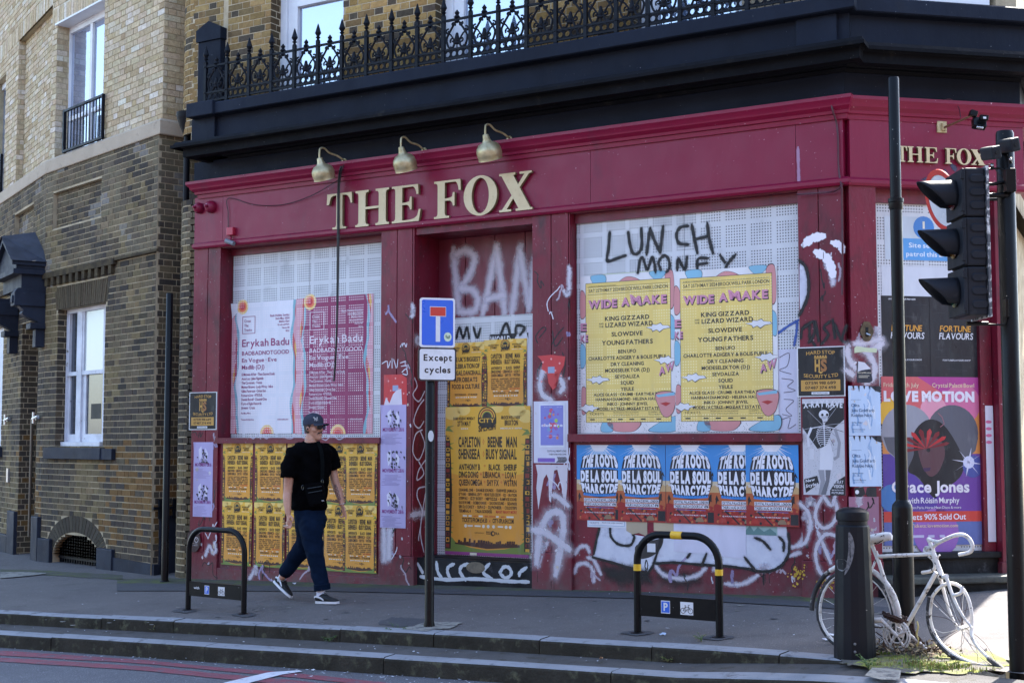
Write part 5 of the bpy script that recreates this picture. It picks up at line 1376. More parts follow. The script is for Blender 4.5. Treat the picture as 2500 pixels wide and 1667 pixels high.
 T('SUPPORTED BY', 637, 695, 1226, 1233, BRN, 0); T('BBC', 706, 732, 1218, 1226); T('RADIO', 706, 732, 1229, 1237); p.disc(X(745), Y(1230), .026, BRN, 3, n=12); p.disc(X(748), Y(1230), .014, CSO, 3.3, n=10); T('TRA', 755, 784, 1222, 1237)
O1 = FO - .028
cen = [579.5, 659.5, 741, 827, 881]
pu_ = [A.pu(c, 1200, O1) for c in cen]; pw = (A.pu(921, 1200, O1) - A.pu(839, 1200, O1))
zt1_, zb1_ = A.pz(740, 1082, O1), A.pz(740, 1229, O1); zb2_ = A.pz(740, 1389, O1)
p = Poster(A, pu_[0]-pw/2, pu_[0]+pw/2, zb1_, zt1_, O1 + .002)
splash(p)
first = p.sheet('gig_poster', CSY, 'small yellow poster, top left of the ten below the left window', 'poster', 'small yellow posters under the left window')
NM = ['leftmost', 'second', 'third', 'fourth', 'rightmost']
for r_ in (0, 1):
 for i in range(5):
  if r_ == 0 and i == 0: continue
  c = copy_tree(first); d = Vector(A.P(pu_[i], (zb1_, zb2_)[r_], O1 + .002 + .0055 * (1 if i == 4 else (i % 2) * .0 ) + r_ * .0055 + (.0055 if i == 4 else 0)*0)) - Vector(A.P(pu_[0], zb1_, O1 + .002))
  c.location = first.location + d
  if r_: c.scale = (1, 1, (zb1_ - zb2_) / (zt1_ - zb1_))
  c.rotation_euler = Matrix.Rotation(R(((i*7+r_*5) % 5 - 2)*.35), 3, Vector((*A.n, 0))).to_euler()
  c['label'] = 'small yellow poster, %s of the %s row below the left window' % (NM[i], ('upper', 'lower')[r_])
first['label'] = 'small yellow poster, leftmost of the upper row below the left window'
OD = DO + .015
p = on(A, 1092, 1183, 836, 999, OD); splash(p, 1)
p.sheet('gig_poster', CSY, 'small yellow poster naming food and culture, left above the large door poster', 'poster', 'yellow posters on the boarded door')
p = on(A, 1182, 1286, 828, 996, OD + .004); splash(p, 0)
p.sheet('gig_poster', CSY, 'small yellow lineup poster, right above the large poster on the door', 'poster', 'yellow posters on the boarded door')
p = on(A, 1087, 1295, 992, 1349, OD + .008); splash(p, 0)
p.rect(0, 1.0, .98, 1.022, ink((150, 70, 130)), -1); p.rect(.3, 1.004, .38, 1.02, WHP, 2)
p.sheet('gig_poster', CSY, 'large yellow festival lineup poster on the boarded door', 'poster', 'yellow posters on the boarded door')
for (x0, x1, y0, y1, c, lab) in ((1286, 1298, 800, 1000, (206, 204, 216), 'pale torn paper strip beside the small yellow door posters'), (1195, 1290, 814, 840, (36, 36, 42), 'black torn poster scrap peeking out above the yellow door posters')):
 p = on(A, x0, x1, y0, y1, OD - .002); 
 if c[0] < 99: p.text('WORLD', .02, .55, .2, .9, ink((220, 220, 224)), 2, .03); p.poly([(.6, 1), (.7, .1), (.95, .0), (1, .6), (1, 1)], ink((214, 214, 220)), 1)
 p.sheet('torn_poster', ink(c), lab, 'poster')
# ---- pair of yellow festival posters on the right window
def awake(x0, x1, y0, y1, lab, out, frac=0.0):
 p = on(A, x0, x1, y0, y1, out); pf = PW
 sky_, pk, yl, bk = ink((132, 184, 208)), ink((208, 142, 142)), ink((230, 202, 116), perf=(sr(240, 226, 170), .7)), ink((44, 42, 46)); wh = ink((226, 224, 226)); pkl = ink((206, 140, 164))
 def blob(pts, m, l=1): 
  q = [(v.x, v.y) for v in cat_rom([(a, b, 0) for a, b in pts], 6, closed=True)]
  c = Vector((sum(a for a, b in q)/len(q), sum(b for a, b in q)/len(q), 0))
  p.poly([(c.x + (a-c.x)*1.05, c.y + (b-c.y)*1.05) for a, b in q], bk, l - .3); p.poly(q, m, l)
 for pts, m in (([(.12,.0),(.26,.0),(.27,.05),(.19,.09),(.13,.04)], sky_), ([(.74,.0),(.90,.0),(.87,.04),(.80,.05)], sky_), ([(.4,.06),(.5,.02),(.62,.04),(.68,.09),(.4,.1)], pk), ([(.90,.03),(.98,.01),(.99,.2),(.94,.22)], pk),
                   ([(.0,.10),(.05,.12),(.06,.24),(.0,.26)], pk), ([(.0,.44),(.05,.46),(.05,.56),(.0,.58)], sky_), ([(.01,.72),(.06,.73),(.06,.86),(.01,.87)], pk), ([(.93,.28),(.99,.3),(.99,.42),(.94,.4)], sky_),
                   ([(.3,.93),(.62,.93),(.58,.985),(.45,.995),(.34,.98)], pk), ([(.24,.93),(.33,.93),(.34,.99),(.22,.99)], sky_), ([(.72,.985),(.99,.90),(.99,.99)], sky_)): blob(pts, m)
 rg = random.Random(3)
 for k in range(150):
  a, b = (rg.uniform(.0, .055), rg.uniform(.56, .98)) if k < 70 else (rg.uniform(.02, .75), rg.uniform(.94, .995))
  p.disc(a, b, .003, bk, .6, n=4)
 p.rect(.055, .045, .955, .935, bk, 1.8); p.rect(.059, .048, .951, .932, yl, 2.2)
 X0, X1 = .09, .93
 p.text('A celebration of independent music and counterculture', X0, .5, .062, .070, bk, 3, 0, 'l', .8)
 for y in (.072, .118, .862, .902): p.rect(X0 - .01, y, X1, y + .0022, bk, 3)
 p.text('SAT 25TH MAY 2024 BROCKWELL PARK LONDON', X0, X1, .084, .106, bk, 3, .012)
 for dx, dy, m, l in ((.008, .006, bk, 3), (.004, .003, bk, 3.5), (0, 0, pkl, 4.5)):
  bo = .075 if m is bk else .045
  for t, a, b, y0_, y1_ in (('WIDE', .085, .395, .155, .21), ('A', .44, .53, .15, .205), ('AKE', .66, .915, .145, .2)): p.text(t, a+dx, b+dx, y0_+dy, y1_+dy, m, l, bo)
  p.text('M', .54+dx, .65+dx, .14+dy, .20+dy, m, l + .3, bo, warp=lambda x, y: (x + (y - .17) * .25, y + (x - .6) * .12))
 M = .035
 def T(t, y0_, y1_, w_, l=3): p.text(t, .5 - w_/2, .5 + w_/2, y0_, y1_ + .001, bk, l, .028)
 T('KING GIZZARD', .265, .292, .47); p.text('LIZARD WIZARD', .27, .77, .305, .334, bk, 3, .028); p.text('AND', .20, .25, .304, .315, bk, 3, .01); p.text('THE', .20, .25, .322, .333, bk, 3, .01)
 T('SLOWDIVE', .365, .392, .33); T('YOUNG FATHERS', .418, .446, .54)
 for i, (t, w_) in enumerate((('BEN UFO', .19), ('CHARLOTTE ADIGERY & BOLIS PUPUL', .83), ('DRY CLEANING', .35), ('MODESELEKTOR (DJ)', .47), ('SEVDALIZA', .26), ('SQUID', .14), ('YEULE', .14))): T(t, .478 + i*.0395, .500 + i*.0395, w_)
 for i, (t, w_) in enumerate((('ALICE GLASS · CRUMB · EARTHEATER', .72), ('HANNAH DIAMOND · HELENA HAUFF', .68), ('INIKO · JOHNNY JEWEL', .43), ('MODEL/ACTRIZ · MOZART ESTATE', .65))): T(t, .762 + i*.030 - .012, .780 + i*.030 - .012, w_)
 T('PLUS MANY MORE!', .872 - .012*2, .872 - .012, .24) if False else p.text('PLUS MANY MORE!', .38, .62, .872-.022, .862-.001, bk, 3, .006) if False else p.text('PLUS MANY MORE!', .39, .61, .868-.019, .859, bk, 3, .006)
 p.text('TICKETS', .09, .25, .873, .888, bk, 3, -.002); p.text('FROM £59.50 ON SALE NOW', .35, .62, .869, .878, bk, 3, .004); p.text('www.wideawakelondon.co.uk', .35, .62, .883, .891, bk, 3, 0); p.text('12:00PM - 10:30PM', .72, .92, .869, .878, bk, 3, 0); p.text('Herne Hill, Brixton, SE24', .72, .92, .883, .891, bk, 3, 0)
 for a in (.10, .28, .40, .52, .64, .80): p.rect(a, .912, a + .05, .920, bk, 3)
 for cx, cy, f in ((.82, .345, 1), (.90, .55, 1), (.18, .66, 1), (.08, .84, -1)):        # white outlined clouds
  q = [(-.12,.0),(-.06,.012),(-.05,.026),(-.01,.016),(.02,.03),(.06,.014),(.13,.008),(.11,-.004),(.05,-.008),(.03,-.022),(-.01,-.012),(-.05,-.016),(-.06,-.004)]
  q = [(max(.0, min(1, cx + a*f*1.0)), cy + b) for a, b in q]; c0 = (cx, cy)
  p.poly([(max(.0, min(1, c0[0] + (a-c0[0])*1.06)), c0[1] + (b-c0[1])*1.2) for a, b in q], bk, 4); p.poly(q, wh, 4.4)
 q = [(.80,.76),(.99,.76),(.98,.86),(.93,.90),(.88,.90),(.84,.86)]; blob(q, pk, 4.8); p.poly([(.80,.768),(.99,.752),(.99,.772),(.82,.782)], sky_, 5.3)
 p.poly([(.84,.82),(.90,.812),(.95,.82),(.90,.838)], ink((176, 50, 50)), 5.4)
 for l, dx, m in ((4.7, .012, bk), (5.2, 0, pkl)): p.text('AW', .83+dx, .99+dx*0, .60+dx*.6, .65+dx*.6, m, l, .04, warp=lambda x, y: (x, y - (x - .83) * .25))
 for l, dx, m in ((4.7, .008, bk), (5.2, 0, pkl)): p.text('E', .0, .07, .30+dx, .35+dx, m, l, .03); p.text('KE', .0, .085, .375+dx, .42+dx, m, l, .03)
 return p.sheet('festival_poster', wh, lab, 'poster', 'pair of yellow festival posters on the right window')
awake(1418, 1649, 668, 1056, 'yellow festival lineup poster with cartoon border, left one on the right window', SCR2)
awake(1648, 1899, 655, 1054, 'yellow festival lineup poster with cartoon border, right one on the right window', SCR2 + .006)
p = on(A, 1458, 1620, 665, 685, SCR2 - .0015); p.sheet('torn_poster', ink((176, 190, 92)), 'green and yellow torn poster strip above the left cartoon bordered poster', 'poster')
p = on(A, 1899, 1947, 852, 1056, SCR2); q = ink((70, 66, 84))
for pts in (((.1,.1),(.6,.05),(.5,.2),(.1,.25),(.7,.3)), ((.2,.35),(.8,.38),(.5,.45),(.9,.5),(.3,.52)), ((.3,.6),(.8,.62),(.4,.72),(.7,.8),(.2,.78)), ((.1,.85),(.6,.82),(.5,.95),(.9,.9))): p.line([(v.x, v.y) for v in cat_rom([(a, b, 0) for a, b in pts], 5)], .03, q, 2, 'scribble')
p.sheet('torn_poster', ink((206, 204, 222)), 'pale lilac paper with black pen scribble at the right window edge', 'poster')
# ---- blue and orange concert posters
RB, RD, RK, RW, RR, RO_ = ink((64, 140, 208)), ink((176, 92, 52)), ink((34, 30, 36)), ink((226, 226, 236)), ink((150, 40, 36)), ink((196, 160, 112)); RB2 = ink((60, 130, 200)); RLB = ink((150, 190, 228))
def roots(p):
 rg = random.Random(8)
 p.poly([(0, .46), (1, .46), (1, .62), (0, .62)], ink((204, 188, 160)), .3)
 p.poly([(0, 1), (1, 1), (1, .58), (.85, .56), (.7, .60), (.3, .60), (.12, .56), (0, .60)], RD, .5)
 p.poly([(0, .60), (0, .52), (.05, .50), (.12, .53), (.2, .52), (.24, .60)], RO_, .7); p.poly([(1, .60), (1, .53), (.94, .51), (.86, .54), (.8, .60)], RO_, .7)
 p.poly([(0, 1), (1, 1), (1, .80), (.9, .77), (.8, .80), (.6, .79), (.45, .81), (.3, .79), (.15, .76), (.05, .74), (0, .76)], RR, .9)
 p.poly([(.30, 0), (.70, 0), (.62, .06), (.56, .10), (.44, .10), (.36, .06)], RW, .8)
 for k in range(26):
  a = R(180 + 180 * (k + .5) / 26) ; r0, r1_ = .14, rg.uniform(.35, .62); th = .012
  x0_, y0_ = .5 + r0*math.cos(a), -.01 - r0*.7*math.sin(a); x1_, y1_ = .5 + r1_*math.cos(a), -.01 - r1_*.72*math.sin(a)
  if 0 < x1_ < 1: p.poly([(x0_-th*1.6, y0_), (x0_+th*1.6, y0_), (x1_, max(0, y1_))], RLB if k % 2 else RW, .6)
 for k in range(3): p.rect(.33+.02*k, .085+.018*k, .67-.02*k, .095+.018*k, RLB, 1)
 bw = lambda y: .415 * math.sqrt(max(0, 1 - ((y - .40) / .36) ** 2)) if False else .30 + .125 * math.sqrt(max(0, 1 - ((y - .40) / .262) ** 2))
 L_ = [(.5 - bw(y), y) for y in [.14 + .52*i/20 for i in range(21)]]
 p.poly(L_ + [(.62, .685), (.5, .695), (.38, .685)][::-1] + [(1 - a, b) for a, b in L_[::-1]] + [(.6, .128), (.5, .122), (.4, .128)], RK, 1.4)
 def row(t, ya, yb, m=RW, sag=.03, bo=.045, lay=3):
  def wp(x, y):
   f = (x - .5) / .5; yy = y; k = bw(y) / .44; v = (yy - .40)
   return (.5 + (x - .5) * k, yy + sag * (1 - f*f*4*.25) * (1 if v > 0 else -1) * min(1, abs(v) / .2))
  p.text(t, .07, .93, ya, yb, m, lay, bo, gap=.07, warp=wp, space=.34)
 row('THE ROOTS', .152, .308, bo=.075); row('DE LA SOUL', .342, .484, bo=.075); row('PHARCYDE', .500, .612, bo=.075)
 for y, sg_ in ((.315, -1), (.625, 1)):
  n = 12; up = []; dn = []
  for i in range(n+1):
   x = .5 + (i/n - .5) * 2 * bw(y) * .97; f = (x - .5) / .45; d_ = sg_ * .022 * (1 - f*f)
   up.append((x, y + d_)); dn.append((x, y + d_ + (.022 if sg_ < 0 else .034)))
  p.poly(up + dn[::-1], RB2, 2.2)
  for i in range(14): p.rect(.14+i*.052, y+.006+sg_*.018*(1-((.14+i*.052-.5)/.45)**2), .152+i*.052, y+.018+sg_*.018*(1-((.14+i*.052-.5)/.45)**2), RK, 2.6)
 p.text('THE', .04, .12, .50, .53, RW, 3, .03)
 p.rect(.16, .705, .86, .75, RW, 2); p.rect(.16, .76, .86, .805, RW, 2)
 p.text('CRYSTAL PALACE BOWL, LONDON', .17, .85, .71, .747, RK, 3, .03); p.text('THURS 1 AUG 24 | DOORS AT 4PM', .17, .85, .764, .801, RK, 3, .03)
 p.poly([(.2, .822), (.8, .826), (.8, .832), (.2, .828)], RB2, 2)
 for x, y, s in ((.06, .68, 1), (.9, .62, -1), (.88, .69, 1)): p.poly([(x, y - .05), (x + .05*s, y + .03), (x + .02*s, y + .02), (x - .02*s, y + .08), (x - .02*s, y), (x - .04, y + .02)], RK, 1.8)
 p.line([(.86, .62), (.93, .50), (.94, .40)], .014, RK, 1.9); p.poly([(.90, .42), (.94, .34), (.985, .41), (.94, .39)], RK, 1.9)
 p.line([(.22, .83), (.36, .90), (.50, .99)], .03, RK, 2); p.poly([(.12, .16), (.20, .13), (.18, .2), (.22, .24), (.13, .23)], RK, 1)
 for k in range(60):
  x, y = rg.uniform(.02, .98), rg.uniform(.80, .98); p.disc(x, y, rg.uniform(.012, .03), [RD, RR, RK, ink((110, 44, 34)), ink((190, 110, 66))][rg.randrange(5)], 1.2 + rg.random() * .3, n=7)
 for x in (.17, .43, .68): p.disc(x, .975, .085, ink((170, 52, 44)) if x < .6 else ink((140, 116, 90)), 1.9, a0=0, a1=180, n=10)
 p.text('@ A PLACE TO BE LIVE MUSIC + MORE', .17, .80, .885, .9, RW, 2.6, .02); p.rect(.84, .85, .99, .98, RK, 2.4)
O2 = FO - .033
pw = A.pu(1952, 1180, O2) - A.pu(1823, 1180, O2); za_, zb_ = A.pz(1887, 1086, O2), A.pz(1887, 1284, O2)
cen = [1464, 1567, 1687, 1806, 1887]
p = Poster(A, -pw/2 + A.pu(cen[0], 1180, O2), pw/2 + A.pu(cen[0], 1180, O2), zb_, za_, O2 + .002); roots(p)
f2 = p.sheet('concert_poster', RB, 'blue concert poster, leftmost of the five below the right window', 'poster', 'row of blue barrel posters under the right window')
for i in range(1, 5):
 c = copy_tree(f2); c.location = f2.location + Vector(A.P(A.pu(cen[i], 1180, O2), 0, .0045 * i)) - Vector(A.P(A.pu(cen[0], 1180, O2), 0, 0))
 c['label'] = 'blue concert poster, %s of the five below the right window' % ('', 'second from the left', 'middle one', 'half covered fourth', 'rightmost')[i]
def scrap(fr, x0, x1, y0, y1, out, col, lab, extra=None, outline=None, cat='paper', name='paper_sheet', **k):
 p = on(fr, x0, x1, y0, y1, out)
 if extra: extra(p)
 return p.sheet(name, ink(col), lab, cat, outline=outline, **k)
scrap(A, 1645, 1821, 1272, 1362, O2+.0015, (206, 204, 222), 'large blank lilac white paper under the blue posters', outline=[(0,0),(1,0),(1,1),(.55,.9),(0,.86)])
def tick(p): p.rect(.02, .2, .95, .8, ink((120, 160, 200)), 1); p.rect(.03, .25, .94, .75, ink((220, 220, 228)), 2); p.text('TICKETS', .05, .3, .35, .6, ink((90, 110, 150)), 3, 0); p.text('FROM THIS WEEK ON SALE', .38, .9, .35, .5, ink((60, 70, 90)), 3, 0)
scrap(A, 1434, 1530, 1267, 1287, O2+.001, (210, 212, 222), 'narrow ticket strip of white paper under the leftmost blue poster', tick)
scrap(A, 1529, 1580, 1268, 1308, O2+.0012, (176, 160, 136), 'beige torn paper left of the black patch under the blue posters', outline=[(0,0),(1,0),(1,1),(.6,.8),(.3,.9),(0,.7)])
scrap(A, 1596, 1645, 1270, 1296, O2+.0012, (186, 168, 140), 'beige torn paper beside the large blank lilac paper')
scrap(A, 1821, 1920, 1278, 1306, O2+.001, (150, 178, 176), 'teal and white torn poster strip under the rightmost blue poster', lambda p: (p.poly([(.0, .6), (.1, .2), (.2, .7), (.3, .3), (.45, .7), (.6, .4), (.75, .8), (.75, 1), (0, 1)], ink((96, 130, 130)), 1), p.rect(.78, 0, 1, 1, ink((206, 206, 220)), 2)))
scrap(A, 1580, 1600, 1326, 1347, O2+.003, (216, 216, 222), 'small square white sticker on the black graffiti shape', cat='sticker', name='sticker')
# ---- security company signs
GOLD = ink((196, 150, 74)); NAV = ink((26, 24, 26))
def secsign(fr, x0, x1, y0, y1, out, lab):
 p = on(fr, x0, x1, y0, y1, out + .006); p.rect(.025, .02, .975, .98, NAV, 1, 'sign_face')
 def arcw(k): return lambda x, y: (x, y + k * ((x - .5) ** 2) * 4)
 p.text('HARD STOP', .20, .80, .075, .145, GOLD, 3, .012, warp=arcw(.06)); p.text('SECURITY LTD', .14, .86, .56, .63, GOLD, 3, .012, warp=arcw(-.055))
 for a in (.37, .425, .48, .535, .59): p.rect(a, .175, a+.033, .21, GOLD, 3, 'logo')
 p.rect(.365, .205, .635, .228, GOLD, 2.5, 'logo'); p.rect(.37, .235, .63, .245, GOLD, 3, 'logo')
 p.text('H', .375, .485, .255, .5, GOLD, 3, .05, part='logo'); p.text('S', .50, .63, .255, .5, ink((160, 108, 60)), 3, .05, part='logo')
 p.poly([(.44, .50), (.56, .50), (.5, .545)], GOLD, 3, 'logo')
 p.rect(.08, .665, .90, .885, GOLD, 2, 'number_panel'); p.text('07591 918 689', .17, .81, .695, .755, NAV, 4, .008); p.text('07487 374 498', .17, .81, .79, .85, NAV, 4, .008)
 p.rect(.30, .905, .67, .955, ink((220, 222, 226)), 2, 'number_panel'); p.text('SIA APPROVED', .33, .64, .92, .942, NAV, 4, 0)
 for a in (.03, .97):
  p.disc(a, .45, .008, ink((190, 190, 196)), 3, 'screw', n=6)
 return p.sheet('security_sign', mat('sign_white', sr(214, 216, 222), .25, spec=.6), lab, 'sign', 'black and gold security company signs', thick=.006)
secsign(A, 462, 529, 957, 1049, FO, 'small black and gold security sign on the leftmost pilaster')
secsign(A, 1946, 2063, 846, 968, FO, 'large black and gold security sign on the pilaster right of the right window')
# ---- fly papers on the pilasters
PUR = ink((178, 166, 206)); PK = ink((44, 40, 56)); MAG = ink((140, 60, 130))
def flyer(fr, x0, x1, y0, y1, out, lab, n=2):
 p = on(fr, x0, x1, y0, y1, out); rg = random.Random(int(x0))
 for i in range(n):
  b = i / n; s = 1 / n
  for k in range(26):
   x, y = rg.gauss(.52, .13), b + s * rg.uniform(.12, .55); w_ = rg.uniform(.02, .08)
   p.poly([(x, y), (x+w_, y+.006), (x+w_*.8, y+rg.uniform(.02, .06)*s*2), (x-w_*.3, y+.03*s)], PK, 1 + rg.random()*.3)
  p.poly([(.25, b+s*.2), (.4, b+s*.1), (.42, b+s*.4), (.3, b+s*.5)], ink((214, 208, 226)), .7); p.poly([(.6, b+s*.15), (.75, b+s*.3), (.7, b+s*.5), (.6, b+s*.45)], ink((214, 208, 226)), .7)
  p.text('MOVEMENT 28/6', .08, .92, b+s*.56, b+s*.65, MAG, 3, .02)
  for k in range(9):
   y = b + s * (.72 + .03 * k); x = rg.uniform(.03, .2); p.rect(x, y, x + rg.uniform(.4, .75), y + .004, ink((140, 128, 172)), 1)
 return p.sheet('lilac_flyer', PUR, lab, 'poster', 'lilac flyers on the pilasters', curl=.1)
flyer(A, 472, 519, 1079, 1261, FO + .002, 'strip of lilac flyers on the leftmost pilaster', 2)
flyer(A, 929, 991, 988, 1288, FO + .004, 'strip of lilac flyers on the pilaster left of the door', 3)
RDP = ink((196, 60, 62))
def dots(p):
 for a, b in ((.2, .2), (.5, .12), (.8, .25), (.3, .5), (.65, .45), (.15, .75), (.85, .6)): p.disc(a, b, .035, ink((224, 150, 150)), 1, n=8)
 p.rect(.38, .34, .62, .52, ink((150, 160, 190)), 1.5)
def dots1(p):
 dots(p); p.poly([(.0, 1), (.1, .7), (.25, .9), (.4, .62), (.55, .5), (.75, .45), (.8, 1)], ink((214, 204, 216)), 2.5)
scrap(A, 937, 994, 914, 992, FO + .0022, (196, 60, 62), 'red spotted poster scrap above the lilac flyers left of the door', dots1, cat='poster', name='torn_poster', outline=[(0,0),(.75,0),(.98,.12),(1,1),(0,1)])
scrap(A, 1312, 1380, 866, 952, FO + .0022, (196, 60, 62), 'red spotted torn poster on the pilaster right of the door', dots, cat='poster', name='torn_poster', outline=[(0,.02),(.5,0),(1,.06),(.96,.3),(.8,.55),(.7,.9),(.55,1),(.4,.8),(.35,.5),(.15,.4),(.2,.2)])
scrap(A, 1303, 1387, 979, 1130, FO + .002, (206, 204, 218), 'pale paper backing with event lines on the pilaster right of the door', lambda p: (p.text('DJ STU ALL NIGHT LONG', .40, .95, .79, .82, ink((60, 60, 70)), 3, 0), p.text('EVERYONE WELCOME', .45, .95, .845, .87, ink((60, 60, 70)), 3, 0), p.rect(.12, .92, .62, .985, ink((122, 92, 176)), 1), [p.line([(.65+.012*k, .99), (.72+.012*k, .95), (.68+.012*k, .9)], .008, ink((90, 88, 96)), 1) for k in range(22)]), cat='poster', name='torn_poster')
def club(p):
 rg = random.Random(9); p.rect(.06, .05, .94, .95, ink((128, 128, 196)), 1)
 for k in range(34):
  p.disc(rg.gauss(.5, .14), rg.gauss(.5, .17), rg.uniform(.03, .08), ink([(196, 84, 110), (150, 90, 170), (120, 150, 190), (170, 190, 90), (210, 130, 100), (110, 120, 200)][rg.randrange(6)]), 1.2 + rg.random(), n=9)
 p.text('club are', .10, .92, .46, .53, ink((228, 224, 238)), 5, .03, gap=.12); p.text('16 MAY 2024', .2, .5, .08, .095, ink((224, 224, 238)), 4, 0); p.text('DALSTON', .7, .9, .08, .095, ink((224, 224, 238)), 4, 0); p.text('LINE UP TO FOLLOW', .3, .75, .73, .75, ink((224, 224, 238)), 4, 0)
scrap(A, 1316, 1379, 984, 1092, FO + .005, (214, 214, 226), 'violet poster with a coloured flower cloud on the pilaster right of the door', club, cat='poster', name='club_poster')
scrap(A, 1308, 1386, 1134, 1250, FO + .001, (206, 198, 206), 'white torn paper with ragged lower edge below the violet poster', cat='paper', outline=[(0,0),(1,0),(.98,.5),(.9,.95),(.82,.5),(.75,.3),(.68,.1),(.58,.12),(.52,.45),(.48,.8),(.42,.75),(.40,.3),(.34,.2),(.25,.3),(.16,.62),(.08,.95),(.02,.5),(.06,.2)])
# skeleton poster
def skel(p):
 K, W_, G = ink((38, 38, 42)), ink((214, 214, 222)), ink((150, 150, 158)); rg = random.Random(5)
 p.poly([(0, .05), (1, .05), (1, .22), (.72, .32), (.55, .50), (.35, .52), (0, .30)], K, 1)
 for a in range(16):
  t = R(200 + a * 22); p.line([(.5, .28), (.5 + .5*math.cos(t), .28 + .24*math.sin(t))], .012, G if a % 2 else K, 1.3)
 for k in range(240): p.disc(rg.uniform(.03, .97), rg.uniform(.45, .97), .006, K, .7, n=4)
 p.text('X-RAY RAVE', .03, .97, .015, .085, W_, 4, .045, warp=lambda x, y: (x, y + .03*abs(x-.5)))
 p.disc(.52, .165, .12, W_, 2, sy=.9); p.poly([(.44, .18), (.62, .18), (.60, .235), (.50, .245)], W_, 2); 
 for a, b in ((.485, .168), (.60, .168)): p.disc(a, b, .032, K, 2.6, n=8)
 for k in range(5): p.line([(.47+.03*k, .222), (.47+.03*k, .238)], .006, K, 2.6)
 p.line([(.66, .12), (.95, .01)], .02, W_, 2.4); p.line([(.62, .10), (.80, .0)], .014, W_, 2.4)
 for k in range(4): p.disc(.52, .255 + .016*k, .028, W_, 2, n=6, sy=.5)
 for k in range(9):
  y = .31 + k*.021; w_ = .19 * math.sin((k+3)/12*math.pi)**.5
  for s in (-1, 1): p.line([(.52, y), (.52 + s*w_*.6, y - .008), (.52 + s*w_, y + .008), (.52 + s*w_*.8, y + .022)], .013, W_, 2)
 p.line([(.52, .27), (.53, .5)], .02, W_, 2.2); p.line([(.24, .305), (.52, .285), (.78, .31)], .018, W_, 2)
 p.line([(.22, .30), (.12, .40), (.15, .5)], .06, W_, 1.8); p.line([(.78, .31), (.88, .46), (.84, .60), (.74, .63)], .07, G, 1.8)
 p.poly([(.42, .52), (.66, .46), (.74, .58), (.70, .74), (.40, .74)], W_, 2.4)
 p.poly([(.36, .74), (.50, .74), (.52, .86), (.46, .995), (.36, .995), (.42, .86)], G, 2); p.poly([(.54, .74), (.68, .70), (.62, .86), (.54, .995), (.42, .995), (.55, .84)], ink((110, 110, 118)), 2.1)
 p.rect(.16, .52, .27, .63, ink((206, 206, 214)), 2.5)
 p.poly([(.64, 1), (1, 1), (1, .80), (.78, .86), (.64, .95)], K, 2.6); p.text('X-RAY', .74, .96, .845, .88, W_, 4, .03); p.text('VISION', .72, .96, .89, .925, W_, 4, .03); p.text('SEE INTO THE', .68, .96, .94, .953, W_, 4, .01); p.text('FUTURE!', .68, .96, .965, .985, W_, 4, .03)
 p.poly([(.02, .84), (.34, .80), (.38, .88), (.06, .98)], K, 2.6)
 sl = lambda x, y: (x, y - (x - .05) * .10)
 p.text('New', .06, .28, .845, .875, W_, 4, .03, warp=sl); p.text('Styles', .06, .36, .895, .93, W_, 4, .03, warp=sl)
scrap(A, 1960, 2062, 973, 1208, FO + .002, (196, 196, 204), 'black and white skeleton rave poster below the large security sign', skel, cat='poster', name='rave_poster')
# pale blue flyers on the corner pilaster
def olita(x0, x1, y0, y1, lab):
 p = on(B, x0, x1, y0, y1, FO + .0022); rg = random.Random(6); D = ink((52, 78, 110))
 for k in range(20):
  x, y = rg.uniform(.02, .9), rg.uniform(.0, .75); p.line([(x, y), (x + rg.uniform(-.04, .06), y + .08), (x + rg.uniform(-.04, .06), y + .2)], rg.uniform(.02, .07), ink([(150, 178, 214), (206, 216, 230), (128, 162, 204)][k % 3]), .6 + k * .02)
 for k in range(5): x = .12 + k * .17; p.poly([(x, 0), (x+.07, 0), (x+.05, rg.uniform(.05, .13)), (x+.02, .04)], ink((30, 34, 44)), 1.5)
 p.poly([(.68, 0), (1, 0), (1, .13), (.85, .1)], ink((30, 34, 44)), 1.5)
 for i, (t, w_) in enumerate((('Olita', .26), ('Julia Goldfarb', .72), ('Robbie Nick', .65))): p.text(t, .08, .08+w_, .36+i*.1, .42+i*.1, D, 3, -.004)
 p.text('private motion', .08, .38, .27, .285, D, 3, 0); p.text('10 May 2024', .09, .42, .725, .75, D, 3, 0); p.text('22:00 - 07:00', .09, .34, .78, .795, D, 3, 0); p.text('Secret Location', .10, .5, .86, .885, D, 3, 0); p.text('South London', .10, .4, .91, .925, D, 3, 0)
 return p.sheet('pale_blue_flyer', ink((182, 202, 228)), lab, 'poster', 'pale blue flyers on the corner pilaster')
olita(2072, 2150, 942, 1063, 'pale blue event flyer on the corner pilaster, upper of two'); olita(2074, 2152, 1064, 1187, 'pale blue event flyer on the corner pilaster, lower of two')
scrap(B, 2092, 2130, 882, 934, FO + .003, (34, 38, 52), 'small torn dark sticker above the pale blue flyers', lambda p: (p.poly([(.1, 0), (.5, .05), (.9, .35), (.3, .42), (.05, .5)], ink((206, 206, 216)), 1), p.text('Save all Mistakes', .05, .9, .5, .56, WHP, 3, .01), p.rect(.1, .66, .8, .68, WHP, 2), p.rect(.1, .74, .7, .76, WHP, 2)), cat='sticker', name='torn_sticker', outline=[(0,.1),(.2,0),(.5,.05),(.9,.35),(1,.9),(.8,1),(0,1)])
scrap(B, 2086, 2140, 1188, 1213, FO + .002, (34, 36, 42), 'black torn paper remnant below the pale blue flyers', lambda p: (p.disc(.12, .5, .09, ink((214, 214, 220)), 1, n=10), p.poly([(.4, 0), (.5, .7), (.56, .1), (.7, 0)], ink((130, 60, 76)), 1)), outline=[(0,.1),(.4,0),(.45,.3),(.6,0),(1,.05),(1,1),(.6,.95),(.5,.7),(.3,1),(.02,.9)])
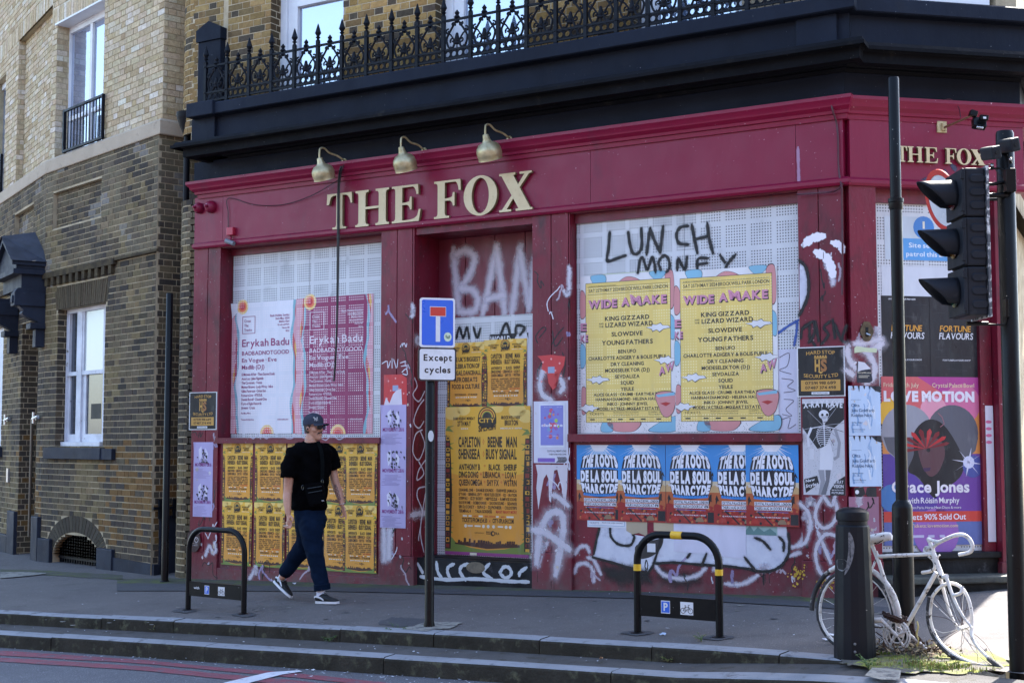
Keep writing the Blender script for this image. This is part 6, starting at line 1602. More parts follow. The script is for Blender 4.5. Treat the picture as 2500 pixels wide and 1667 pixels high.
scrap(B, 2073, 2146, 1212, 1308, FO + .0008, (150, 104, 126), 'faded pinkish paper remnant at the foot of the corner pilaster')
scrap(B, 2086, 2141, 845, 862, FO + .003, (196, 206, 170), 'torn pale green tape below the keyhole plate', outline=[(0,.3),(.1,0),(.5,.2),(1,.3),(.98,.9),(.4,.8),(0,1)])
# posters in the corner opening
OB = BOo + .003
scrap(B, 2152, 2389, 652, 724, OB, (206, 208, 216), 'blank white paper above the two black posters')
def patrol(p):
 p.disc(.56, .24, .15, ink((72, 130, 196)), 1); p.rect(.545, .10, .575, .27, WHP, 2); p.disc(.56, .33, .022, WHP, 2, n=10)
 p.rect(.26, .50, 1.0, 1.0, ink((92, 156, 212)), 1); p.text('Site security', .34, .92, .60, .71, ink((226, 232, 240)), 3, .01); p.text('patrol this area', .30, .96, .80, .91, ink((226, 232, 240)), 3, .01)
scrap(B, 2160, 2330, 530, 636, OB, (196, 204, 212), 'white and blue site security patrol sign on the corner steel screen', patrol, cat='sign', name='patrol_sign')
def fortune(x0, x1, lab, dz):
 p = on(B, x0, x1, 724, 920, OB + dz, xm=2270); Wf, Of = ink((222, 222, 228)), ink((222, 158, 62)); it = lambda x, y: (x + (.5 - y) * .18, y)
 p.text('UNTAMED FLAVOUR PROVIDER', .14, .70, .03, .05, Wf, 3, .01); p.text('FORTUNE', .18, .80, .36, .435, Of, 3, .02, warp=it); p.text('FLAVOURS', .18, .86, .45, .53, Wf, 3, .02, warp=it); p.text('FORTUNEFLAVOURS.SHOP', .24, .80, .78, .80, Wf, 3, .012); p.rect(.38, .83, .62, .97, ink((24, 25, 30)), 1)
 rg = random.Random(int(x0))
 for k in range(14): x, y = rg.uniform(.02, .7), rg.uniform(.1, .95); p.line([(x, y), (x + .12, y + rg.uniform(-.01, .01)), (x + .25, y + rg.uniform(-.015, .015))], .003, ink((70, 72, 80)), 1)
 return p.sheet('black_poster', ink((32, 33, 40), rough=.35), lab, 'poster', 'black posters in the corner opening')
fortune(2153, 2273, 'wrinkled black poster with orange lettering, left one behind the black pole', .001); fortune(2271, 2392, 'wrinkled black poster with orange lettering, right one below the traffic light', .004)
def motion(p):
 g = [(206, 70, 90), (206, 84, 110), (200, 90, 140), (206, 130, 90), (222, 160, 70), (214, 140, 60), (206, 130, 60)]
 p.rect(0, 0, 1, .46, ink((206, 96, 100)), .2)
 p.poly([(.35, 0), (1, 0), (1, .14), (.6, .10)], ink((176, 66, 140)), .3)
 p.disc(.10, .22, .14, ink((226, 176, 60)), .4); p.poly([(0, .22), (1, .2), (1, .46), (0, .46)], ink((216, 140, 74)), .35); p.disc(.78, .16, .18, ink((206, 110, 150)), .45); p.disc(.5, .20, .13, ink((222, 150, 170)), .5)
 p.rect(0, .46, 1, .80, ink((88, 62, 150)), .3); p.disc(.08, .72, .12, ink((70, 120, 180)), .4); p.rect(0, .86, 1, 1, ink((96, 110, 170)), .35); p.disc(.5, .93, .22, ink((150, 100, 176)), .5); p.poly([(.6, .46), (1, .46), (1, .8), (.5, .8)], ink((108, 62, 150)), .5)
 hg, hd = ink((150, 150, 160)), ink((92, 92, 102))
 p.disc(.24, .335, .25, hg, 1, n=30); p.disc(.68, .335, .25, hd, 1.1, n=30)
 p.poly([(.01, .36), (.93, .36), (.90, .44), (.60, .62), (.48, .70), (.36, .62), (.05, .44)], hd, 1.05)
 K = ink((30, 27, 32)); p.poly([(v.x, v.y) for v in cat_rom([(.30,.34,0),(.42,.26,0),(.56,.27,0),(.68,.36,0),(.78,.50,0),(.74,.60,0),(.56,.68,0),(.48,.72,0),(.34,.60,0),(.24,.56,0),(.30,.46,0)], 4, closed=True)], K, 2)
 p.poly([(v.x, v.y) for v in cat_rom([(.34,.40,0),(.44,.36,0),(.56,.38,0),(.60,.46,0),(.54,.56,0),(.46,.595,0),(.40,.56,0),(.36,.50,0)], 4, closed=True)], ink((92, 60, 66)), 2.5)
 p.poly([(.38, .545), (.46, .54), (.45, .56), (.40, .565)], ink((66, 44, 76)), 3)
 Rd = ink((186, 40, 46)); rg = random.Random(2)
 for k in range(9): a = R(200 - k*24); p.poly([(.42, .43), (.42 + .20*math.cos(a-.12), .42 - .085*math.sin(a-.12) - .01), (.42 + .23*math.cos(a), .42 - .10*math.sin(a) - .012), (.42 + .20*math.cos(a+.12), .42 - .085*math.sin(a+.12) - .01)], Rd if k % 2 else ink((120, 26, 36)), 3 + k*.05)
 p.disc(.44, .437, .02, K, 4, n=8); p.line([(.56, .30), (.60, .28), (.58, .24), (.54, .215)], .008, ink((150, 100, 110)), 3)
 sb = ink((74, 84, 156)); p.disc(.87, .535, .10, sb, 3); p.disc(.83, .51, .055, ink((206, 210, 236)), 3.4)
 for k in range(8): a = R(k*45 + 10); p.poly([(.83 + .015*math.sin(a), .51 + .006*math.cos(a)), (.83 - .015*math.sin(a), .51 - .006*math.cos(a)), (.83 + .17*math.cos(a), .51 + .09*math.sin(a))], ink((214, 214, 236)), 3.7) if .83 + .17*math.cos(a) < 1.001 else None
 W_ = ink((228, 222, 232)); Cc = ink((226, 196, 170))
 p.text('Friday 26th July', .02, .36, .037, .062, Cc, 5, .008); p.text('Crystal Palace Bowl', .49, .90, .037, .062, Cc, 5, .008)
 p.text('LOVE MOTION', .02, .90, .085, .15, W_, 5, .06, gap=.04, space=.3)
 p.text('Grace Jones', .08, .83, .62, .69, W_, 5, .028, gap=.05); p.text('with Róisín Murphy', .22, .73, .718, .752, W_, 5, .014, gap=.06); p.text('Dimitri From Paris, Horse Meat Disco & more', .14, .745, .77, .785, W_, 5, .006)
 p.rect(0, .80, 1, .862, ink((200, 66, 56)), 3); p.text('Tickets 90% Sold Out', .14, .79, .815, .850, W_, 5, .02, gap=.06); p.text('Tickets: lovemotion.com', .26, .71, .875, .895, Cc, 5, .008)
 for a, b in ((.27, .38), (.42, .48), (.53, .58), (.64, .72)): p.rect(a, .94, b, .955, ink((196, 190, 220)), 5)
scrap(B, 2155, 2407, 920, 1330, OB + .008, (150, 84, 150), 'large purple and orange concert poster with masked face below the black posters', motion, cat='poster', name='concert_poster')
scrap(B, 2391, 2405, 790, 924, OB + .002, (200, 150, 80), 'thin orange and blue poster edge right of the black posters', lambda p: p.poly([(0, 0), (.6, 0), (.5, .4), (0, .5)], ink((60, 120, 190)), 1), cat='poster', name='torn_poster')
scrap(B, 2409, 2428, 990, 1322, BOo + .055, (212, 210, 224), 'narrow white paper with pink marks on the corner door frame', lambda p: [p.disc(.4, .12 + .05*k, .4, ink((206, 110, 150)), 1, n=7, sy=.5) for k in range(4)])
scrap(B, 2451, 2464, 882, 1010, FO - .035, (176, 52, 48), 'red torn poster sliver at the right frame edge', cat='poster', name='torn_poster')
scrap(B, 2452, 2464, 1062, 1286, FO - .035, (204, 168, 176), 'pink patterned torn paper sliver low at the right frame edge', lambda p: [p.poly([(.1*k % .8, .05+.09*k), (.1*k % .8+.3, .08+.09*k), (.1*k % .8+.1, .11+.09*k)], ink((176, 70, 80)), 1) for k in range(10)], cat='paper')
scrap(B, 2428, 2435, 876, 892, BOo + .055, (170, 180, 214), 'tiny blue and white sticker on the corner door frame', cat='sticker', name='sticker')
# brown cycle roundel behind the left stand
def cyc(p, m, cx=.5, cy=.45, s=1.0, lay=3, part='picture'):
 k = p.w / p.h; f = lambda a, b: (cx + a*s, cy + b*s*k)
 for a in (-.24, .24): p.ring(f(a, .12)[0], f(a, .12)[1], .15*s, .035*s, m, lay, part, n=14)
 for q in (((-.24, .12), (-.10, -.10), (.14, -.10), (.24, .12)), ((-.10, -.10), (.0, .12), (.14, -.10)), ((-.24, .12), (.0, .12)), ((-.14, -.18), (-.06, -.18)), ((-.10, -.18), (-.10, -.10)), ((.14, -.10), (.10, -.22), (.20, -.22))): p.line([f(*t) for t in q], .035*s, m, lay, part)
p = on(A, 456, 489, 1292, 1347, FO + .022); q = ink((214, 206, 206)); cyc(p, q, .5, .36, .9); p.text('LIGHTS AND', .2, .8, .6, .64, q, 3, 0); p.text('CYCLE PARKING', .2, .8, .68, .72, q, 3, 0)
p.sheet('cycle_roundel', ink((66, 42, 42)), 'brown oval cycle sign on the foot of the leftmost pilaster', 'sign', outline=[(.5+.5*math.cos(R(a)), .5+.5*math.sin(R(a))) for a in range(0, 360, 15)])
# ---------------------------------------------------------------- graffiti: paint on the building, part of it
SP_W = spray_mat('spray_white', sr(222, 218, 228), .6, .85); SP_WS = spray_mat('spray_white_soft', sr(214, 208, 220), .95, .8); MK_W = spray_mat('marker_white', sr(214, 210, 222), .1, .9)
SP_K = spray_mat('spray_black', sr(30, 28, 30), .35, .97); MK_K = spray_mat('marker_black', sr(26, 24, 28), .08, .9); SP_KS = spray_mat('spray_black_soft', sr(36, 34, 36), .9, .7); MK_P = spray_mat('marker_lilac', sr(176, 160, 200), .3, .6); MK_B = spray_mat('spray_blue', sr(44, 84, 168), .5, .8); MK_WT = spray_mat('marker_white_thin', sr(206, 190, 206), .5, .55)
HALO = {SP_K: spray_mat('overspray_black', sr(40, 38, 40), 1.0, .38), SP_W: spray_mat('overspray_white', sr(210, 204, 214), 1.0, .4)}
def graf(fr, out, strokes, m, wd, name='graffiti', zk=None, taper=0.0, fills=None):
 mb = MB(); kk = 0
 for st in strokes:
  if zk: st = Z(*zk, st)
  ribbon(mb, fr, st, wd, out + .0002 * kk, 0, taper=taper); kk += 1
  if m in HALO: ribbon(mb, fr, st, wd * 2.3, out + .0002 * kk, 1); kk += 1
 o_ = mb.build(name, [m] + ([HALO[m]] if m in HALO else []), pub); o_['kind'] = 'stuff'; return o_
def fill(fr, out, pts, m, zk=None, smooth=True, name='graffiti'):
 if zk: pts = Z(*zk, pts)
 q = [fr.px(a, b, out) for a, b in pts]
 if smooth: q = [(v.x, v.y) for v in cat_rom([(a, b, 0) for a, b in q], 5, closed=True)]
 mb = MB(); mb.fflat(fr, q, out, 0); return mb.build(name, m, pub)
FW = mat('graffiti_white_fill', sr(206, 208, 220), .55, sr(186, 188, 204), 5, bump=.1, dirt=sr(150, 150, 170), dscale=7, dlo=.55, dhi=.75)
FK = mat('graffiti_black_fill', sr(30, 28, 32), .5, sr(44, 42, 46), 5)
z2_ = (800, 550, 2.767); z3_ = (1650, 550, 2.767)
graf(A, SCR2 + .001, [[(1905,50),(1898,150),(1888,240),(1950,225),(2010,205)], [(2030,50),(2040,120),(2060,185),(2095,190),(2122,140),(2118,25)], [(2155,195),(2165,110),(2178,22)], [(2178,30),(2210,110),(2245,180)], [(2245,180),(2255,100),(2265,10)]], SP_K, .038, zk=z2_)
graf(A, SCR2 + .001, [[(80,5),(30,15),(5,60),(20,120),(80,130)], [(108,0),(125,90),(145,185)], [(130,95),(215,75)], [(212,-10),(225,90),(250,185)]], SP_K, .038, zk=z3_)
graf(A, SCR2 + .001, [[(2095,320),(2112,230),(2130,225),(2160,300),(2190,215),(2205,250),(2215,315)], [(2250,300),(2235,250),(2270,205),(2300,225),(2310,280),(2290,315)]], SP_K, .034, zk=z2_)
graf(A, SCR2 + .001, [[(10,300),(15,225),(60,300),(75,215)], [(215,222),(150,228),(145,300)], [(150,265),(210,255)], [(300,205),(330,250)], [(400,200),(350,260),(335,300)]], SP_K, .034, zk=z3_)
graf(A, DO + .002, [[(850,170),(862,330),(885,560)], [(868,200),(930,170),(990,220),(960,330),(900,420)], [(900,430),(980,440),(1015,510),(985,580),(895,585)], [(1050,590),(1090,400),(1140,150)], [(1140,150),(1170,370),(1195,585)], [(1085,500),(1180,470)], [(1245,590),(1270,400),(1300,150)], [(1300,180),(1340,420),(1365,540)], [(1360,560),(1385,360),(1400,220)]], spray_mat('spray_white_faint', sr(214, 206, 218), 1.0, .75), .17, zk=z2_)
graf(A, DO + .014, [[(870,760),(890,690),(915,760),(940,690),(955,760)], [(985,690),(1010,760),(1030,700)], [(1165,750),(1205,660),(1235,750)], [(1270,740),(1275,680),(1330,690),(1300,740)]], SP_K, .034, zk=z2_)
STEP = FO - .058
graf(A, STEP, [[(610,745),(640,800)], [(735,735),(745,800),(775,845)], [(850,745),(815,765),(810,800),(830,845)], [(950,745),(905,760),(895,800),(930,850)], [(1010,745),(1005,790)], [(1090,745),(1050,800),(1110,845)], [(1165,800),(1190,765),(1225,770),(1240,810),(1205,840),(1170,815)], [(1340,770),(1300,800),(1295,820)], [(630,830),(800,850),(1000,845),(1200,860),(1355,865)]], spray_mat('chalky_white', sr(200, 206, 214), .3, .85), .045, zk=(800, 1107, 2.767))
zz3 = (1650, 550, 2.767)
graf(A, FO + .001, [[(875,125),(920,90),(985,75)], [(955,185),(1010,215),(1040,260),(1060,330)]], spray_mat('white_blot', sr(226, 222, 232), .2, 1.0), .09, zk=zz3)
graf(A, FO + .0012, [[(1065,120),(1110,135),(1125,170)]], spray_mat('white_blot', sr(226, 222, 232)), .07, zk=zz3)
graf(A, FO + .001, [[(845,760),(855,700),(900,670),(905,760),(940,810)], [(870,690),(930,650),(935,730),(900,790)], [(945,655),(965,780)], [(1040,650),(1000,690),(1030,740),(985,800)], [(1060,640),(1075,760)], [(1075,670),(1110,760),(1140,790)], [(1120,770),(1150,680)]], SP_K, .03, zk=zz3)
fill(A, FO + .0008, [(838,250),(872,300),(890,400),(878,500),(842,590)], FW, zk=zz3)
graf(A, FO + .0016, [[(835,240),(880,290),(898,400),(885,500),(835,605)]], SP_K, .035, zk=zz3)
graf(A, SCR2 + .001, [[(690,730),(760,680),(830,640)], [(800,810),(815,720),(820,650)]], MK_B, .035, zk=zz3)
z4p = (900, 800, 2.45)
graf(A, FO + .0016, [[(1005,1400),(1020,1250),(1055,1150),(1095,1105),(1150,1110),(1165,1180),(1150,1300),(1120,1470)], [(990,1210),(1050,1220),(1110,1260),(1195,1320)]], SP_W, .10, zk=z4p)
graf(A, FO + .0012, [[(1100,1000),(1130,1010),(1190,1060)], [(1045,250),(1025,330),(1040,400),(1090,430)], [(1150,310),(1165,350),(1150,380)]], SP_W, .07, zk=z4p)
graf(A, FO + .001, [[(1010,90),(1000,50),(1040,0),(1060,10),(1020,60)], [(1095,100),(1130,40),(1165,0)], [(1100,20),(1115,110),(1160,60)], [(1020,300),(1010,260),(1060,170)], [(1160,300),(1175,220),(1160,150)]], MK_K, .014, zk=z4p)
graf(A, FO + .001, [[(80,215),(110,200),(115,240),(130,200)], [(140,185),(140,240)], [(150,190),(165,240)], [(175,190),(170,235)], [(190,210),(220,200)], [(195,230),(225,225)], [(200,265),(225,245),(230,280),(205,275)]], MK_W, .012, zk=z4p)
JB = A.jamb(PIL[1][1], FO)
graf(JB, .001, [[(275,300),(290,350),(265,400),(300,440),(335,380)], [(330,430),(295,480),(270,560),(300,600),(330,560)], [(320,610),(280,640),(265,740),(300,790),(335,700),(310,620)], [(300,800),(330,870),(290,910),(300,850),(340,790)], [(345,950),(300,960),(290,1010),(320,1100),(300,1250),(300,1270)], [(345,960),(310,1200),(330,1340)]], MK_W, .017, zk=z4p)
graf(JB, .0015, [[(258,1120),(300,1110),(345,1105)], [(300,60),(285,75),(300,90)]], SP_W, .08, zk=z4p)
graf(A, FO + .001, [[(90,1210),(95,1380)], [(125,1220),(120,1370)]], SP_WS, .16, zk=z4p)
p_ = JB
# big letters under the right window
z5p = (1390, 1060, 3.92); OG = O2 - .0012
fill(A, OG, [(290,890),(600,895),(620,960),(880,1000),(900,890),(1700,900),(2080,900),(2100,1050),(2090,1180),(2030,1270),(1900,1300),(1700,1290),(1250,1250),(830,1230),(760,1310),(640,1290),(440,1220),(220,1165),(245,1140),(270,1000)], FW, zk=z5p, smooth=False)
fill(A, OG + .0003, [(850,1000),(900,985),(880,1080),(800,1160),(700,1190),(650,1170),(640,1060)], FK, zk=z5p)
graf(A, OG + .0004, [[(290,890),(260,1010),(235,1140)], [(225,1175),(440,1235),(640,1295),(735,1330),(790,1270),(825,1180),(880,1000)], [(390,900),(400,980),(470,1050),(580,1060),(620,990),(605,950)], [(830,1235),(1000,1225),(1250,1245),(1500,1260),(1750,1290)], [(1750,1300),(1900,1310),(2020,1260),(2090,1160),(2105,1060),(2095,950)], [(1160,1130),(1130,1175)], [(1310,1145),(1270,1245)], [(1680,1180),(1730,1240),(1780,1300)], [(1780,990),(1850,1020),(1920,1095)], [(2010,985),(2050,1030),(2050,1110)]], SP_K, .03, zk=z5p)
graf(A, OG + .0001, [[(180,1180),(230,1200),(300,1330)], [(60,1140),(100,1080),(160,1070),(190,1120)], [(50,1320),(80,1250),(160,1235),(220,1290),(235,1400)], [(830,1260),(900,1340),(1060,1380),(1220,1350),(1300,1280)], [(1500,1430),(1660,1430),(1800,1350)], [(2210,660),(2260,740),(2270,900),(2200,1050),(2120,1080)], [(2120,1160),(2200,1130)]], SP_WS, .075, zk=z5p)
graf(A, OG + .0002, [[(360,1300),(480,1380),(620,1370),(740,1380)], [(860,1300),(980,1390),(1200,1380)], [(420,1330),(560,1310),(700,1340)]], SP_KS, .22, zk=z5p)
z5_ = (1650, 1107, 2.767)
graf(A, FO + .0012, [[(985,300),(950,370),(945,440),(990,500),(1050,480),(1090,410),(1080,330)], [(1000,290),(1050,350),(1075,290)], [(960,530),(990,600),(1045,735)], [(1085,555),(1010,545),(955,620),(945,700),(975,800),(1040,840)], [(840,340),(890,390),(910,480),(880,590),(840,620)]], SP_W, .042, zk=z5_)
graf(B, FO + .0012, [[(1250,830),(1310,880),(1345,960),(1330,1030),(1290,1060)], [(1160,830),(1170,900),(1210,960)], [(1160,985),(1190,1005)], [(1330,840),(1390,800)]], SP_W, .075, zk=zz3)
graf(B, FO + .0022, [[(1215,800),(1300,790),(1385,770)]], SP_WS, .12, zk=zz3)
mb = MB(); rg = random.Random(12)
for k in range(90):
 cx, cy = (rg.gauss(820, 28), rg.gauss(805, 40)) if k < 45 else (rg.gauss(1010, 36), rg.gauss(870, 22))
 a, b = Z(*z5_, [(cx, cy)])[0]; u_, z_ = A.px(a, b, FO + .0024); r_ = rg.uniform(.003, .012)
 mb.fflat(A, [(u_ + r_*math.cos(t*1.05)*rg.uniform(.7, 1.2), z_ + r_*math.sin(t*1.05)*rg.uniform(.7, 1.3)) for t in range(6)], FO + .0024)
o = mb.build('paint_splatter', mat('yellow_paint', sr(196, 160, 50), .5), pub); o['kind'] = 'stuff'
graf(A, FO + .0012, [[(1300,1400),(1320,1395),(1330,1420)], [(1345,1400),(1340,1430)], [(1352,1395),(1355,1430),(1368,1400)]], MK_K, .012, zk=(0, 550, 2.767))
graf(A, FO + .031, [[(1690,1420),(1710,1440),(1740,1415),(1760,1440)], [(1770,1415),(1800,1440),(1820,1420)], [(1910,1425),(1960,1440),(2010,1420),(2060,1440)], [(2150,1420),(2200,1450),(2240,1415),(2290,1445),(2340,1420)]], MK_WT, .02, zk=(0, 550, 2.767))
graf(B, FO + .002, [[(1670,1225),(1700,1215)], [(1820,1165),(1835,1195)], [(1870,1125),(1885,1140)]], spray_mat('grey_blot', sr(62, 66, 92), .5, .85), .07, zk=(1650, 0, 2.767))
graf(A, FO + .002, [[(825,1000),(828,1130),(832,1255)]], spray_mat('pale_drip', sr(170, 130, 160), .3, .8), .035, zk=(1650, 0, 2.767))
# small tags, scuffs and paper remnants scattered over pilasters and risers
rg = random.Random(2024)
TG = [MK_W, MK_K, MK_P, MK_WT, SP_WS, MK_K]
for (fr, x0, x1, y0, y1, n) in ((A, 475, 530, 1060, 1390, 9), (A, 932, 1008, 700, 910, 6), (A, 932, 1005, 1290, 1400, 7), (A, 1303, 1390, 640, 860, 7), (A, 1303, 1390, 1130, 1420, 9), (A, 1958, 2058, 560, 840, 6), (A, 1958, 2058, 1215, 1430, 11), (B, 2072, 2142, 780, 940, 5), (B, 2072, 2142, 1200, 1420, 8), (A, 1410, 1940, 1380, 1425, 12), (A, 545, 915, 1398, 1415, 5)):
 for k in range(n):
  cx_, cy_ = rg.uniform(x0, x1), rg.uniform(y0, y1); s_ = rg.uniform(6, 16); pts = [(cx_, cy_)]
  for j in range(rg.randrange(4, 9)): pts.append((min(x1, max(x0, pts[-1][0] + rg.uniform(-.4, 1)*s_*.7)), pts[-1][1] + rg.choice((-1, 1))*rg.uniform(.4, 1.2)*s_))
  m_ = TG[k % 6]; wd_ = .012 if m_ in (MK_W, MK_K) else .03 if m_ is not SP_WS else .09
  graf(fr, FO + .0009 + .00003*k if y1 < 1370 or x0 not in (1410, 545) else FO - .0034 if x0 == 545 else OG + .0009, [pts], m_, wd_)
mb = MB()
for k in range(90):
 fr, x0, x1, y0, y1 = rg.choice(((A, 932, 1008, 930, 1390), (A, 1303, 1390, 840, 1400), (A, 474, 530, 1060, 1380), (A, 1958, 2058, 980, 1400), (B, 2072, 2142, 840, 1400)))
 u_, z_ = fr.px(rg.uniform(x0, x1), rg.uniform(y0, y1), FO + .0013); r_ = rg.uniform(.006, .028)
 mb.fflat(fr, [(u_ + r_*math.cos(t*.9)*rg.uniform(.3, 1.2), z_ + r_*math.sin(t*.9)*rg.uniform(.3, 1.4)) for t in range(7)], FO + .0014 + k*.00001, rg.randrange(3))
o = mb.build('paper_remnants', [ink((206, 200, 206)), ink((170, 160, 172)), ink((190, 176, 160))], pub); o['kind'] = 'stuff'
# drips under the heavy strokes
mb = MB()
for (x, y, l) in [(x_, 1408, 14) for x_ in (1840, 1850, 1862, 1868, 1878)] + [(1312, 1400, 20), (1346, 1420, 16), (1352, 1415, 22), (1952+8, 600, 10), (2010, 622, 9), (2056, 618, 12), (1440, 1372, 10), (1448, 1380, 12)]:
 out_ = OG + .0006 if 1400 < x < 1950 else FO + .0018; ribbon(mb, A, [(x, y - 6), (x + .5, y + l)], .007, out_, 0)
mb.build('graffiti', MK_W if 0 else spray_mat('drip_dark', sr(40, 38, 42), .2, .8), pub)['kind'] = 'stuff'
# ---------------------------------------------------------------- street furniture
M_POST = mat('black_post_paint', sr(14, 15, 18), .34, sr(11, 12, 15), 3, bump=.12, bscale=18, dirt=sr(38, 35, 31), dscale=6, dlo=.64, dhi=.8, spots=sr(150, 146, 140), sscale=38, slo=.76, shi=.775, spec=.16)
M_POST2 = mat('worn_bollard_plastic', sr(22, 25, 31), .42, sr(17, 20, 26), 3, bump=.15, bscale=14, dirt=sr(52, 52, 54), dscale=5, dlo=.66, dhi=.78, spots=sr(140, 140, 140), sscale=30, slo=.76, shi=.78, spec=.16)
M_SIGNB = mat('sign_blue', sr(18, 88, 200), .3, sr(22, 92, 196), 3, spec=.6)
M_SIGNR = mat('sign_red', sr(198, 48, 40), .3, spec=.6)
M_SIGNW = mat('sign_white', sr(214, 216, 222), .25, spec=.6)
M_SIGNK = mat('sign_black', sr(24, 24, 28), .35)
M_GALV = mat('galvanised_back', sr(120, 124, 130), .5, metal=.6)
M_YEL = mat('yellow_band', sr(222, 176, 30), .4, sr(200, 156, 30), 12, dirt=sr(120, 100, 50), dscale=20, dlo=.62, dhi=.72)
M_TL = mat('traffic_light_plastic', sr(32, 35, 42), .55, sr(26, 29, 35), 4, bump=.1, dirt=sr(52, 54, 58), dscale=8, dlo=.62, dhi=.78, spec=.15)
def rrect(x0, y0, x1, y1, r, n=5):
 pts = []
 for cx, cy, a in ((x1-r, y0+r, -90), (x1-r, y1-r, 0), (x0+r, y1-r, 90), (x0+r, y0+r, 180)):
  for i in range(n+1): t = R(a + 90*i/n); pts.append((cx + r*math.cos(t), cy + r*math.sin(t)))
 return pts
# terrace added behind the camera, unseen, to bounce light and give reflections
mb = MB(); mb.box((-40, -16, -1), (30, -11, 8.6), 0); mb.box((-40, -16, 8.6), (30, -11.4, 10.2), 1)
for k in range(26):
 for z in (.9, 4.4): mb.box((-38 + k*2.6, -11.1, z), (-36.9 + k*2.6, -10.95, z + 1.9), 2)
o = mb.build('added_bounce_terrace', [mat('bounce_terrace_brick', sr(112, 84, 66), .9, sr(92, 70, 56)), mat('bounce_terrace_slate', sr(60, 62, 70), .7), mat('bounce_terrace_window', sr(40, 44, 50), .1)]); o['kind'] = 'structure'; o['label'] = 'added row of brick houses behind the camera, unseen, for bounced light'
# sign post
gp = gpt(1048, 1530); SF = Frame(gp.x, gp.y, .962, .272)
root = empty('road_sign', gp, 'dead end sign above an except cycles plate on a black pole', 'road sign')
zt_ = SF.pz(1060, 728, .06)
mb = MB(); mb.lathe([(.046, -.05), (.046, .02), (.038, .05), (.037, zt_ - gp.z - .02), (.03, zt_ - gp.z)], gp, 20); po = mb.build('pole', M_POST, root, smooth=40)
u0, u1 = SF.pu(1025, 790, .06), SF.pu(1111, 790, .06); z1_, z0_ = SF.pz(1025, 728, .06), SF.pz(1025, 849, .06) ; hh = z1_ - z0_
z0_ = SF.pz(1068, 848, .06); z1_ = z0_ + hh
mb = MB(); mb.fprism(SF, rrect(u0, z0_, u1, z1_, .022), .05, .06); pl_ = mb.build('sign_plate', [M_SIGNW], root)
def sg_(pts, m, out, par, name):
 mb = MB(); mb.fflat(SF, pts, out); return mb.build(name, m, par)
uw = u1 - u0; F_ = lambda x, y: (u0 + x * uw, z1_ - y * (z1_ - z0_))
sg_(rrect(u0 + uw*.055, z0_ + hh*.04, u1 - uw*.055, z1_ - hh*.04, .014), M_SIGNB, .061, pl_, 'blue_field')
a, b = F_(.45, .37), F_(.575, .885); sg_([(a[0], b[1]), (b[0], b[1]), (b[0], a[1]), (a[0], a[1])], M_SIGNW, .0618, pl_, 'symbol')
a, b = F_(.28, .175), F_(.74, .375); sg_([(a[0], b[1]), (b[0], b[1]), (b[0], a[1]), (a[0], a[1])], M_SIGNW, .0622, pl_, 'symbol')
a, b = F_(.292, .186), F_(.728, .364); sg_([(a[0], b[1]), (b[0], b[1]), (b[0], a[1]), (a[0], a[1])], M_SIGNR, .0626, pl_, 'symbol')
c = F_(.79, .785); sg_([(c[0] + .032*math.cos(t*.42), c[1] + .038*math.sin(t*.42)) for t in range(15)], ink((196, 210, 186)), .0622, pl_, 'round_sticker')
mb = MB()
for k in range(7): ribbon(mb, SF, [(c[0]-.02+.006*k, c[1]-.012*math.sin(k)), (c[0]-.012+.005*k, c[1]+.015*math.cos(k)), (c[0]-.004+.003*k, c[1]-.01)], .004, .0626, px=False)
mb.build('scribble', spray_mat('marker_green', sr(50, 90, 60), .1, .9), pl_)
u0, u1 = SF.pu(1021, 890, .06), SF.pu(1114, 890, .06); z1_ = z0_ - .002; z0_ = SF.pz(1068, 930, .06)
mb = MB(); mb.fprism(SF, rrect(u0, z0_, u1, z1_, .024), .046, .058); pl2 = mb.build('sign_plate', M_SIGNK, root)
sg_(rrect(u0+.012, z0_+.012, u1-.012, z1_-.012, .018), M_SIGNW, .059, pl2, 'white_field')
mb = MB(); H_ = z1_ - z0_; put_text(mb, SF, 'Except', u0 + (u1-u0)*.14, u0 + (u1-u0)*.885, z0_+H_*.60, z0_+H_*.80, .0596, 0, .03, gap=.12)
put_text(mb, SF, 'cycles', u0 + (u1-u0)*.165, u0 + (u1-u0)*.85, z0_+H_*.24, z0_+H_*.44, .0596, 0, .03, gap=.12); mb.build('lettering', M_SIGNK, pl2)
for z in (z0_ + .05, z1_ + .12, z1_ + .3):
 mb = MB(); mb.lathe([(.044, -.012), (.044, .012)], (gp.x, gp.y, z), 16); mb.build('clip', M_GALV, root)
mb = MB(); q = gpt(1052, 1060); st = Frame(gp.x, gp.y, 1, .0); pts = [st.px(1052 + 7*math.cos(t*.6), 1064 + 14*math.sin(t*.6), .040) for t in range(11)]
mb.fflat(st, pts, .041); mb.build('round_sticker', ink((196, 200, 204)), root)
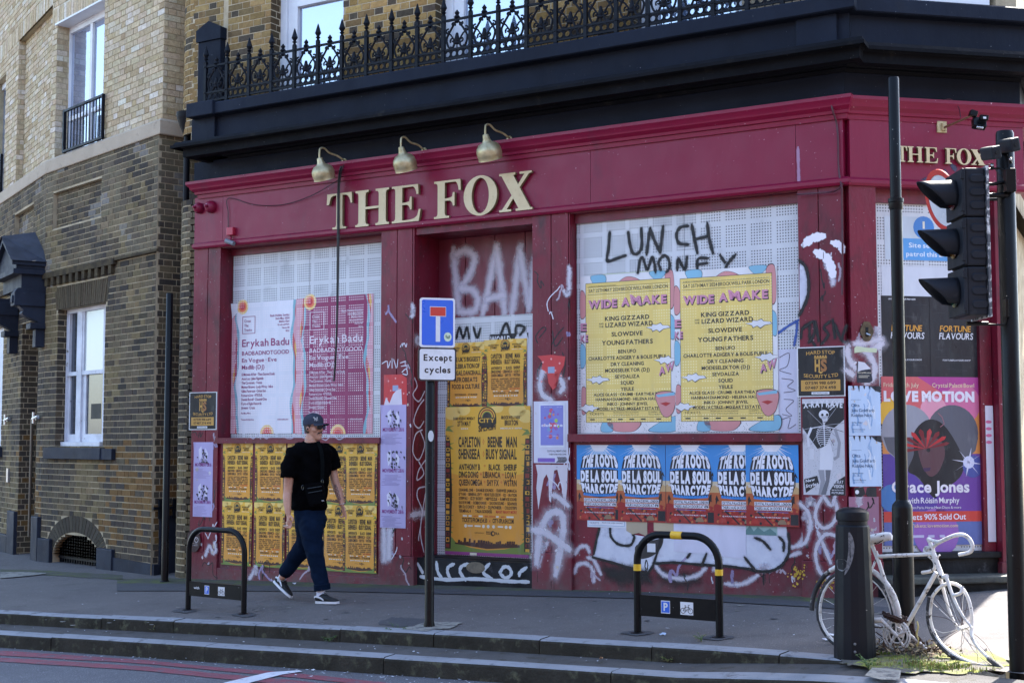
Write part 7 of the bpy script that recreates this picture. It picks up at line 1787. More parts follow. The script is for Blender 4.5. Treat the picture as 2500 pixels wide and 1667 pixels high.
# cycle stands
def stand(pa, pb, r_, ztop_px, zb, lab, bands, kerbside):
 a, b = gpt(*pa), gpt(*pb); fr = Frame(a.x, a.y, b.x - a.x, b.y - a.y); W_ = math.hypot(b.x - a.x, b.y - a.y)
 root = empty('cycle_stand', a, lab, 'cycle stand', 'cycle stands on the pavement')
 zt_ = fr.pz((pa[0]+pb[0])/2, ztop_px) - r_; rc = .20
 pts = [(0, a.z - .03), (0, zt_ - rc)] + [(rc - rc*math.cos(R(t)), zt_ - rc + rc*math.sin(R(t))) for t in range(10, 90, 10)] + [(rc, zt_)] + [(W_ - rc, zt_)] + [(W_ - rc + rc*math.sin(R(t)), zt_ - rc + rc*math.cos(R(t))) for t in range(10, 90, 10)] + [(W_, zt_ - rc), (W_, b.z - .03)]
 mb = MB(); mb.tube([fr.P(u, z, 0) for u, z in pts], r_, 16); mb.build('hoop', M_POST, root, smooth=50)
 z1_, z0_ = fr.pz(pa[0], zb[0]), fr.pz(pa[0], zb[1]); mb = MB(); mb.fbox(fr, r_*.5, W_ - r_*.5, z0_, z1_, -.012, .012); bd = mb.build('cross_plate', M_POST, root)
 h = z1_ - z0_
 def plate(x0, x1, m, nm):
  mb = MB(); mb.fbox(fr, x0, x1, z0_ + h*.20, z0_ + h*.80, .012, .0135); return mb.build(nm, m, bd)
 s = h * .6
 xa = W_ * .36; plate(xa - s*.40, xa + s*.40, M_SIGNW, 'parking_plate')
 mb = MB(); mb.fflat(fr, [(xa - s*.36, z0_+h*.24), (xa + s*.36, z0_+h*.24), (xa + s*.36, z0_+h*.76), (xa - s*.36, z0_+h*.76)], .0142); mb.build('parking_field', M_SIGNB, bd)
 mb = MB(); put_text(mb, fr, 'P', xa - s*.17, xa + s*.2, z0_+h*.32, z0_+h*.70, .0148, 0, .03); mb.build('lettering', M_SIGNW, bd)
 xa = W_ * .62; plate(xa - s*.56, xa + s*.56, M_SIGNW, 'cycle_plate')
 p = Poster(fr, xa - s*.5, xa + s*.5, z0_ + h*.22, z0_ + h*.78, .0138); cyc(p, M_SIGNK, .5, .52, 1.35, 1, 'symbol')
 for k, v in p.parts.items(): v.build(k, p.mats[k], bd)
 if bands:
  for path in ([(0, zb_) for zb_ in (fr.pz(pa[0], 1392), fr.pz(pa[0], 1376))], [(W_, fr.pz(pb[0], 1404)), (W_, fr.pz(pb[0], 1389))], [(W_*.5 - .045, zt_), (W_*.5 + .045, zt_)]):
   mb = MB(); mb.tube([fr.P(u, z, 0) for u, z in path], r_ + .0015, 16); mb.build('yellow_band', M_YEL, root, smooth=50)
 else:
  mb = MB(); put_text(mb, fr, 'with', W_*.12, W_*.22, z0_+h*.5, z0_+h*.68, .0125, 0, .02); mb.build('lettering', M_SIGNW, bd)
 for p_ in (a, b):
  mb = MB(); mb.lathe([(r_ + .03, 0), (r_ + .03, .006), (r_ + .008, .012)], p_, 16); mb.build('foot_collar', M_POST, root)
stand((459, 1489), (595, 1499), .0255, 1286, (1417, 1452), 'plain black cycle stand behind which the left pilaster stands', False, 0)
stand((1557, 1545), (1757, 1556), .028, 1297, (1450, 1501), 'black cycle stand with three yellow bands in front of the graffiti', True, 1)
# bollard
gb = gpt(2087, 1602); k_ = gb.y / F
root = empty('bollard', gb, 'tapered dark plastic bollard with domed cap beside the white bicycle', 'bollard')
H = 358 * k_ * 1.0
mb = MB(); mb.lathe([(50*k_, -.03), (50*k_, .12), (49*k_, .14), (41*k_, H*.855), (40.5*k_, H*.87), (38*k_, H*.88), (35*k_, H*.882)], gb, 16); mb.build('body', M_POST2, root, smooth=20)
mb = MB(); mb.lathe([(35.5*k_, H*.875), (35.5*k_, H*.912)], gb, 24); mb.build('neck', M_POST2, root, smooth=40)
mb = MB(); mb.lathe([(35*k_, H*.908), (39*k_, H*.912), (39.5*k_, H*.955), (38.5*k_, H*.968), (32*k_, H*.984), (20*k_, H*.996), (.0, H)], gb, 32); mb.build('cap', M_POST2, root, smooth=35)
for z in (.05, .10):
 mb = MB(); c = Vector((gb.x - .03, gb.y - 50*k_*.97, gb.z + z)); mb.lathe([(.009, 0), (.009, .006), (0, .008)], c, 8, axis=(-.1, -1, 0)); mb.build('rivet', M_GALV, root)
fr = Frame(gb.x, gb.y - .0, 1, .02); pt = spray_mat('paint_scuff', sr(122, 118, 118), .15, .85)
def onb(x, y):                                        # wrap a photo point on to the bollard's skin
 r0 = 42*k_; r_ = ray(x, y)
 for it in range(3):
  zt = EYE + (gb.y / r_[1]) * r_[2]; t = (zt - gb.z) / H; r0 = (49 - 8*min(1, t/.77)) * k_ + .0035
  a_ = (r_[0]/r_[1]); 
  A2 = 1 + a_*a_; B2 = -2*(gb.x*a_ + gb.y); C2 = gb.x**2 + gb.y**2 - r0*r0; D2 = max(0, B2*B2 - 4*A2*C2); Y = (-B2 - math.sqrt(D2)) / (2*A2)
 return (a_*Y, Y, EYE + Y / r_[1] * r_[2])
def on_skin(pts, m, name):
 P_ = [(v.x, v.y) for v in cat_rom([(a, b, 0) for a, b in pts], 4, closed=True)]
 from mathutils.geometry import tessellate_polygon
 t = tessellate_polygon([[Vector((a, b, 0)) for a, b in P_]])
 mb = MB(); mb.add([onb(a, b) for a, b in P_], [tuple(x) for x in t]); mb.build(name, m, root)
SC = mat('scuffed_paper_remnant', sr(108, 106, 108), .7, sr(70, 70, 74), 40, lo=.4, hi=.6)
on_skin(Z(1980, 1280, 4.052, [(370,80),(410,120),(430,220),(415,330),(380,430),(330,500),(350,400),(370,250)]), SC, 'paper_remnant')
on_skin(Z(1980, 1280, 4.052, [(258,345),(340,350),(370,400),(330,450),(300,460),(262,430)]), SC, 'paper_remnant')
# lamp column
gc = gpt(2209, 1568)
root = empty('lamp_column', gc, 'tall plain black column with a thick base behind the white bicycle', 'column')
kk = gc.y / F; zt_ = EYE + gc.y / ray(2183, 190)[1] * ray(2183, 190)[2]; zs_ = EYE + gc.y / ray(2200, 1226)[1] * ray(2200, 1226)[2]; zc_ = EYE + gc.y / ray(2190, 496)[1] * ray(2190, 496)[2]
mb = MB(); mb.lathe([(25.5*kk, -.05), (24.5*kk, zs_-gc.z-.04), (23*kk, zs_-gc.z-.015), (15*kk, zs_-gc.z+.012), (14.5*kk, zs_-gc.z+.02)], gc, 28); bs = mb.build('base', M_POST, root, smooth=35)
mb = MB(); mb.lathe([(14.6*kk, zs_-gc.z), (14.6*kk, zc_-gc.z)], gc, 24, caps=False); mb.build('lower_shaft', M_POST, root, smooth=40)
mb = MB(); mb.lathe([(15*kk, zc_-gc.z-.05), (17*kk, zc_-gc.z-.035), (17.5*kk, zc_-gc.z), (19*kk, zc_-gc.z+.005), (19*kk, zc_-gc.z+.03), (14*kk, zc_-gc.z+.035)], gc, 24); mb.build('collar', M_POST, root, smooth=35)
mb = MB(); mb.lathe([(13.6*kk, zc_-gc.z), (13.4*kk, zt_-gc.z-.01), (12*kk, zt_-gc.z), (0, zt_-gc.z+.004)], gc, 24); mb.build('upper_shaft', M_POST, root, smooth=35)
dd = Vector((-gc.x*.1-.35, -1, 0)).normalized(); 
mb = MB(); r_ = 25.2*kk + .0015
vs = []; 
for j, z in enumerate((zs_-gc.z-.62, zs_-gc.z-.10)):
 for i in range(7): t = math.radians(215 + i*9); vs.append((gc.x + r_*math.cos(t), gc.y + r_*math.sin(t), gc.z + z))
mb.add(vs, [(i, i+1, i+8, i+7) for i in range(6)]); mb.build('access_door', M_POST, root)
# slim post at the brick building and the drainpipes
gq = gpt(402, 1420); zt_ = EYE + gq.y / ray(418, 716)[1] * ray(418, 716)[2]
root = empty('slim_post', gq, 'slim black steel post without a sign in front of the brick building corner', 'post')
mb = MB(); mb.lathe([(.040, -.05), (.040, .35), (.038, .36), (.037, zt_-gq.z-.01), (.03, zt_-gq.z)], gq, 16); mb.build('shaft', M_POST, root, smooth=40); mb = MB(); mb.lathe([(.055, 0), (.055, .01), (.042, .02)], gq, 16); mb.build('foot_collar', M_POST, root)
M_PIPE = mat('black_cast_iron_pipe', sr(18, 20, 26), .5, sr(14, 16, 20), 5, bump=.3, bscale=40, dirt=sr(44, 42, 38), dscale=6, dlo=.62, dhi=.75, spec=.15)
gd = Vector(A.P(-7.81, 0, -.10)); gd.z = gz(gd.x, gd.y)
root = empty('drainpipe', gd, 'black cast iron drainpipe with a hopper between the two buildings', 'drainpipe')
zh = EYE + gd.y / ray(447, 300)[1] * ray(447, 300)[2]
mb = MB(); mb.tube([(gd.x, gd.y, gd.z), (gd.x, gd.y, zh-.1)], .036, 14); mb.build('lower_pipe', M_PIPE, root, smooth=40)
mb = MB(); mb.tube([(gd.x + .02, gd.y - .0, zh), (gd.x+.02, gd.y, 9.3)], .036, 14); mb.build('upper_pipe', M_PIPE, root, smooth=40)
mb = MB(); mb.lathe([(.04, -.22), (.09, -.12), (.125, -.02), (.13, 0), (.13, .05), (.02, .05)], (gd.x + .01, gd.y-.02, zh+.06), 20); mb.build('hopper', M_PIPE, root, smooth=35)
for z in (1.3, 2.4, 3.4, 6.2, 7.4, 8.3):
 mb = MB(); mb.lathe([(.044, -.035), (.046, -.02), (.044, .035)], (gd.x + (.02 if z > 5 else 0), gd.y, z), 14); mb.build('pipe_collar', M_PIPE, root, smooth=40)
# traffic light
gt = gpt(2487, 1636); kt = gt.y / F
def at(px, py, Y): r_ = ray(px, py); t = Y / r_[1]; return Vector((t*r_[0], Y, EYE + t*r_[2]))
root = empty('traffic_light', gt, 'black traffic light facing left on the pole at the right edge', 'traffic light')
ztp = at(2475, 320, gt.y).z
mb = MB(); mb.lathe([(21.5*kt, -.05), (21.5*kt, ztp-gt.z-.02), (19*kt, ztp-gt.z-.003), (0, ztp-gt.z)], gt, 28); mb.build('pole', M_POST, root, smooth=40)
Y0 = gt.y - .05
p1 = at(2335, 421, Y0); p2 = at(2398, 777, Y0); D_ = .15
hz = (p1.z - p2.z) / 3
for k in range(3):
 z1_ = p1.z - hz*k; z0_ = z1_ - hz + .004
 mb = MB(); mb.box((p1.x, Y0 - D_, z0_), (p2.x - .012, Y0 + D_, z1_))
 sec = mb.build('signal_housing', M_TL, root, bevel=.012)
 for j in range(3):                                # moulded grips on the side
  zc = z1_ - hz*(.22 + .27*j); cx = p1.x + .07; mb = MB()
  pts = rrect(cx - .045, zc - .028, cx + .05, zc + .028, .027)
  n = len(pts); fr2 = Frame(0, Y0 - D_, 1, 0)
  inner = rrect(cx - .036, zc - .021, cx + .05, zc + .019, .019)
  vs = [fr2.P(*q, .0012) for q in pts] + [fr2.P(*q, .010) for q in inner]
  mb.add(vs, [(i, (i+1) % n, (i+1) % n + n, i + n) for i in range(n)]); mb.add(vs[n:], [tuple(range(n))]); mb.build('grip_moulding', M_TL, sec, smooth=60)
 mb = MB(); mb.box((p1.x - .020, Y0 - D_ - .01, z0_ + .006), (p1.x + .001, Y0 + D_ + .01, z1_ - .006)); mb.build('signal_door', M_TL, sec, bevel=.006)
 zc = z1_ - hz*.5; R0 = .097; L_ = .225; vs = []; n = 20; m_ = 6                 # visor: hooded tube cut obliquely
 for i in range(m_+1):
  t = i / m_
  for j in range(n+1):
   a_ = R(-50 + 280 * j / n); s_ = math.sin(a_); ext = L_ * (0.30 + .70 * max(0, (s_ + .75)/1.75)) ; rr = R0 * (1 - .10*t)
   vs.append((p1.x - .02 - ext*t, Y0 - rr*math.cos(a_), zc + .005 + rr*s_ - .012*t*0))
 mb = MB(); mb.add(vs, [(i*(n+1)+j, i*(n+1)+j+1, (i+1)*(n+1)+j+1, (i+1)*(n+1)+j) for i in range(m_) for j in range(n)])
 o = mb.build('visor', M_TL, sec, smooth=50); sd_ = o.modifiers.new('s', 'SOLIDIFY'); sd_.thickness = .004
 mb = MB(); mb.lathe([(0, 0), (.05, .012), (.085, .002)], (p1.x - .03, Y0, zc), 20, axis=(-1, 0, 0)); mb.build('lens', mat('dark_lens', [sr(60, 14, 12), sr(66, 40, 8), sr(10, 48, 34)][k], .15) if k == 0 else mat('dark_lens_%s' % ('amber' if k == 1 else 'green'), [0, sr(66, 40, 8), sr(10, 48, 34)][k], .15), sec, smooth=60)
 mb = MB()
 for zz in (z1_ - .05, z0_ + .05): mb.box((p1.x - .028, Y0 - D_ - .018, zz - .02), (p1.x - .006, Y0 - D_ + .004, zz + .02))
 mb.build('hinge', M_TL, sec)['kind'] = 'stuff'
mb = MB(); mb.box((p2.x - .012, Y0 - D_ - .02, p2.z - .005), (p2.x + .004, Y0 + D_ + .02, p1.z + .008)); bk_ = mb.build('backing_board', mat('backing_board', sr(70, 74, 80), .5, sr(190, 190, 190), 26, lo=.5, hi=.56), root)
def arm(pts, r_, nm='bracket_arm', m=M_POST): mb = MB(); mb.tube([at(*p, Y0) if len(p) == 2 else at(*p) for p in pts], r_, 10); return mb.build(nm, m, root, smooth=50)
arm([(2395, 450), (2425, 450), (2446, 446), (2462, 440)], .011); arm([(2396, 478), (2460, 476)], .016); arm([(2360, 790), (2412, 790)], .013); arm([(2408, 792), (2450, 793), (2455, 787), (2456, 765)], .006)
a_ = at(2452, 765, Y0); mb = MB(); mb.box((a_.x, Y0-.03, at(2455, 775, Y0).z), (a_.x+.02, Y0+.03, at(2455, 730, Y0).z)); mb.build('bracket_clamp', M_POST, root, bevel=.004)
a_ = at(2450, 470, Y0); mb = MB(); mb.box((a_.x, Y0-.06, at(2455, 472, Y0).z), (a_.x+.06, Y0+.03, at(2455, 415, Y0).z)); mb.build('bracket_clamp', M_POST, root, bevel=.006)
arm([(2385, 415), (2440, 411), (2449, 415), (2450, 430)], .006)
arm([(2395, 425), (2405, 405), (2420, 400), (2440, 428), (2447, 430)], .003, 'detector_cable', M_CABLE)
for (x0, x1, y0, y1, ax, ay) in ((2403, 2434, 355, 393, 2422, 400), (2448, 2480, 335, 375, 2467, 385)):
 c = at((x0+x1)/2, (y0+y1)/2, Y0 - .06); w_ = (x1-x0)*kt*.42; h_ = (y1-y0)*kt*.42
 mb = MB(); mb.box((-w_, -.07, -h_), (w_, .07, h_)); 
 d_ = mb.build('vehicle_detector', M_TL, root, loc=(0, 0, 0), bevel=.012); d_.location = c - Vector(root.location); d_.rotation_euler = (R(8), R(-14), R(12))
 mb = MB(); mb.lathe([(.013, 0), (.013, .004)], (0, -.071, -.0), 12, axis=(0, -1, 0)); mb.build('detector_eye', M_VOID, d_, loc=(0, 0, 0))
 arm([(ax, ay, Y0 - .05), (ax, ay + 14, Y0 - .03)], .010, 'detector_mount'); mb = MB(); q = at(ax, ay + 4, Y0 - .065); mb.ball(q, .008); mb.build('bolt', M_STEEL, root)
# round sign seen nearly edge-on behind the signal
c = at(2302, 490, 8.84); root2 = empty('round_road_sign', c, 'red rimmed round road sign seen edge on behind the traffic light', 'road sign')
def disc_obj(r0, r1, th, m, nm, dz=0):
 mb = MB(); n = 40
 mb.lathe([(r0, -th/2 + dz), (r1, -th/2 + dz), (r1, th/2 + dz), (r0, th/2 + dz)] + ([(r0, -th/2 + dz)] if r0 > 0 else []), (0, 0, 0), n, caps=(r0 == 0)); return mb.build(nm, m, root2, loc=(0, 0, 0), smooth=30)
disc_obj(0, .195, .003, M_SIGNW, 'white_field'); disc_obj(.186, .225, .012, M_SIGNR, 'red_rim'); disc_obj(0, .19, .003, M_GALV, 'back_plate', -.003)
root2.rotation_euler = (Matrix.Rotation(R(-16), 3, 'Y') @ Matrix.Rotation(R(-80), 3, 'Z') @ Matrix.Rotation(R(90), 3, 'X')).to_euler()
root2.scale = (.91, .91, .91)
arm([(2306, 490, 8.84), (2380, 488, 8.84), (2478, 486, 8.66)], .010, 'sign_bracket')
# ---------------------------------------------------------------- fittings on the pub front
for i, (wx, wy, pk_, nk, hd, hb, hw) in enumerate((((842, 395), 0, (786, 362), (781, 386), (780, 415), 440, 25), ((1037, 369), 0, (988, 336), (979, 361), (984, 398), 421, 26), ((1245, 341), 0, (1194, 305), (1186, 331), (1188, 370), 394, 28)) if False else ()): pass
LAMPS = (((842, 395), (784, 363), (780, 388), 443, 25.5, 'leftmost gooseneck brass lamp, above the letter T'), ((1037, 369), (986, 336), (979, 361), 422, 26.5, 'middle gooseneck brass lamp, above the letter E'), ((1245, 341), (1193, 305), (1185, 331), 395, 28.5, 'rightmost gooseneck brass lamp, above the letter O'))
OL = .42
for (wp, pk_, nk, yb, hw, lab) in LAMPS:
 uw_, zw = A.px(*wp, .13); un, zn = A.px(*nk, OL); zp = A.pz(pk_[0]-4, pk_[1], OL - .04); zb = A.pz(nk[0], yb, OL); D_ = -(A.P(un, 0, OL)[1])
 root = empty('gooseneck_lamp', A.P(uw_, zw, .13), lab, 'wall lamp', 'brass lamps above the pub sign')
 path = [A.P(uw_, zw, .06), A.P(uw_, zw + .015, .16), A.P(uw_*.7 + un*.3, zw + .05, .22), A.P(uw_*.35 + un*.65, zp - .04, .30), A.P((un*.85 + uw_*.15), zp, OL - .055), A.P(un, zp - .01, OL - .012), A.P(un, zp - .05, OL), A.P(un, zn, OL)]
 mb = MB(); mb.tube(cat_rom(path, 5), .0105, 10); mb.build('arm', M_BRASS, root, smooth=60)
 r_ = hw * 1.12 * abs(D_) / F; Hh = zn - zb; ax = Vector((A.n[0]*.42, A.n[1]*.42, 1)).normalized()
 c0 = Vector(A.P(un, zn + .01, OL)); prof = [(.024, 0), (.030, -.008), (.036, -.045), (.050, -.068), (r_*.72, -.085), (r_*.93, -.115), (r_*1.0, -.150), (r_*.98, -.185), (r_*.93, -.210), (r_*.97, -.222), (r_*.90, -.224), (r_*.86, -.19), (.03, -.10)]
 sc = Hh / .225; prof = [(a, b*sc*.98) for a, b in prof]
 mb = MB(); mb.lathe(prof, c0, 28, axis=ax, caps=True); mb.build('shade', M_BRASS, root, smooth=40)
 mb = MB(); mb.lathe([(.03, 0), (.034, .006), (.03, .012)], A.P(uw_, zw, .135), 14, axis=(*A.n, 0)); mb.build('wall_plate', M_BRASS, root, smooth=40)
M_CR2 = mat('crimson_paint', (0,0,0))
for (x, y, r_, lab) in ((484, 508, 13.5, 'crimson painted alarm bell, left one at the fascia end'), (513, 505, 15, 'crimson painted alarm bell, right one at the fascia end')):
 u_, z_ = A.px(x, y, FO + .03); rr = r_ / 215.
 mb = MB(); mb.lathe([(rr, 0), (rr, .02), (rr*.97, .035), (rr*.8, .06), (rr*.5, .078), (rr*.28, .082), (rr*.26, .10), (0, .104)], A.P(u_, z_, FO + .001), 24, axis=(*A.n, 0)); o = mb.build('alarm_bell', M_CR2, smooth=40)
 tag(o, lab, 'alarm bell', 'two alarm bells on the fascia')
 mb = MB(); mb.lathe([(rr*.2, .1), (rr*.2, .115), (0, .12)], A.P(u_, z_, FO), 10, axis=(*A.n, 0)); mb.build('centre_bolt', M_CR2, o)
u_, z_ = A.px(563, 565, FO + .03); mb = MB(); mb.fbox(A, u_ - .05, u_ + .05, z_ - .045, z_ + .045, FO, FO + .05); o = mb.build('junction_box', mat('bright_red_plastic', sr(168, 30, 60), .4), bevel=.008); tag(o, 'small bright red junction box above the left pilaster', 'junction box')
root = empty('security_camera', A.P(u_ + .03, z_ - .12, FO), 'tiny grey bullet camera under the red junction box', 'camera')
mb = MB(); c = Vector(A.P(u_ + .04, z_ - .13, FO + .08)); mb.tube([c + Vector((-.05, .02, .02)), c + Vector((.05, -.03, -.02))], .026, 12); mb.build('camera_body', mat('grey_plastic', sr(120, 124, 132), .4), root, smooth=40)
mb = MB(); mb.tube([A.P(u_, z_ - .06, FO + .02), c], .010, 8); mb.build('mount', M_CR2, root)
# floodlight
root = empty('floodlight', B.P(B.pu(2298, 310, FO), B.pz(2298, 310, FO), FO), 'black floodlight on a rusty arm above the corner lettering', 'floodlight')
u_, z_ = B.px(2298, 311, FO); mb = MB(); mb.fbox(B, u_ - .045, u_ + .045, z_ - .05, z_ + .05, FO, FO + .015); mb.fbox(B, u_ - .01, u_ + .03, z_ - .035, z_ + .03, FO + .015, FO + .04); mb.build('mounting_plate', mat('cream_metal', sr(196, 180, 140), .6, sr(160, 140, 100), 30), root, bevel=.003)
a_ = Vector(B.P(u_ + .01, z_ - .01, FO + .03)); b_ = at(2372, 283, a_.y - .42); mb = MB(); mb.tube([a_, b_], .010, 8); mb.build('arm', mat('rusty_arm', sr(122, 84, 62), .7), root)
def bb_(c, sx, sy, sz, rot, nm, m, par):
 mb = MB(); mb.box((-sx, -sy, -sz), (sx, sy, sz)); o = mb.build(nm, m, root, loc=(0, 0, 0), bevel=.006); o.location = Vector(c) - Vector(root.location); o.rotation_euler = rot; return o
cc = at(2390, 302, b_.y); bb_(cc, .055, .03, .045, (R(-25), R(8), 0), 'lamp_housing', M_POST, root); bb_(at(2376, 278, b_.y), .03, .03, .025, (0, R(20), 0), 'lamp_bracket', M_POST, root)
sx = bb_(at(2402, 288, b_.y - .05), .035, .02, .022, (0, R(5), 0), 'sensor', M_POST, root); q = at(2404, 288, b_.y - .075); bb_(q, .013, .002, .009, (0, R(5), 0), 'sensor_label', M_SIGNW, root); bb_(at(2392, 312, b_.y - .05), .03, .012, .006, (R(-25), R(8), 0), 'lamp_glass', M_STEEL, root)
def cable(fr, pts, r_, out, lab, m=M_CABLE, nm='cable', rnd=6):
 P_ = []
 for p in pts:
  o_ = p[2] if len(p) > 2 else out; u_, z_ = fr.px(p[0], p[1], o_); P_.append(fr.P(u_, z_, o_))
 mb = MB(); mb.tube(cat_rom(P_, rnd), r_, 6); o = mb.build(nm, m, smooth=60); tag(o, lab, 'cable'); return o
cable(A, [(842, 397, .15), (832, 410, .17), (826, 452, FO+.06), (825, 560, FO+.06), (824, 700, FO+.05), (822, 805, FO+.05), (819, 880, FO+.02), (815, 930, FO)], .011, .1, 'thick black cable hanging down in front of the left window')
cable(A, [(845, 396, .17), (836, 412, .18), (829, 455, FO+.075), (828, 560, FO+.08), (826, 700, FO+.06), (823, 800, FO+.06)], .006, .1, 'thin black cable hanging beside the thick one before the left window')
cable(A, [(826, 440, .14), (760, 478, FO+.03), (690, 500, FO+.02), (620, 500, FO+.02), (558, 484, FO+.02), (557, 520, FO+.015), (557, 556, FO+.015)], .004, .1, 'thin cable sagging across the left part of the fascia')
cable(A, [(842, 396, .15), (900, 390, .14), (960, 380, .14), (1037, 371, .14), (1110, 363, .14), (1245, 343, .14), (1330, 336, .14), (1480, 311, .14), (1510, 306, .13)], .006, .14, 'black cable running along the top of the fascia between the brass lamps')
cable(A, [(2028, 244, .14), (2033, 270, .15), (2042, 300, FO+.02), (2046, 340, FO+.02), (2047, 400, FO+.02), (2050, 435, FO+.03), (2055, 460, FO+.05), (2056, 520, FO+.012), (2057, 620, FO+.012), (2056, 720, FO+.012)], .008, .1, 'dark red cable running down the corner of the fascia', M_CABLE_R)
cable(A, [(2058, 448, FO+.05), (2040, 466, FO+.05), (2000, 471, FO+.05), (1945, 475, FO+.05)], .008, .1, 'dark red cable tucked under the fascia rail near the corner', M_CABLE_R)
cable(B, [(2345, 288, FO+.2), (2340, 262, .16), (2320, 243, .15), (2290, 250, .14), (2250, 253, .13)], .004, .1, 'thin loose cable above the floodlight', M_CABLE_R)
# ---------------------------------------------------------------- the white bicycle
M_BW = mat('chipped_white_paint', sr(214, 210, 206), .5, sr(190, 184, 180), 9, bump=.25, bscale=50, dirt=sr(128, 116, 106), dscale=16, dlo=.56, dhi=.68, spots=sr(52, 38, 32), sscale=36, slo=.655, shi=.68, spec=.45)
M_TYRE = mat('worn_tyre', sr(34, 33, 36), .75, sr(52, 50, 52), 8, bump=.4, bscale=60, dirt=sr(170, 162, 156), dscale=14, dlo=.56, dhi=.66)
M_RUST = mat('rusty_chain_metal', sr(66, 42, 34), .8, sr(44, 30, 26), 30, bump=.6, bscale=90, dirt=sr(96, 62, 44), dscale=30)
K = Frame(2.58, 9.3, .68, -.733)
zb_ = lambda x, y: (1980 + x/4.052, 1280 + y/4.052)
def kp(x, y, out=0.0): u_, z_ = K.px(*zb_(x, y), out); return Vector(K.P(u_, z_, out))
g0_ = kp(900, 1240)
bike = empty('white_bicycle', (g0_.x, g0_.y, gz(g0_.x, g0_.y)), 'wrecked bicycle painted all white with buckled wheels, chained to the black column', 'bicycle')
def tb(pts, r_, nm, m=M_BW, par=bike, n=10, sm=0, closed=False):
 P_ = [kp(*p) for p in pts]
 if sm: P_ = cat_rom(P_, sm, closed)
 mb = MB(); mb.tube(P_, r_, n, closed=closed); return mb.build(nm, m, par, smooth=60)
BBk = (895, 1085); RH = (430, 900)
mb = MB()
for a_, b_, r_ in (((640, 265), BBk, .0135), ((648, 315), (1205, 290), .0125), ((1188, 225), (1296, 510), .0165), ((1240, 470), BBk, .0145)): mb.tube([kp(*a_), kp(*b_)], r_, 12)
for o_ in (-.03, .03):
 mb.tube([kp(650, 330), kp(600, 450, o_), kp(*RH, o_*1.6)], .0075, 8); mb.tube([kp(*BBk), kp(760, 1050, o_), kp(*RH, o_*1.6)], .0095, 8)
mb.tube([kp(*BBk, -.035), kp(*BBk, .035)], .021, 12)
mb.build('frame', M_BW, bike, smooth=50)
tb([(600, 190), (655, 330)], .0125, 'seat_post')
fk = MB()
for o_, pts in ((.045, [(1325, 500), (1345, 540), (1400, 700), (1460, 830), (1525, 935), (1592, 1022)]), (-.045, [(1275, 520), (1290, 570), (1330, 720), (1370, 860), (1410, 950), (1455, 1015)])):
 fk.tube(cat_rom([kp(*p, o_) for p in pts], 4), [.013 - .006*i/(4*(len(pts)-1)) for i in range(4*(len(pts)-1)+1)], 10)
fk.tube([kp(1275, 520, -.05), kp(1340, 510, .05)], .016, 10); fk.build('fork', M_BW, bike, smooth=50)
tb([(1300, 505), (1296, 525)], .021, 'rusty_headset', M_RUST)
st = MB(); st.tube([kp(1158, 135), kp(1205, 250)], .013, 10); st.tube([kp(1158, 140), kp(1215, 165, .02), kp(1270, 170, .04)], .012, 10); st.build('stem', M_BW, bike, smooth=50)
hb = MB(); pts = [(1215, 215, .0), (1250, 185, .05), (1330, 145, .12), (1420, 108, .19), (1500, 100, .21), (1565, 140, .21), (1597, 215, .21), (1570, 272, .21), (1465, 297, .21)]
hb.tube(cat_rom([kp(*p) for p in pts], 5), .0125, 10); pts = [(1215, 215, 0), (1160, 240, -.08), (1150, 262, -.14), (1180, 310, -.18), (1222, 370, -.19), (1225, 425, -.19), (1190, 458, -.19), (1098, 476, -.19)]
hb.tube(cat_rom([kp(*p) for p in pts], 5), .012, 10); hb.build('handlebar', M_BW, bike, smooth=60)
lv = MB(); lv.tube(cat_rom([kp(1225, 265, .0), kp(1150, 275, -.1), kp(1118, 262, -.12), (kp(1135, 225, -.12)), kp(1190, 218, -.08)], 5), .008, 8); lv.build('brake_lever', M_BW, bike, smooth=60)
tb([(1365, 600, .05), (1400, 690, .05), (1440, 692, .06), (1485, 670, .06), (1496, 610, .05)], .011, 'brake_caliper', sm=4)
tb([(1160, 315, 0), (1200, 345, .0), (1235, 400, 0), (1255, 320, 0), (1275, 300, 0)], .006, 'brake_cable', sm=4)
# saddle
sd2 = MB(); rows = []; prof = [(585, 125, .062, .02), (610, 120, .07, .028), (650, 112, .06, .028), (700, 100, .040, .025), (740, 90, .024, .022), (780, 88, .018, .018), (800, 100, .010, .010)]
for x, y, w_, h in prof:
 c = kp(x, y); row = []
 for j in range(12): t = 2*math.pi*j/12; row.append(c + Vector((K.n[0], K.n[1], 0))*w_*math.cos(t) + Vector((0, 0, 1))*(h*math.sin(t) - .01 - (.018 if math.sin(t) < 0 else 0)*abs(math.sin(t))))
 rows += row
sd2.add(rows, [(i*12+j, i*12+(j+1) % 12, (i+1)*12+(j+1) % 12, (i+1)*12+j) for i in range(len(prof)-1) for j in range(12)] + [tuple(range(12)), tuple(range(72, 84))]); s_ = sd2.build('saddle', M_BW, bike, smooth=60)
m2 = MB(); m2.tube(cat_rom([kp(600, 165, .03), kp(650, 190, .03), kp(740, 130, .01)], 4), .004, 6); m2.tube(cat_rom([kp(600, 165, -.03), kp(650, 190, -.03), kp(740, 130, -.01)], 4), .004, 6); m2.build('saddle_rail', M_RUST, s_)
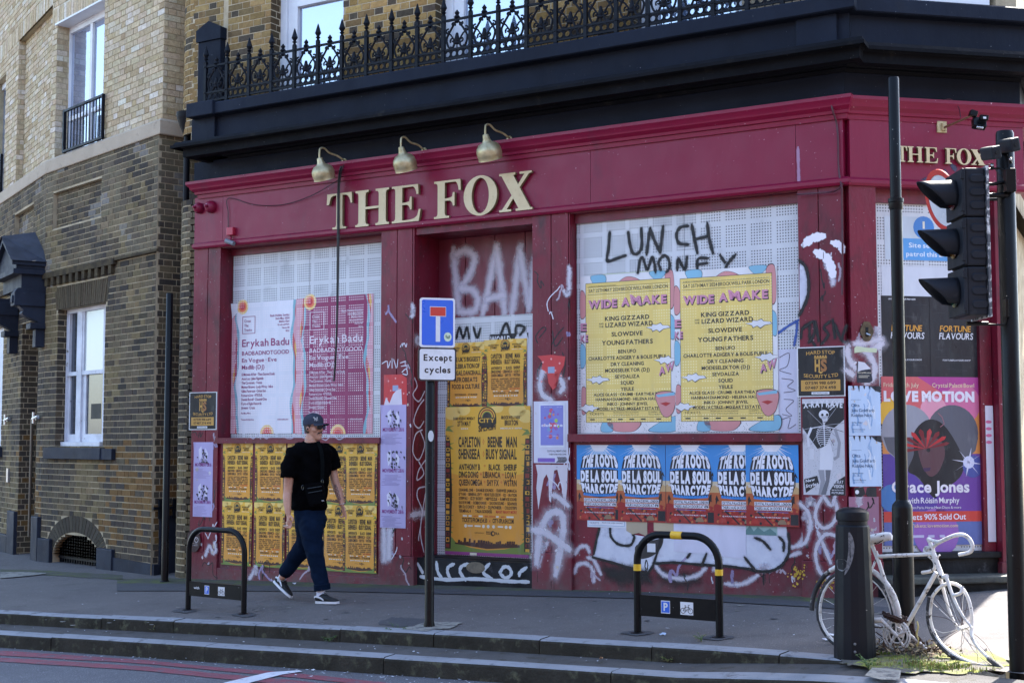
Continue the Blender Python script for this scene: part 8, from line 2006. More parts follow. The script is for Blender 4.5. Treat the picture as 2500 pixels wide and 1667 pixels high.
# rear wheel, buckled at the bottom
def wheel(pts, hub, nm, tyre_span, spk, seed):
 P_ = cat_rom([kp(*p) for p in pts], 6, closed=True); n = len(P_)
 mb = MB(); mb.tube(P_, .0115, 8, closed=True); w_ = mb.build(nm, M_BW, bike, smooth=60); c = kp(*hub)
 cen_ = sum(P_, Vector()) / n
 a, b = tyre_span; Q = [P_[i % n] + (P_[i % n] - cen_).normalized()*.015 for i in range(int(a*n), int(b*n)+1)]
 mb = MB(); mb.tube(Q, .0165, 8); mb.build('tyre', M_TYRE, w_, smooth=60)
 rg = random.Random(seed); 
 for k in range(spk):
  q = P_[int(n * (k + rg.uniform(-.2, .2)) / spk) % n]; hubp = c + Vector((K.n[0], K.n[1], 0)) * rg.uniform(-.03, .03)
  mid_ = (q + hubp) / 2 + Vector((rg.uniform(-1, 1), rg.uniform(-1, 1), rg.uniform(-1, 1))) * (.035 if seed == 2 else .004)
  mb = MB(); mb.tube(cat_rom([hubp, mid_, q], 3), .0016, 4); mb.build('spoke', M_RUST if k % 3 and seed == 2 else M_BW, w_)
 mb = MB(); nn = Vector((K.n[0], K.n[1], 0)); mb.tube([c - nn*.05, c + nn*.05], .014, 8); mb.build('hub', M_BW, w_)
 return w_
uc = kp(*RH); ucu, ucz = K.px(*zb_(*RH))
def rw(r_): return [(ucu + r_*math.cos(R(t)), ucz + r_*math.sin(R(t))) for t in range(0, 360, 15)]
P_ = [Vector(K.P(ucu + .292*math.cos(R(t))*(1 if math.cos(R(t)) > 0 else .96), ucz + .292*math.sin(R(t))*(1 if math.sin(R(t)) > -.3 else .80), 0)) for t in range(0, 360, 10)]
n = len(P_); mb = MB(); mb.tube(P_, .011, 8, closed=True); w_ = mb.build('rear_wheel', M_BW, bike, smooth=60)
mb = MB(); mb.tube([p + (p-uc).normalized()*.014 for p in P_], .0145, 8, closed=True); mb.build('tyre', M_TYRE, w_, smooth=60)
for k in range(20):
 mb = MB(); mb.tube([uc, P_[int(k*n/20)]], .0014, 4); mb.build('spoke', M_BW, w_)
mb = MB(); nn = Vector((K.n[0], K.n[1], 0)); mb.tube([uc - nn*.06, uc + nn*.06], .016, 10); mb.build('hub', M_BW, w_)
Q = [Vector(K.P(ucu + .345*math.cos(R(t)), ucz + .345*math.sin(R(t)), 0)) for t in range(-5, 186, 8)]
for a, b, m in ((0, 17, M_BW), (16, len(Q), M_TYRE)):
 mb = MB(); mb.tube(Q[a:b], .018, 8, flat=1.0); mb.build('mudguard', m, bike, smooth=60)
wheel([(1190, 760), (1215, 690), (1290, 610), (1390, 580), (1490, 625), (1550, 720), (1585, 850), (1592, 980), (1590, 1100, .03), (1650, 1210, .06), (1760, 1320, .1), (1880, 1415, .14), (1860, 1440, .16), (1750, 1410, .14), (1600, 1370, .10), (1440, 1300, .06), (1310, 1200, .03), (1225, 1080), (1180, 930)], (1500, 1020), 'front_wheel', (.52, 1.02), 26, 2)
# chainset
cc = kp(845, 1090, .05); cu, cz_ = K.px(*zb_(845, 1090), .05)
for r_, t_ in ((.100, .007), (.082, .006), (.052, .005)):
 mb = MB(); mb.tube([K.P(cu + r_*math.cos(R(a)), cz_ + r_*math.sin(R(a)), .05) for a in range(0, 360, 12)], t_, 6, closed=True); ch = mb.build('chainring', M_BW, bike, smooth=60)
mb = MB()
for k in range(5): a = R(72*k + 20); mb.tube([K.P(cu, cz_, .05), K.P(cu + .09*math.cos(a), cz_ + .09*math.sin(a), .05)], .006, 6)
for k in range(44): a = 2*math.pi*k/44; mb.fbox(K, cu + .104*math.cos(a) - .003, cu + .104*math.cos(a) + .003, cz_ + .104*math.sin(a) - .003, cz_ + .104*math.sin(a) + .003, .048, .053)
mb.build('chainring_teeth', M_BW, bike)['kind'] = 'stuff'
tb([(855, 1105, .07), (690, 935, .09)], .0115, 'crank'); tb([(965, 1080, -.06), (1060, 1160, -.06), (1145, 1235, -.06)], .0115, 'crank')
tb([(620, 950, .12), (700, 940, .10)], .018, 'pedal'); pd = MB(); c = kp(1190, 1232, -.1); pd.fbox(K, K.px(*zb_(1140, 1230), -.1)[0], K.px(*zb_(1255, 1230), -.1)[0], c.z - .014, c.z + .014, -.14, -.06); pd.build('pedal', M_RUST, bike, bevel=.005)
tb([(760, 1010, .05), (640, 1015, .05), (500, 960, .05)], .004, 'chain', M_RUST); tb([(780, 1160, .05), (640, 1060, .05)], .004, 'chain', M_RUST)
# rusty lock chain round the column
root = empty('lock_chain', kp(850, 900), 'rusty lock chain wrapped round the column and the bicycle frame', 'chain')
rg = random.Random(3)
for path in ([(715, 870, .03), (760, 900, .06), (820, 915, .07), (880, 940, .06), (940, 960, .02), (1000, 975, -.05)], [(720, 890, .0), (780, 880, -.1), (860, 900, -.16), (960, 930, -.1)], [(1000, 980, -.04), (1010, 1040, -.03), (1040, 1100, 0), (1080, 1140, .02)], [(730, 900, .04), (810, 940, .06), (900, 960, .05)]):
 P_ = cat_rom([kp(*p) for p in path], 6)
 for i, (a, b) in enumerate(zip(P_, P_[1:])):
  d = (b - a).normalized(); sd_ = d.cross(Vector((0, 0, 1) if i % 2 else (K.n[0], K.n[1], 0))).normalized(); c = (a+b)/2; L_ = max((b-a).length*.75, .014)
  pts = [c + d*(L_*math.cos(t)) + sd_*(.011*math.sin(t)) for t in [k*math.pi/4 for k in range(8)]]
  mb = MB(); mb.tube(pts, .0045, 5, closed=True); mb.build('chain_link', M_RUST, root, smooth=60)
# wilted leaves and twigs under the bicycle
mb = MB(); rg = random.Random(31)
def leaf(mb, c, l, w_, rg, m=0):
 d = Vector((rg.uniform(-1, 1), rg.uniform(-1, 1), rg.uniform(-.2, .5))).normalized(); s_ = d.cross(Vector((rg.uniform(-.3, .3), rg.uniform(-.3, .3), 1))).normalized()
 mb.add([c, c + d*l*.5 + s_*w_, c + d*l, c + d*l*.5 - s_*w_], [(0, 1, 2), (0, 2, 3)], m)
for k in range(520):
 q = kp(rg.gauss(930, 170), 1150); x, y = q.x + rg.gauss(0, .10), q.y + rg.gauss(0, .10); leaf(mb, Vector((x, y, gz(x, y) + rg.uniform(.005, .05))), rg.uniform(.02, .06), rg.uniform(.006, .014), rg, rg.randrange(3))
o = mb.build('leaf_litter', [mat('dead_leaf_brown', sr(92, 70, 52), .9), mat('dead_leaf_dark', sr(54, 42, 36), .9), mat('dead_leaf_pale', sr(150, 130, 100), .9)]); tag(o, 'dead leaves and twigs heaped round the foot of the column', 'leaves', kind='stuff')
tb([(1050, 960, .0), (1060, 1010, .02), (1045, 1080, .02), (1065, 1150, .03), (1045, 1200, .03)], .006, 'yellow_cord', mat('faded_yellow_cord', sr(190, 170, 110), .8), sm=4)
# ---------------------------------------------------------------- the man
mg = gpt(640 + 480/3.075, 990 + 1482/3.075); SCM = mg.y / F / 3.075
man = empty('person', mg, 'man walking in black t-shirt, navy trousers, blue cap and sunglasses, crossbody bag', 'person')
MX = 640 + 480/3.075
_k = (EYE - mg.z)
def mp(x, y, d=0.0):                                   # point of the figure from zoomed photo coordinates and depth behind the front foot
 Y = mg.y + d; r_ = ray(640 + x/3.075, 990 + y/3.075); t = Y / r_[1]; return Vector((t*r_[0], Y, EYE + t*r_[2]))
SKIN = mat('skin', sr(184, 136, 112), .5, sr(168, 118, 96), 14, bump=.08, bscale=60, spec=.4)
SHIRT = mat('black_jersey', sr(6, 6, 8), .9, sr(5, 5, 6), 6, bump=.35, bscale=26, spec=.03)
NAVYT = mat('navy_cotton', sr(14, 28, 48), .9, sr(11, 22, 39), 5, bump=.7, bscale=16, spec=.06)
HAIR = mat('brown_hair', sr(62, 44, 34), .7, sr(46, 32, 26), 40, bump=.5, bscale=120)
CAPM = mat('slate_blue_cap', sr(62, 66, 78), .9, sr(54, 58, 69), 8, bump=.2, bscale=60, spec=.03)
SHOEB = mat('black_suede', sr(15, 17, 20), .8, sr(22, 26, 29), 20, bump=.3, bscale=90)
SHOEW = mat('white_rubber', sr(212, 212, 216), .5, sr(196, 196, 198), 10)
SOCK = mat('white_sock', sr(206, 206, 216), .9, bump=.5, bscale=90)
BAGM = mat('black_nylon', sr(6, 6, 8), .8, sr(7, 8, 10), 20, bump=.2, bscale=60, spec=.03)
SGM = mat('sunglass_black', sr(8, 8, 10), .15, spec=.5)
def loft(mb, rings, n=18, m=0):                        # rings: (centre, rx, ry, axis_x, axis_y)
 vs = []
 for c, rx, ry, ax, ay in rings:
  for k in range(n): t = 2*math.pi*k/n; vs.append(c + ax*(rx*math.cos(t)) + ay*(ry*math.sin(t)))
 N = len(rings); mb.add(vs, [(i*n+k, i*n+(k+1) % n, (i+1)*n+(k+1) % n, (i+1)*n+k) for i in range(N-1) for k in range(n)] + [tuple(range(n))[::-1], tuple((N-1)*n+k for k in range(n))], m)
def limb(mb, pts, n=14, flat=1.0, sub=5, cut=False):               # pts: (Vector, radius); tapered smooth limb
 P_ = cat_rom([p for p, r_ in pts], sub); Rr = [v.x for v in cat_rom([(r_, 0, 0) for p, r_ in pts], sub)]
 # round ends
 d0 = (P_[0]-P_[1]).normalized(); d1 = (P_[-1]-P_[-2]).normalized()
 if cut: mb.tube([P_[0] + d0*Rr[0]*.5] + P_, [Rr[0]*.7] + Rr, n, flat=flat); return
 P2 = [P_[0] + d0*Rr[0]*.7, P_[0] + d0*Rr[0]*.45] + P_ + [P_[-1] + d1*Rr[-1]*.45, P_[-1] + d1*Rr[-1]*.7]; R2 = [Rr[0]*.35, Rr[0]*.8] + Rr + [Rr[-1]*.8, Rr[-1]*.35]
 mb.tube(P2, R2, n, flat=flat)
def remesh(mb, name, m, voxel, smooth=4, disp=0.0, dscale=.1, parent=man, fac=.5):
 o = mb.build(name, m, parent)
 r_ = o.modifiers.new('r', 'REMESH'); r_.mode = 'VOXEL'; r_.voxel_size = voxel; r_.use_smooth_shade = True
 s_ = o.modifiers.new('s', 'SMOOTH'); s_.iterations = smooth; s_.factor = fac
 bpy.context.view_layer.update(); dg = bpy.context.evaluated_depsgraph_get(); me = bpy.data.meshes.new_from_object(o.evaluated_get(dg)); o.modifiers.clear(); old = o.data; o.data = me; bpy.data.meshes.remove(old)
 if not me.materials: me.materials.append(m)
 if disp:
  for v in me.vertices:
   q = Vector(v.co); k = noise.noise(Vector((q.x*dscale*.7, q.y*dscale*.7, q.z*dscale*1.5 + q.x*dscale*.7))) + .5*noise.noise(q*dscale*2.3); v.co += v.normal * (k*disp)
 for p in me.polygons: p.use_smooth = True
 return o
X_, Y_, Z_ = Vector((1, 0, 0)), Vector((0, 1, 0)), Vector((0, 0, 1))
FD = Vector((.80, -.60, 0)); SDv = Vector((.60, .80, 0))    # chest direction; across the shoulders (towards his far side)
HD = Vector((.87, -.49, 0)); HS = Vector((.49, .87, 0))     # the head looks further to the right
DP = .22                                                   # the trunk is this far behind the front foot
# ---- body: head, neck, arms, hands (one mesh)
b = MB()
hc = mp(385, 158, DP)
def hp(f, s_, z): return hc + HD*f + HS*s_ + Z_*z
rings = []
for z, rx, ry, of in ((-.128, .018, .020, .062), (-.118, .034, .032, .052), (-.100, .052, .044, .036), (-.075, .066, .055, .020), (-.04, .078, .064, .010), (.0, .087, .071, .004), (.04, .093, .076, -.002), (.075, .088, .072, -.004), (.10, .066, .056, -.006), (.115, .03, .03, -.006)):
 rings.append((hc + HD*of + Z_*z, rx, ry, HD, HS))
loft(b, rings, 20)
for p, r_ in ((hp(.088, 0, -.012), (.012)), (hp(.100, 0, -.028), .013), (hp(.093, .012, -.034), .010), (hp(.093, -.012, -.034), .010), (hp(.082, 0, -.082), .018), (hp(.078, 0, -.104), .020), (hp(.076, 0, .022), .020)): b.ball(p, r_, n=10)
for s_ in (-1, 1):
 b.ball(hp(.050, s_*.042, -.03), (.028, .028, .028), n=10); b.ball(hp(-.008, s_*.072, -.018), (.018, .012, .030), n=10)
b.ball(hp(.090, 0, -.066), (.012, .022, .006), n=10); b.ball(hp(.088, 0, -.075), (.012, .018, .007), n=10)
nk = mp(368, 262, DP)
limb(b, [(hp(-.012, 0, -.05), .056), (hp(-.020, 0, -.11), .055), (nk + Z_*.02, .060), (nk - Z_*.06, .07)])
# arms: near (image left) hangs, far (image right) swings forward
def hand(b, w, d, side, curl, splay, fl=1.0):             # w wrist, d direction of the hand, side = thumb direction
 d = d.normalized(); side = (side - d*side.dot(d)).normalized(); nrm = d.cross(side)
 limb(b, [(w, .026), (w + d*.03, .030), (w + d*.065, .036), (w + d*.09, .034)], flat=.55)
 for k, (l, off) in enumerate(((.072, .030), (.080, .010), (.074, -.010), (.058, -.028))):
  base_ = w + d*.085 + side*off; c = curl[k]
  d1 = (d*math.cos(c*.4) + nrm*math.sin(c*.4) + side*off*splay).normalized(); d2 = (d*math.cos(c*1.1) + nrm*math.sin(c*1.1)).normalized(); d3 = (d*math.cos(c*1.8) + nrm*math.sin(c*1.8)).normalized()
  p1 = base_ + d1*l*.45; p2 = p1 + d2*l*.32; p3 = p2 + d3*l*.26
  b.tube([base_ - d*.02, base_, p1, p2, p3, p3 + d3*.004], [.0095, .0095, .0088, .008, .0068, .003], 8)
 t0 = w + d*.025 + side*.026; t1 = t0 + (d*.7 + side*.7 + nrm*.2).normalized()*.040; t2 = t1 + (d*.95 + side*.15 + nrm*.3).normalized()*.032
 b.tube([t0 - side*.015, t0, t1, t2, t2 + (t2-t1).normalized()*.008], [.013, .0135, .0105, .0085, .004], 8)
shN = mp(222, 345, DP - .10); elN = mp(192, 640, DP - .14); wrN = mp(196, 815, DP - .22)
limb(b, [(shN, .038), (mp(205, 480, DP - .13), .048), (elN, .041), (mp(188, 700, DP - .17), .041), (mp(192, 770, DP - .2), .033), (wrN, .026)])
hand(b, wrN, (mp(205, 930, DP - .26) - wrN), Vector((.85, -.5, 0)), (.5, .8, .9, 1.0), .6)
shF = mp(505, 335, DP + .14); elF = mp(545, 560, DP + .12); wrF = mp(600, 745, DP - .02)
limb(b, [(shF, .042), (mp(525, 450, DP + .14), .046), (elF, .040), (mp(568, 630, DP + .07), .040), (mp(592, 710, DP + .0), .031), (wrF, .025)])
hand(b, wrF, (mp(625, 835, DP - .05) - wrF), Vector((.5, -.85, -.1)), (.25, 1.3, 1.5, 1.5), .4)
# trunk and legs inside the clothes, so that the body is one figure
limb(b, [(nk - Z_*.05, .06), (mp(370, 420, DP), .09), (mp(365, 640, DP), .08), (mp(355, 800, DP), .08)]); limb(b, [(shN, .04), (nk - Z_*.10, .045), (shF, .04)])
hipF, hipB = mp(405, 830, DP - .05), mp(315, 830, DP + .08)
knF, anF = mp(395, 1075, DP - .16), mp(445, 1385, .02); knB, anB = mp(318, 1075, DP + .12), mp(150, 1290, .42)
for h_, k1_, a1_ in ((hipF, knF, anF), (hipB, knB, anB)): limb(b, [(h_, .055), (k1_, .042), ((k1_*.5 + a1_*.5), .04), (a1_, .033)])
limb(b, [(hipF, .05), (mp(360, 800, DP), .06), (hipB, .05)])
body = remesh(b, 'body', SKIN, .0062, 3)
# ---- face details, hair, cap
mb = MB(); 
for k in range(46):
 rg2 = random.Random(k); s_ = rg2.uniform(-1, 1); p = hp(.096 - abs(s_)*.020, s_*.030, -.052 - abs(s_)*.008 + rg2.uniform(-.003, .003)); mb.tube([p, p + HS*s_*.012 - Z_*.010 + HD*.002], [.0032, .0012], 5)
o = mb.build('moustache', HAIR, man); o['kind'] = 'stuff'
mb = MB(); rings = []
for z, rx, ry, of in ((-.062, .052, .062, -.030), (-.03, .070, .0725, -.020), (.01, .088, .080, -.010), (.05, .094, .081, -.006)): rings.append((hc + HD*of + Z_*z, rx, ry, HD, HS))
loft(mb, rings, 20)
for v in range(len(mb.v)):
 q = Vector(mb.v[v]) - hc; f = q.dot(HD)
 if f > .028: q -= HD*(f - .028); mb.v[v] = tuple(hc + q)
mb.build('hair', HAIR, man, smooth=60)
mb = MB(); rings = []; tilt = .10
for z, rx, ry, of in ((.018, .103, .087, -.002), (.040, .105, .089, -.003), (.070, .101, .086, -.006), (.098, .084, .074, -.010), (.118, .056, .052, -.012), (.128, .02, .02, -.012)):
 rings.append((hc + HD*of + Z_*z, rx, ry, (HD + Z_*tilt).normalized(), HS))
loft(mb, rings, 28); cap = mb.build('cap', CAPM, man, smooth=50)
mb = MB(); n = 14; top = []; bot = []
for i in range(n+1):
 t = -1 + 2*i/n; f0 = .098*math.sqrt(max(0, 1 - (t*.80)**2)); f1 = f0 + .078*math.sqrt(max(0, 1 - t*t*.98)); s_ = t*.080
 a = hp(f0 - .006, s_*.92, .026 + .004); c = hp(f1, s_*.95, .018 - .020*t*t + .010)
 top += [a, c]; bot += [a - Z_*.004, c - Z_*.004]
vs = top + bot; N = len(top)
mb.add(vs, [(2*i, 2*i+2, 2*i+3, 2*i+1) for i in range(n)] + [(N+2*i, N+2*i+1, N+2*i+3, N+2*i+2) for i in range(n)] + [(2*i+1, 2*i+3, N+2*i+3, N+2*i+1) for i in range(n)] + [(0, 1, N+1, N), (2*n, N+2*n, N+2*n+1, 2*n+1)]); mb.build('brim', CAPM, cap, smooth=50)
mb = MB(); mb.ball(hp(-.012, 0, .129), (.009, .009, .005), n=8); mb.build('button', CAPM, cap)
lg = MB(); cf = (HD*.83 - HS*.20).normalized(); c0 = hp(.078, -.040, .066); uu = (HS*.80 + HD*-.22 ).normalized(); uu = Vector((uu.x, uu.y, 0)).normalized(); vv = (Z_ - HD*.5).normalized(); nn = uu.cross(vv); 
if nn.dot(Vector((0, -1, 0))) < 0: nn = -nn
c0 = hp(.072, -.052, .074)
ux = Vector((.93, .36, 0)).normalized(); 
for seg in (((-.018, -.018), (-.018, .018), (.014, -.018), (.014, .018)), ((-.026, .016), (-.004, -.008), (.020, .016)), ((-.004, -.008), (-.004, -.024))):
 pts = [c0 + ux*a*.9 + (Z_*.9 - HD*.35)*b_ + Vector((0, -.008, 0)) - Z_*0 for a, b_ in seg]; lg.tube(pts, .0028, 5)
lg.build('cap_emblem', SHOEW, cap)
gl = MB()
for s_ in (-1, 1):
 c = hp(.099, s_*.034, -.004); rr = []
 for k in range(16): t = 2*math.pi*k/16; rr.append(c + (HS - HD*s_*.25).normalized()*(.030*math.cos(t)) + Z_*(.024*math.sin(t)))
 gl.add([v + HD*.006 for v in rr] + [v - HD*.002 for v in rr], [tuple(range(16))] + [(k, (k+1) % 16, (k+1) % 16 + 16, k+16) for k in range(16)])
 gl.tube([hp(.088, s_*.056, .010), hp(.04, s_*.078, .010), hp(-.010, s_*.080, .004)], .0035, 6)
gl.tube([hp(.108, -.010, .004), hp(.108, .010, .004)], .0035, 6); g_ = gl.build('sunglasses', SGM, man, smooth=40)
mb = MB(); mb.ball(hp(-.004, -.084, -.022), (.009, .008, .010), n=8); mb.build('earphone', SGM, man)
# ---- t-shirt
b = MB(); rings = []
def cx(x, y, d=DP): return mp(x, y, d)
for xl, xr, y, dep in ((320, 430, 276, .080), (285, 460, 292, .098), (240, 500, 316, .118), (212, 520, 345, .128), (210, 520, 400, .135), (214, 515, 480, .135), (216, 505, 560, .13), (214, 498, 650, .13), (213, 488, 720, .13), (216, 480, 785, .125)):
 c = (cx(xl, y) + cx(xr, y)) / 2; hw_ = (cx(xr, y) - cx(xl, y)).length / 2; rings.append((c, hw_, dep, X_, Y_))
loft(b, rings, 28)
limb(b, [(mp(268, 330, DP - .04), .070), (mp(228, 385, DP - .09), .072), (mp(202, 460, DP - .12), .074), (mp(189, 548, DP - .14), .076)], n=16, cut=True)
limb(b, [(mp(468, 325, DP + .06), .068), (mp(512, 360, DP + .11), .064), (mp(534, 420, DP + .13), .066), (mp(550, 480, DP + .13), .068)], n=16, cut=True)
limb(b, [(mp(262, 322, DP - .03), .062), (nk - Z_*.095, .085), (mp(470, 326, DP + .06), .062)]); limb(b, [(mp(300, 360, DP - .03), .10), (mp(245, 378, DP - .08), .088)]); b.ball(mp(232, 350, DP - .09), .068); limb(b, [(mp(450, 360, DP), .10), (mp(500, 380, DP + .1), .07)])
shirt = remesh(b, 'tshirt', SHIRT, .010, 9, disp=.016, dscale=8)
mb = MB(); nc = nk - Z_*.012; pts = [nc + X_*(.078*math.cos(R(a))) + Y_*(.066*math.sin(R(a))) + Z_*(-.030 if 180 < a < 360 else 0)*abs(math.sin(R(a))) for a in range(0, 360, 18)]; mb.tube(pts, .009, 8, closed=True); mb.build('collar', SHIRT, shirt, smooth=60)
# ---- trousers
b = MB(); rings = []
for xl, xr, y, dep in ((232, 478, 770, .115), (236, 478, 810, .125), (246, 476, 860, .125), (262, 474, 905, .12)):
 c = (cx(xl, y) + cx(xr, y)) / 2; rings.append((c, (cx(xr, y) - cx(xl, y)).length/2, dep, X_, Y_))
loft(b, rings, 24)
limb(b, [(mp(365, 850, DP - .02), .122), (mp(372, 950, DP - .10), .106), (mp(388, 1080, DP - .16), .090), (mp(418, 1220, .06), .077), (mp(448, 1366, .02), .069)], n=18, cut=True)
limb(b, [(mp(330, 880, DP + .07), .11), (mp(330, 980, DP + .10), .095), (mp(295, 1090, DP + .15), .082), (mp(225, 1180, .40), .070), (mp(168, 1262, .42), .062)], n=18, cut=True)
limb(b, [(mp(400, 860, DP - .05), .12), (mp(330, 860, DP + .05), .12)]); limb(b, [(mp(300, 1060, DP + .14), .085), (mp(205, 1205, .41), .070), (mp(170, 1250, .42), .064)])
tr = remesh(b, 'trousers', NAVYT, .010, 5, disp=.012, dscale=9)
mb = MB(); c = mp(450, 1357, .02); mb.lathe([(.070, -.030), (.078, -.028), (.078, .022), (.070, .026)], c, 24, axis=(-.12, 0, 1)); mb.build('turn_up', NAVYT, tr, smooth=60)
# ---- socks and shoes
def shoe(heel, toe, up, anchor, nm):
 f = (toe - heel); L_ = f.length; f.normalize(); s_ = f.cross(up).normalized(); up = s_.cross(f).normalized()
 def ring(t, w_, h0, h1):
  c = heel + f*(L_*t) + up*((h0+h1)/2); return (c, w_, (h1-h0)/2, s_, up)
 b = MB(); loft(b, [ring(.0, .020, .028, .06), ring(.04, .034, .022, .085), ring(.18, .038, .02, .095), ring(.34, .038, .02, .088), ring(.5, .042, .02, .075), ring(.68, .047, .02, .058), ring(.85, .044, .02, .046), ring(.96, .030, .02, .036), ring(1.0, .012, .022, .030)], 18)
 sh = remesh(b, nm, SHOEB, .006, 3)
 sole = MB(); n = 28; top = []; bot = []
 for k in range(n):
  t = 2*math.pi*k/n; x = .5 + .53*math.cos(t); w_ = (.036 + .014*x)*(abs(math.sin(t))**.7)*(1 if math.sin(t) > 0 else -1)
  c = heel + f*(L_*x) + s_*w_; top.append(c + up*.021); bot.append(c)
 sole.add(top + bot, [(k, k+n, (k+1) % n + n, (k+1) % n) for k in range(n)] + [tuple(range(n)), tuple(range(n, 2*n))[::-1]]); sole.build('sole', SHOEW, sh, smooth=30)
 # side stripe
 st_ = MB(); sd_ = s_ if s_.dot(Vector((0, -1, 0))) > 0 else -s_
 cur = [(.02, .058, .034), (.12, .066, .037), (.25, .062, .040), (.38, .052, .043), (.52, .034, .046)]
 wd = [.009, .008, .009, .009, .007]
 vs = []
 for (t, h, o_), w2 in zip(cur, wd): c = heel + f*(L_*t) + sd_*(o_ + .003); vs += [c + up*(h - w2), c + up*(h + w2)]
 st_.add(vs, [(2*i, 2*i+2, 2*i+3, 2*i+1) for i in range(4)]); st_.build('side_stripe', SHOEW, sh)
 lc = MB()
 for k in range(5):
  t = .40 + .07*k; h = .090 - .011*k; lc.tube([heel + f*(L_*t) + s_*.022 + up*h*.93, heel + f*(L_*(t+.01)) + up*(h+.004), heel + f*(L_*t) - s_*.022 + up*h*.93], .0035, 5)
 lc.build('laces', SHOEB, sh)
 sk = MB(); limb(sk, [(heel + f*L_*.20 + up*.06, .040), (anchor, .041), (anchor + Z_*.05, .043)]); sk.build('sock', SOCK, man, smooth=60)
shoe(mp(408, 1482, .03), mp(568, 1486, -.14), Z_, mp(440, 1385, .02), 'shoe')
shoe(mp(88, 1325, .50), mp(212, 1442, .36), Vector((.55, 0, .85)), mp(160, 1270, .43), 'shoe')
# ---- bag, necklace, rings, cigarette, tattoo
mb = MB(); P_ = [mp(418, 268, DP - .06), mp(440, 330, DP - .125), mp(452, 420, DP - .155), mp(452, 500, DP - .16), mp(450, 560, DP - .165)]
PP = cat_rom(P_, 4); vs = []
for p in PP: vs += [p - X_*.017 , p + X_*.017, p - X_*.017 + Y_*.01, p + X_*.017 + Y_*.01]
mb.add(vs, [f_ for i in range(len(PP)-1) for f_ in ((4*i, 4*i+1, 4*i+5, 4*i+4), (4*i+1, 4*i+3, 4*i+7, 4*i+5), (4*i+3, 4*i+2, 4*i+6, 4*i+7), (4*i+2, 4*i, 4*i+4, 4*i+6))])
bag = empty('crossbody_bag', mp(400, 745, DP - .16), 'small black nylon bag hanging across the walking man', 'bag')
mb.build('strap', mat('olive_black_webbing', sr(9, 12, 13), .9, spec=.05), bag)
bp = [(325, 600), (345, 585), (430, 575), (458, 595), (472, 690), (462, 735), (400, 755), (362, 745), (340, 680)]
mb = MB(); fr = Frame(mp(400, 660, DP - .17).x, mp(400, 660, DP - .17).y, 1, -.15); q = [fr.px(640 + x/3.075, 990 + y/3.075, 0) for x, y in bp]
q2 = [(v.x, v.y) for v in cat_rom([(a, b_, 0) for a, b_ in q], 4, closed=True)]; mb.fprism(fr, q2, -.03, .035); mb.build('pouch', BAGM, bag, bevel=.01)
q = [fr.px(640 + x/3.075, 990 + y/3.075, .035) for x, y in [(338, 660), (350, 650), (445, 635), (458, 650), (460, 720), (400, 740), (365, 730)]]; q2 = [(v.x, v.y) for v in cat_rom([(a, b_, 0) for a, b_ in q], 4, closed=True)]
mb = MB(); mb.fprism(fr, q2, .035, .055); mb.build('front_pocket', BAGM, bag, bevel=.008)
for (a, b_) in (((340, 622), (445, 605)), ((345, 655), (450, 636))):
 mb = MB(); mb.tube([fr.P(*fr.px(640 + a[0]/3.075, 990 + a[1]/3.075, .057), .057), fr.P(*fr.px(640 + b_[0]/3.075, 990 + b_[1]/3.075, .057), .057)], .004, 6); mb.build('zip', mat('zip_grey', sr(26, 30, 32), .5), bag)
u_, z_ = fr.px(640 + 455/3.075, 990 + 712/3.075, .057); mb = MB(); mb.fbox(fr, u_-.012, u_+.012, z_-.002, z_+.002, .055, .057); mb.build('tag', SHOEW, bag)
for x, y in ((305, 615), (452, 572)):
 mb = MB(); c = mp(x, y, DP - .17); mb.tube([c + X_*(.010*math.cos(R(a))) + Z_*(.022*math.sin(R(a))) for a in range(0, 360, 30)], .004, 6, closed=True); mb.build('clip', SGM, bag)
mb = MB(); pts = [nk + Z_*.022 + X_*(.064*math.cos(R(a))) + Y_*(.060*math.sin(R(a))) - Z_*.018*max(0, -math.sin(R(a))) for a in range(0, 360, 15)]; mb.tube(pts, .0022, 5, closed=True); mb.build('necklace', M_STEEL, man)
mb = MB(); mb.tube([wrF + Vector((.028*math.cos(R(a)), .026*math.sin(R(a)), .006*math.cos(R(a)) + .01)) for a in range(0, 360, 20)], .0035, 6, closed=True); mb.build('bracelet', M_STEEL, man)
a_ = wrN + (mp(205, 930, DP - .26) - wrN).normalized()*.11; mb = MB(); mb.tube([a_ + Vector((-.05, -.015, .0)), a_ + Vector((-.005, -.02, .004))], .0038, 8); mb.build('cigarette', mat('cigarette_paper', sr(214, 206, 190), .8), man)
mb = MB(); TT = mat('tattoo_ink', sr(70, 62, 66), .6)
# tattoo: inked scroll shapes wrapped on the forearm's skin
for (x, y, r_) in ((557, 618, 13), (566, 645, 15), (575, 672, 12), (583, 695, 10), (552, 600, 8)):
 c = mp(x, y, DP + .02); 
 for k in range(9):
  a = R(40*k); p = mp(x + r_*math.cos(a), y + r_*math.sin(a), DP + .02); dd = p - c; o_ = .036 - 1.2*dd.x*0; mb.tube([c + dd*.55 + Vector((0, -.020, 0)), c + dd + Vector((0, -.016, 0))], .0026, 4)
# project the tattoo on to the arm
from mathutils.bvhtree import BVHTree
bv = BVHTree.FromPolygons([v.co + body.location + Vector(man.location) for v in body.data.vertices], [tuple(p.vertices) for p in body.data.polygons])
nv = []
for v in mb.v:
 p = Vector(v); o_ = Vector((0, 0, EYE)); d = (p - o_).normalized(); h = bv.ray_cast(o_, d)
 nv.append(tuple(h[0] - d*.0012 + (p - h[0])*0.0) if h[0] is not None and (h[0]-p).length < .12 else tuple(p + Vector((0, .04, 0))))
mb.v = nv; o = mb.build('tattoo', TT, man); o['kind'] = 'stuff'
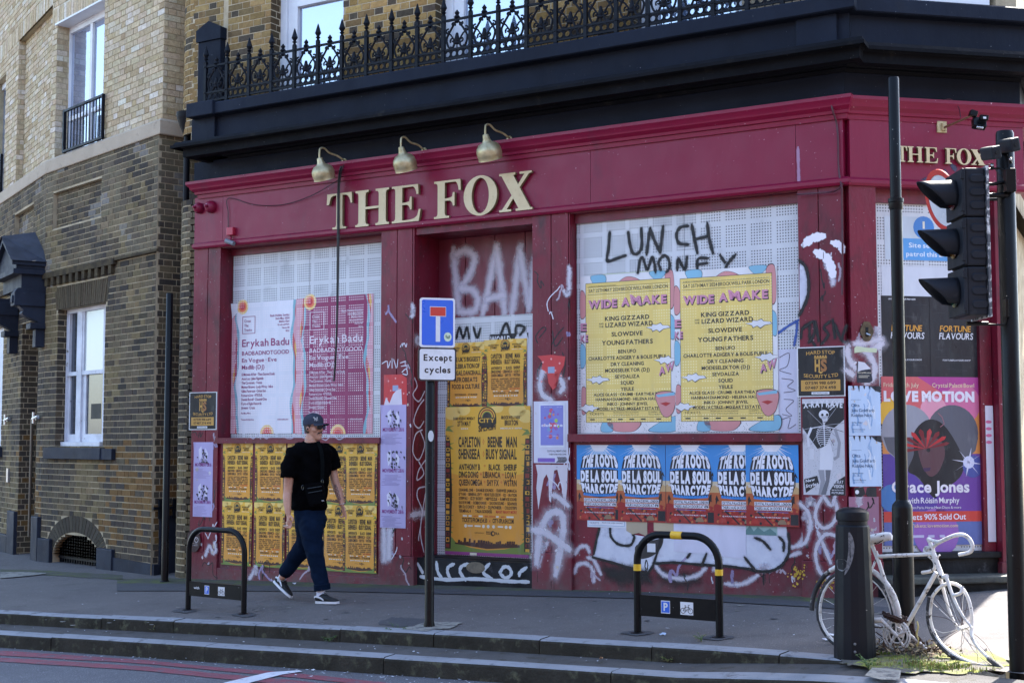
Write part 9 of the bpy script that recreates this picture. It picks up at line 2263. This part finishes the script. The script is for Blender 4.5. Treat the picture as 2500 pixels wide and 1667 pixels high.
# ---------------------------------------------------------------- weeds, grass and litter
M_GRS = mat('grass_blade', sr(120, 142, 50), .8, sr(90, 112, 42), 20); M_GRD = mat('dry_grass_blade', sr(150, 140, 84), .9, sr(116, 104, 66), 20)
M_WEED = mat('weed_leaf', sr(72, 100, 42), .7, sr(54, 78, 34), 20)
rg = random.Random(77)
def blades(mb, c, n, spread, h, lean=.5, w_=.003, mats=2):
 for k in range(n):
  x = c.x + rg.gauss(0, spread); y = c.y + rg.gauss(0, spread * .6); z = c.z if spread < .05 else gz(x, y) + .004
  a = rg.uniform(0, 6.28); l = h * rg.uniform(.5, 1.2); d = Vector((math.cos(a), math.sin(a), 0)); s_ = Vector((-d.y, d.x, 0)) * w_
  p0 = Vector((x, y, z)); p1 = p0 + Z_*l*.6 + d*l*.2*lean; p2 = p0 + Z_*l*(.95 - .3*lean) + d*l*.7*lean
  mb.add([p0 - s_, p0 + s_, p1 + s_*.8, p1 - s_*.8, p2], [(0, 1, 2, 3), (3, 2, 4)], rg.randrange(mats))
mb = MB()
for x, y, n, sp in ((2235, 1622, 150, .05), (2265, 1626, 190, .07), (2300, 1632, 150, .06), (2340, 1630, 90, .05), (2150, 1598, 60, .03), (2140, 1625, 40, .04), (2385, 1640, 40, .05), (2210, 1612, 60, .10)): blades(mb, gpt(x, y), n, sp, .034)
tag(mb.build('grass_tufts', [M_GRS, M_GRD]), 'bright green grass tufts growing under the front wheel of the white bicycle', 'grass', kind='stuff')
def weed(px_, py_, dz, h, n, lab, leafy=True, seed=1):
 global rg
 rg = random.Random(seed); c = gpt(px_, py_, dz); root = MB(); lf = MB()
 for k in range(n):
  a = rg.uniform(0, 6.28); l = h*rg.uniform(.6, 1.1); d = Vector((math.cos(a)*.5, math.sin(a)*.5 - .1, 1)).normalized(); P_ = [c, c + d*l*.5 + Vector((0, 0, .0)), c + d*l + Vector((math.cos(a)*.03, math.sin(a)*.03, -.01))]
  root.tube(cat_rom(P_, 3), .0016, 4)
  for j in range(7): q = P_[0].lerp(P_[2], .25 + .12*j); leaf(lf, q, rg.uniform(.02, .035), rg.uniform(.005, .009) if leafy else .002, rg, 0)
 o = root.build('weed', M_WEED); tag(o, lab, 'weed', 'weeds growing from the kerb joints'); lf.build('foliage', M_WEED if leafy else M_GRD, o)['kind'] = 'stuff'
weed(857, 1556, -.09, .11, 6, 'small green weed hanging on the upper kerb left of the sign post', True, 2)
weed(968, 1562, -.09, .15, 8, 'largest green weed on the upper kerb, just left of the sign post', True, 3)
weed(803, 1566, -.1, .07, 5, 'tiny green weed in the kerb joint left of the other two', True, 4)
weed(600, 1550, -.1, .06, 5, 'small dry tuft at the foot of the upper kerb below the left stand', False, 5)
weed(375, 1541, -.1, .06, 5, 'small dry tuft at the foot of the upper kerb near the left edge', False, 6)
weed(1405, 1432, 0, .10, 12, 'spiky green weed at the foot of the wall below the right window', True, 7)
weed(1520, 1440, 0, .05, 8, 'low dry weed at the foot of the graffiti wall', False, 8)
weed(1712, 1566, 0, .08, 9, 'dry tuft at the right foot of the yellow banded stand', False, 9)
weed(2120, 1632, 0, .10, 7, 'leafy weed growing right of the bollard', True, 10)
weed(1630, 1615, -.1, .05, 8, 'dry grass in the kerb joint under the yellow banded stand', False, 11)
weed(2020, 1614, -.05, .05, 10, 'dry brown tuft at the foot of the bollard', False, 12)
# crumpled litter
def bit(px_, py_, dz, w_, h, m, lab, seed, name='litter_scrap', cat='litter'):
 rg = random.Random(seed); c = gpt(px_, py_, dz); k = c.y / F; n = 8; vs = [c + Z_*.018]
 for i in range(n): a = 2*math.pi*i/n; vs.append(c + Vector((w_*k*math.cos(a)*rg.uniform(.6, 1)/2, h*k*math.sin(a)*rg.uniform(.6, 1)*2.2, .006 + rg.uniform(0, .016))))
 mb = MB(); mb.add(vs + [v - Z_*.003 for v in vs], [(0, 1 + i, 1 + (i+1) % n) for i in range(n)] + [(1+i, 1+i+n+1, 1+(i+1) % n+n+1, 1+(i+1) % n) for i in range(n)]); tag(mb.build(name, m), lab, cat)
LW = mat('litter_paper', sr(206, 208, 216), .8, bump=.5, bscale=60)
bit(463, 1610, -.225, 26, 6, LW, 'crumpled white tissue lying on the red lines', 1); bit(610, 1620, -.225, 12, 4, LW, 'small white scrap in the gutter left of the white road line', 2)
bit(785, 1633, -.225, 16, 4, mat('litter_beige', sr(170, 160, 140), .8), 'beige leaf scrap right of the white road line', 3); bit(765, 1638, -.225, 14, 3, LW, 'thin white scrap at the end of the white road line', 4)
bit(1618, 1551, 0, 20, 5, mat('litter_blueish', sr(176, 192, 214), .7), 'pale blue paper scrap in front of the yellow banded stand', 5); bit(1440, 1553, 0, 8, 3, mat('litter_orange', sr(190, 130, 90), .8), 'tiny orange scrap on the pavement', 6) if False else None
bit(1468, 1609, -.1, 12, 3, mat('cigarette_end', sr(196, 150, 110), .8), 'orange cigarette end on the ledge between the kerbs', 7, 'cigarette_end'); bit(1868, 1631, -.09, 14, 3, LW, 'small white scrap on the ledge near the bollard', 8)
bit(2022, 1563, 0, 34, 6, LW, 'torn white paper behind the bollard under the rear wheel', 9); bit(2030, 1552, 0, 20, 5, LW, 'small white paper behind the bollard next to the torn one', 12); bit(2478, 1620, 0, 22, 40, mat('litter_card', sr(200, 198, 196), .8), 'white card lying against the traffic light pole foot', 10)
bit(718, 1426, 0, 14, 2, LW, 'small white scrap beside the walking man near the wall', 11)
mb = MB(); rg = random.Random(99)
for k in range(260):
 if k < 150: x = rg.uniform(0, 1150); y = 1573 + x*.073 + abs(rg.gauss(6, 8)); dz = -.225
 elif k < 200: x = rg.uniform(0, 1900); y = 1526 + x*.056 + rg.uniform(0, 12); dz = -.1
 else: x = rg.uniform(100, 2000); y = 1440 + rg.uniform(0, 1)**1.5*70 + x*.03; dz = 0
 c = gpt(x, y, dz); s_ = rg.uniform(.003, .010); a = rg.uniform(0, 3.14); d = Vector((math.cos(a), math.sin(a), 0))*s_*rg.uniform(1, 2.4); e = Vector((-d.y, d.x, 0))*.5
 mb.add([c + Z_*.006 - d, c + Z_*.006 + e, c + Z_*.008 + d, c + Z_*.006 - e], [(0, 3, 2, 1)], 0 if rg.random() < .7 else 1)
tag(mb.build('litter_specks', [LW, mat('litter_dark', sr(90, 80, 66), .9)], loc=(0, 0, 0)), 'tiny white specks of litter scattered in the gutter and on the pavement', 'litter', kind='stuff')
mb = MB(); rg = random.Random(5)
for k in range(160): c = gpt(rg.uniform(1410, 1900), rg.uniform(1432, 1452)); leaf(mb, c + Z_*.006, rg.uniform(.01, .025), .005, rg, rg.randrange(3))
tag(mb.build('wall_foot_debris', [M_GRD, LW, mat('dead_leaf_dark', (0,0,0))], loc=(0, 0, 0)), 'dry debris gathered along the foot of the graffiti wall', 'debris', kind='stuff')
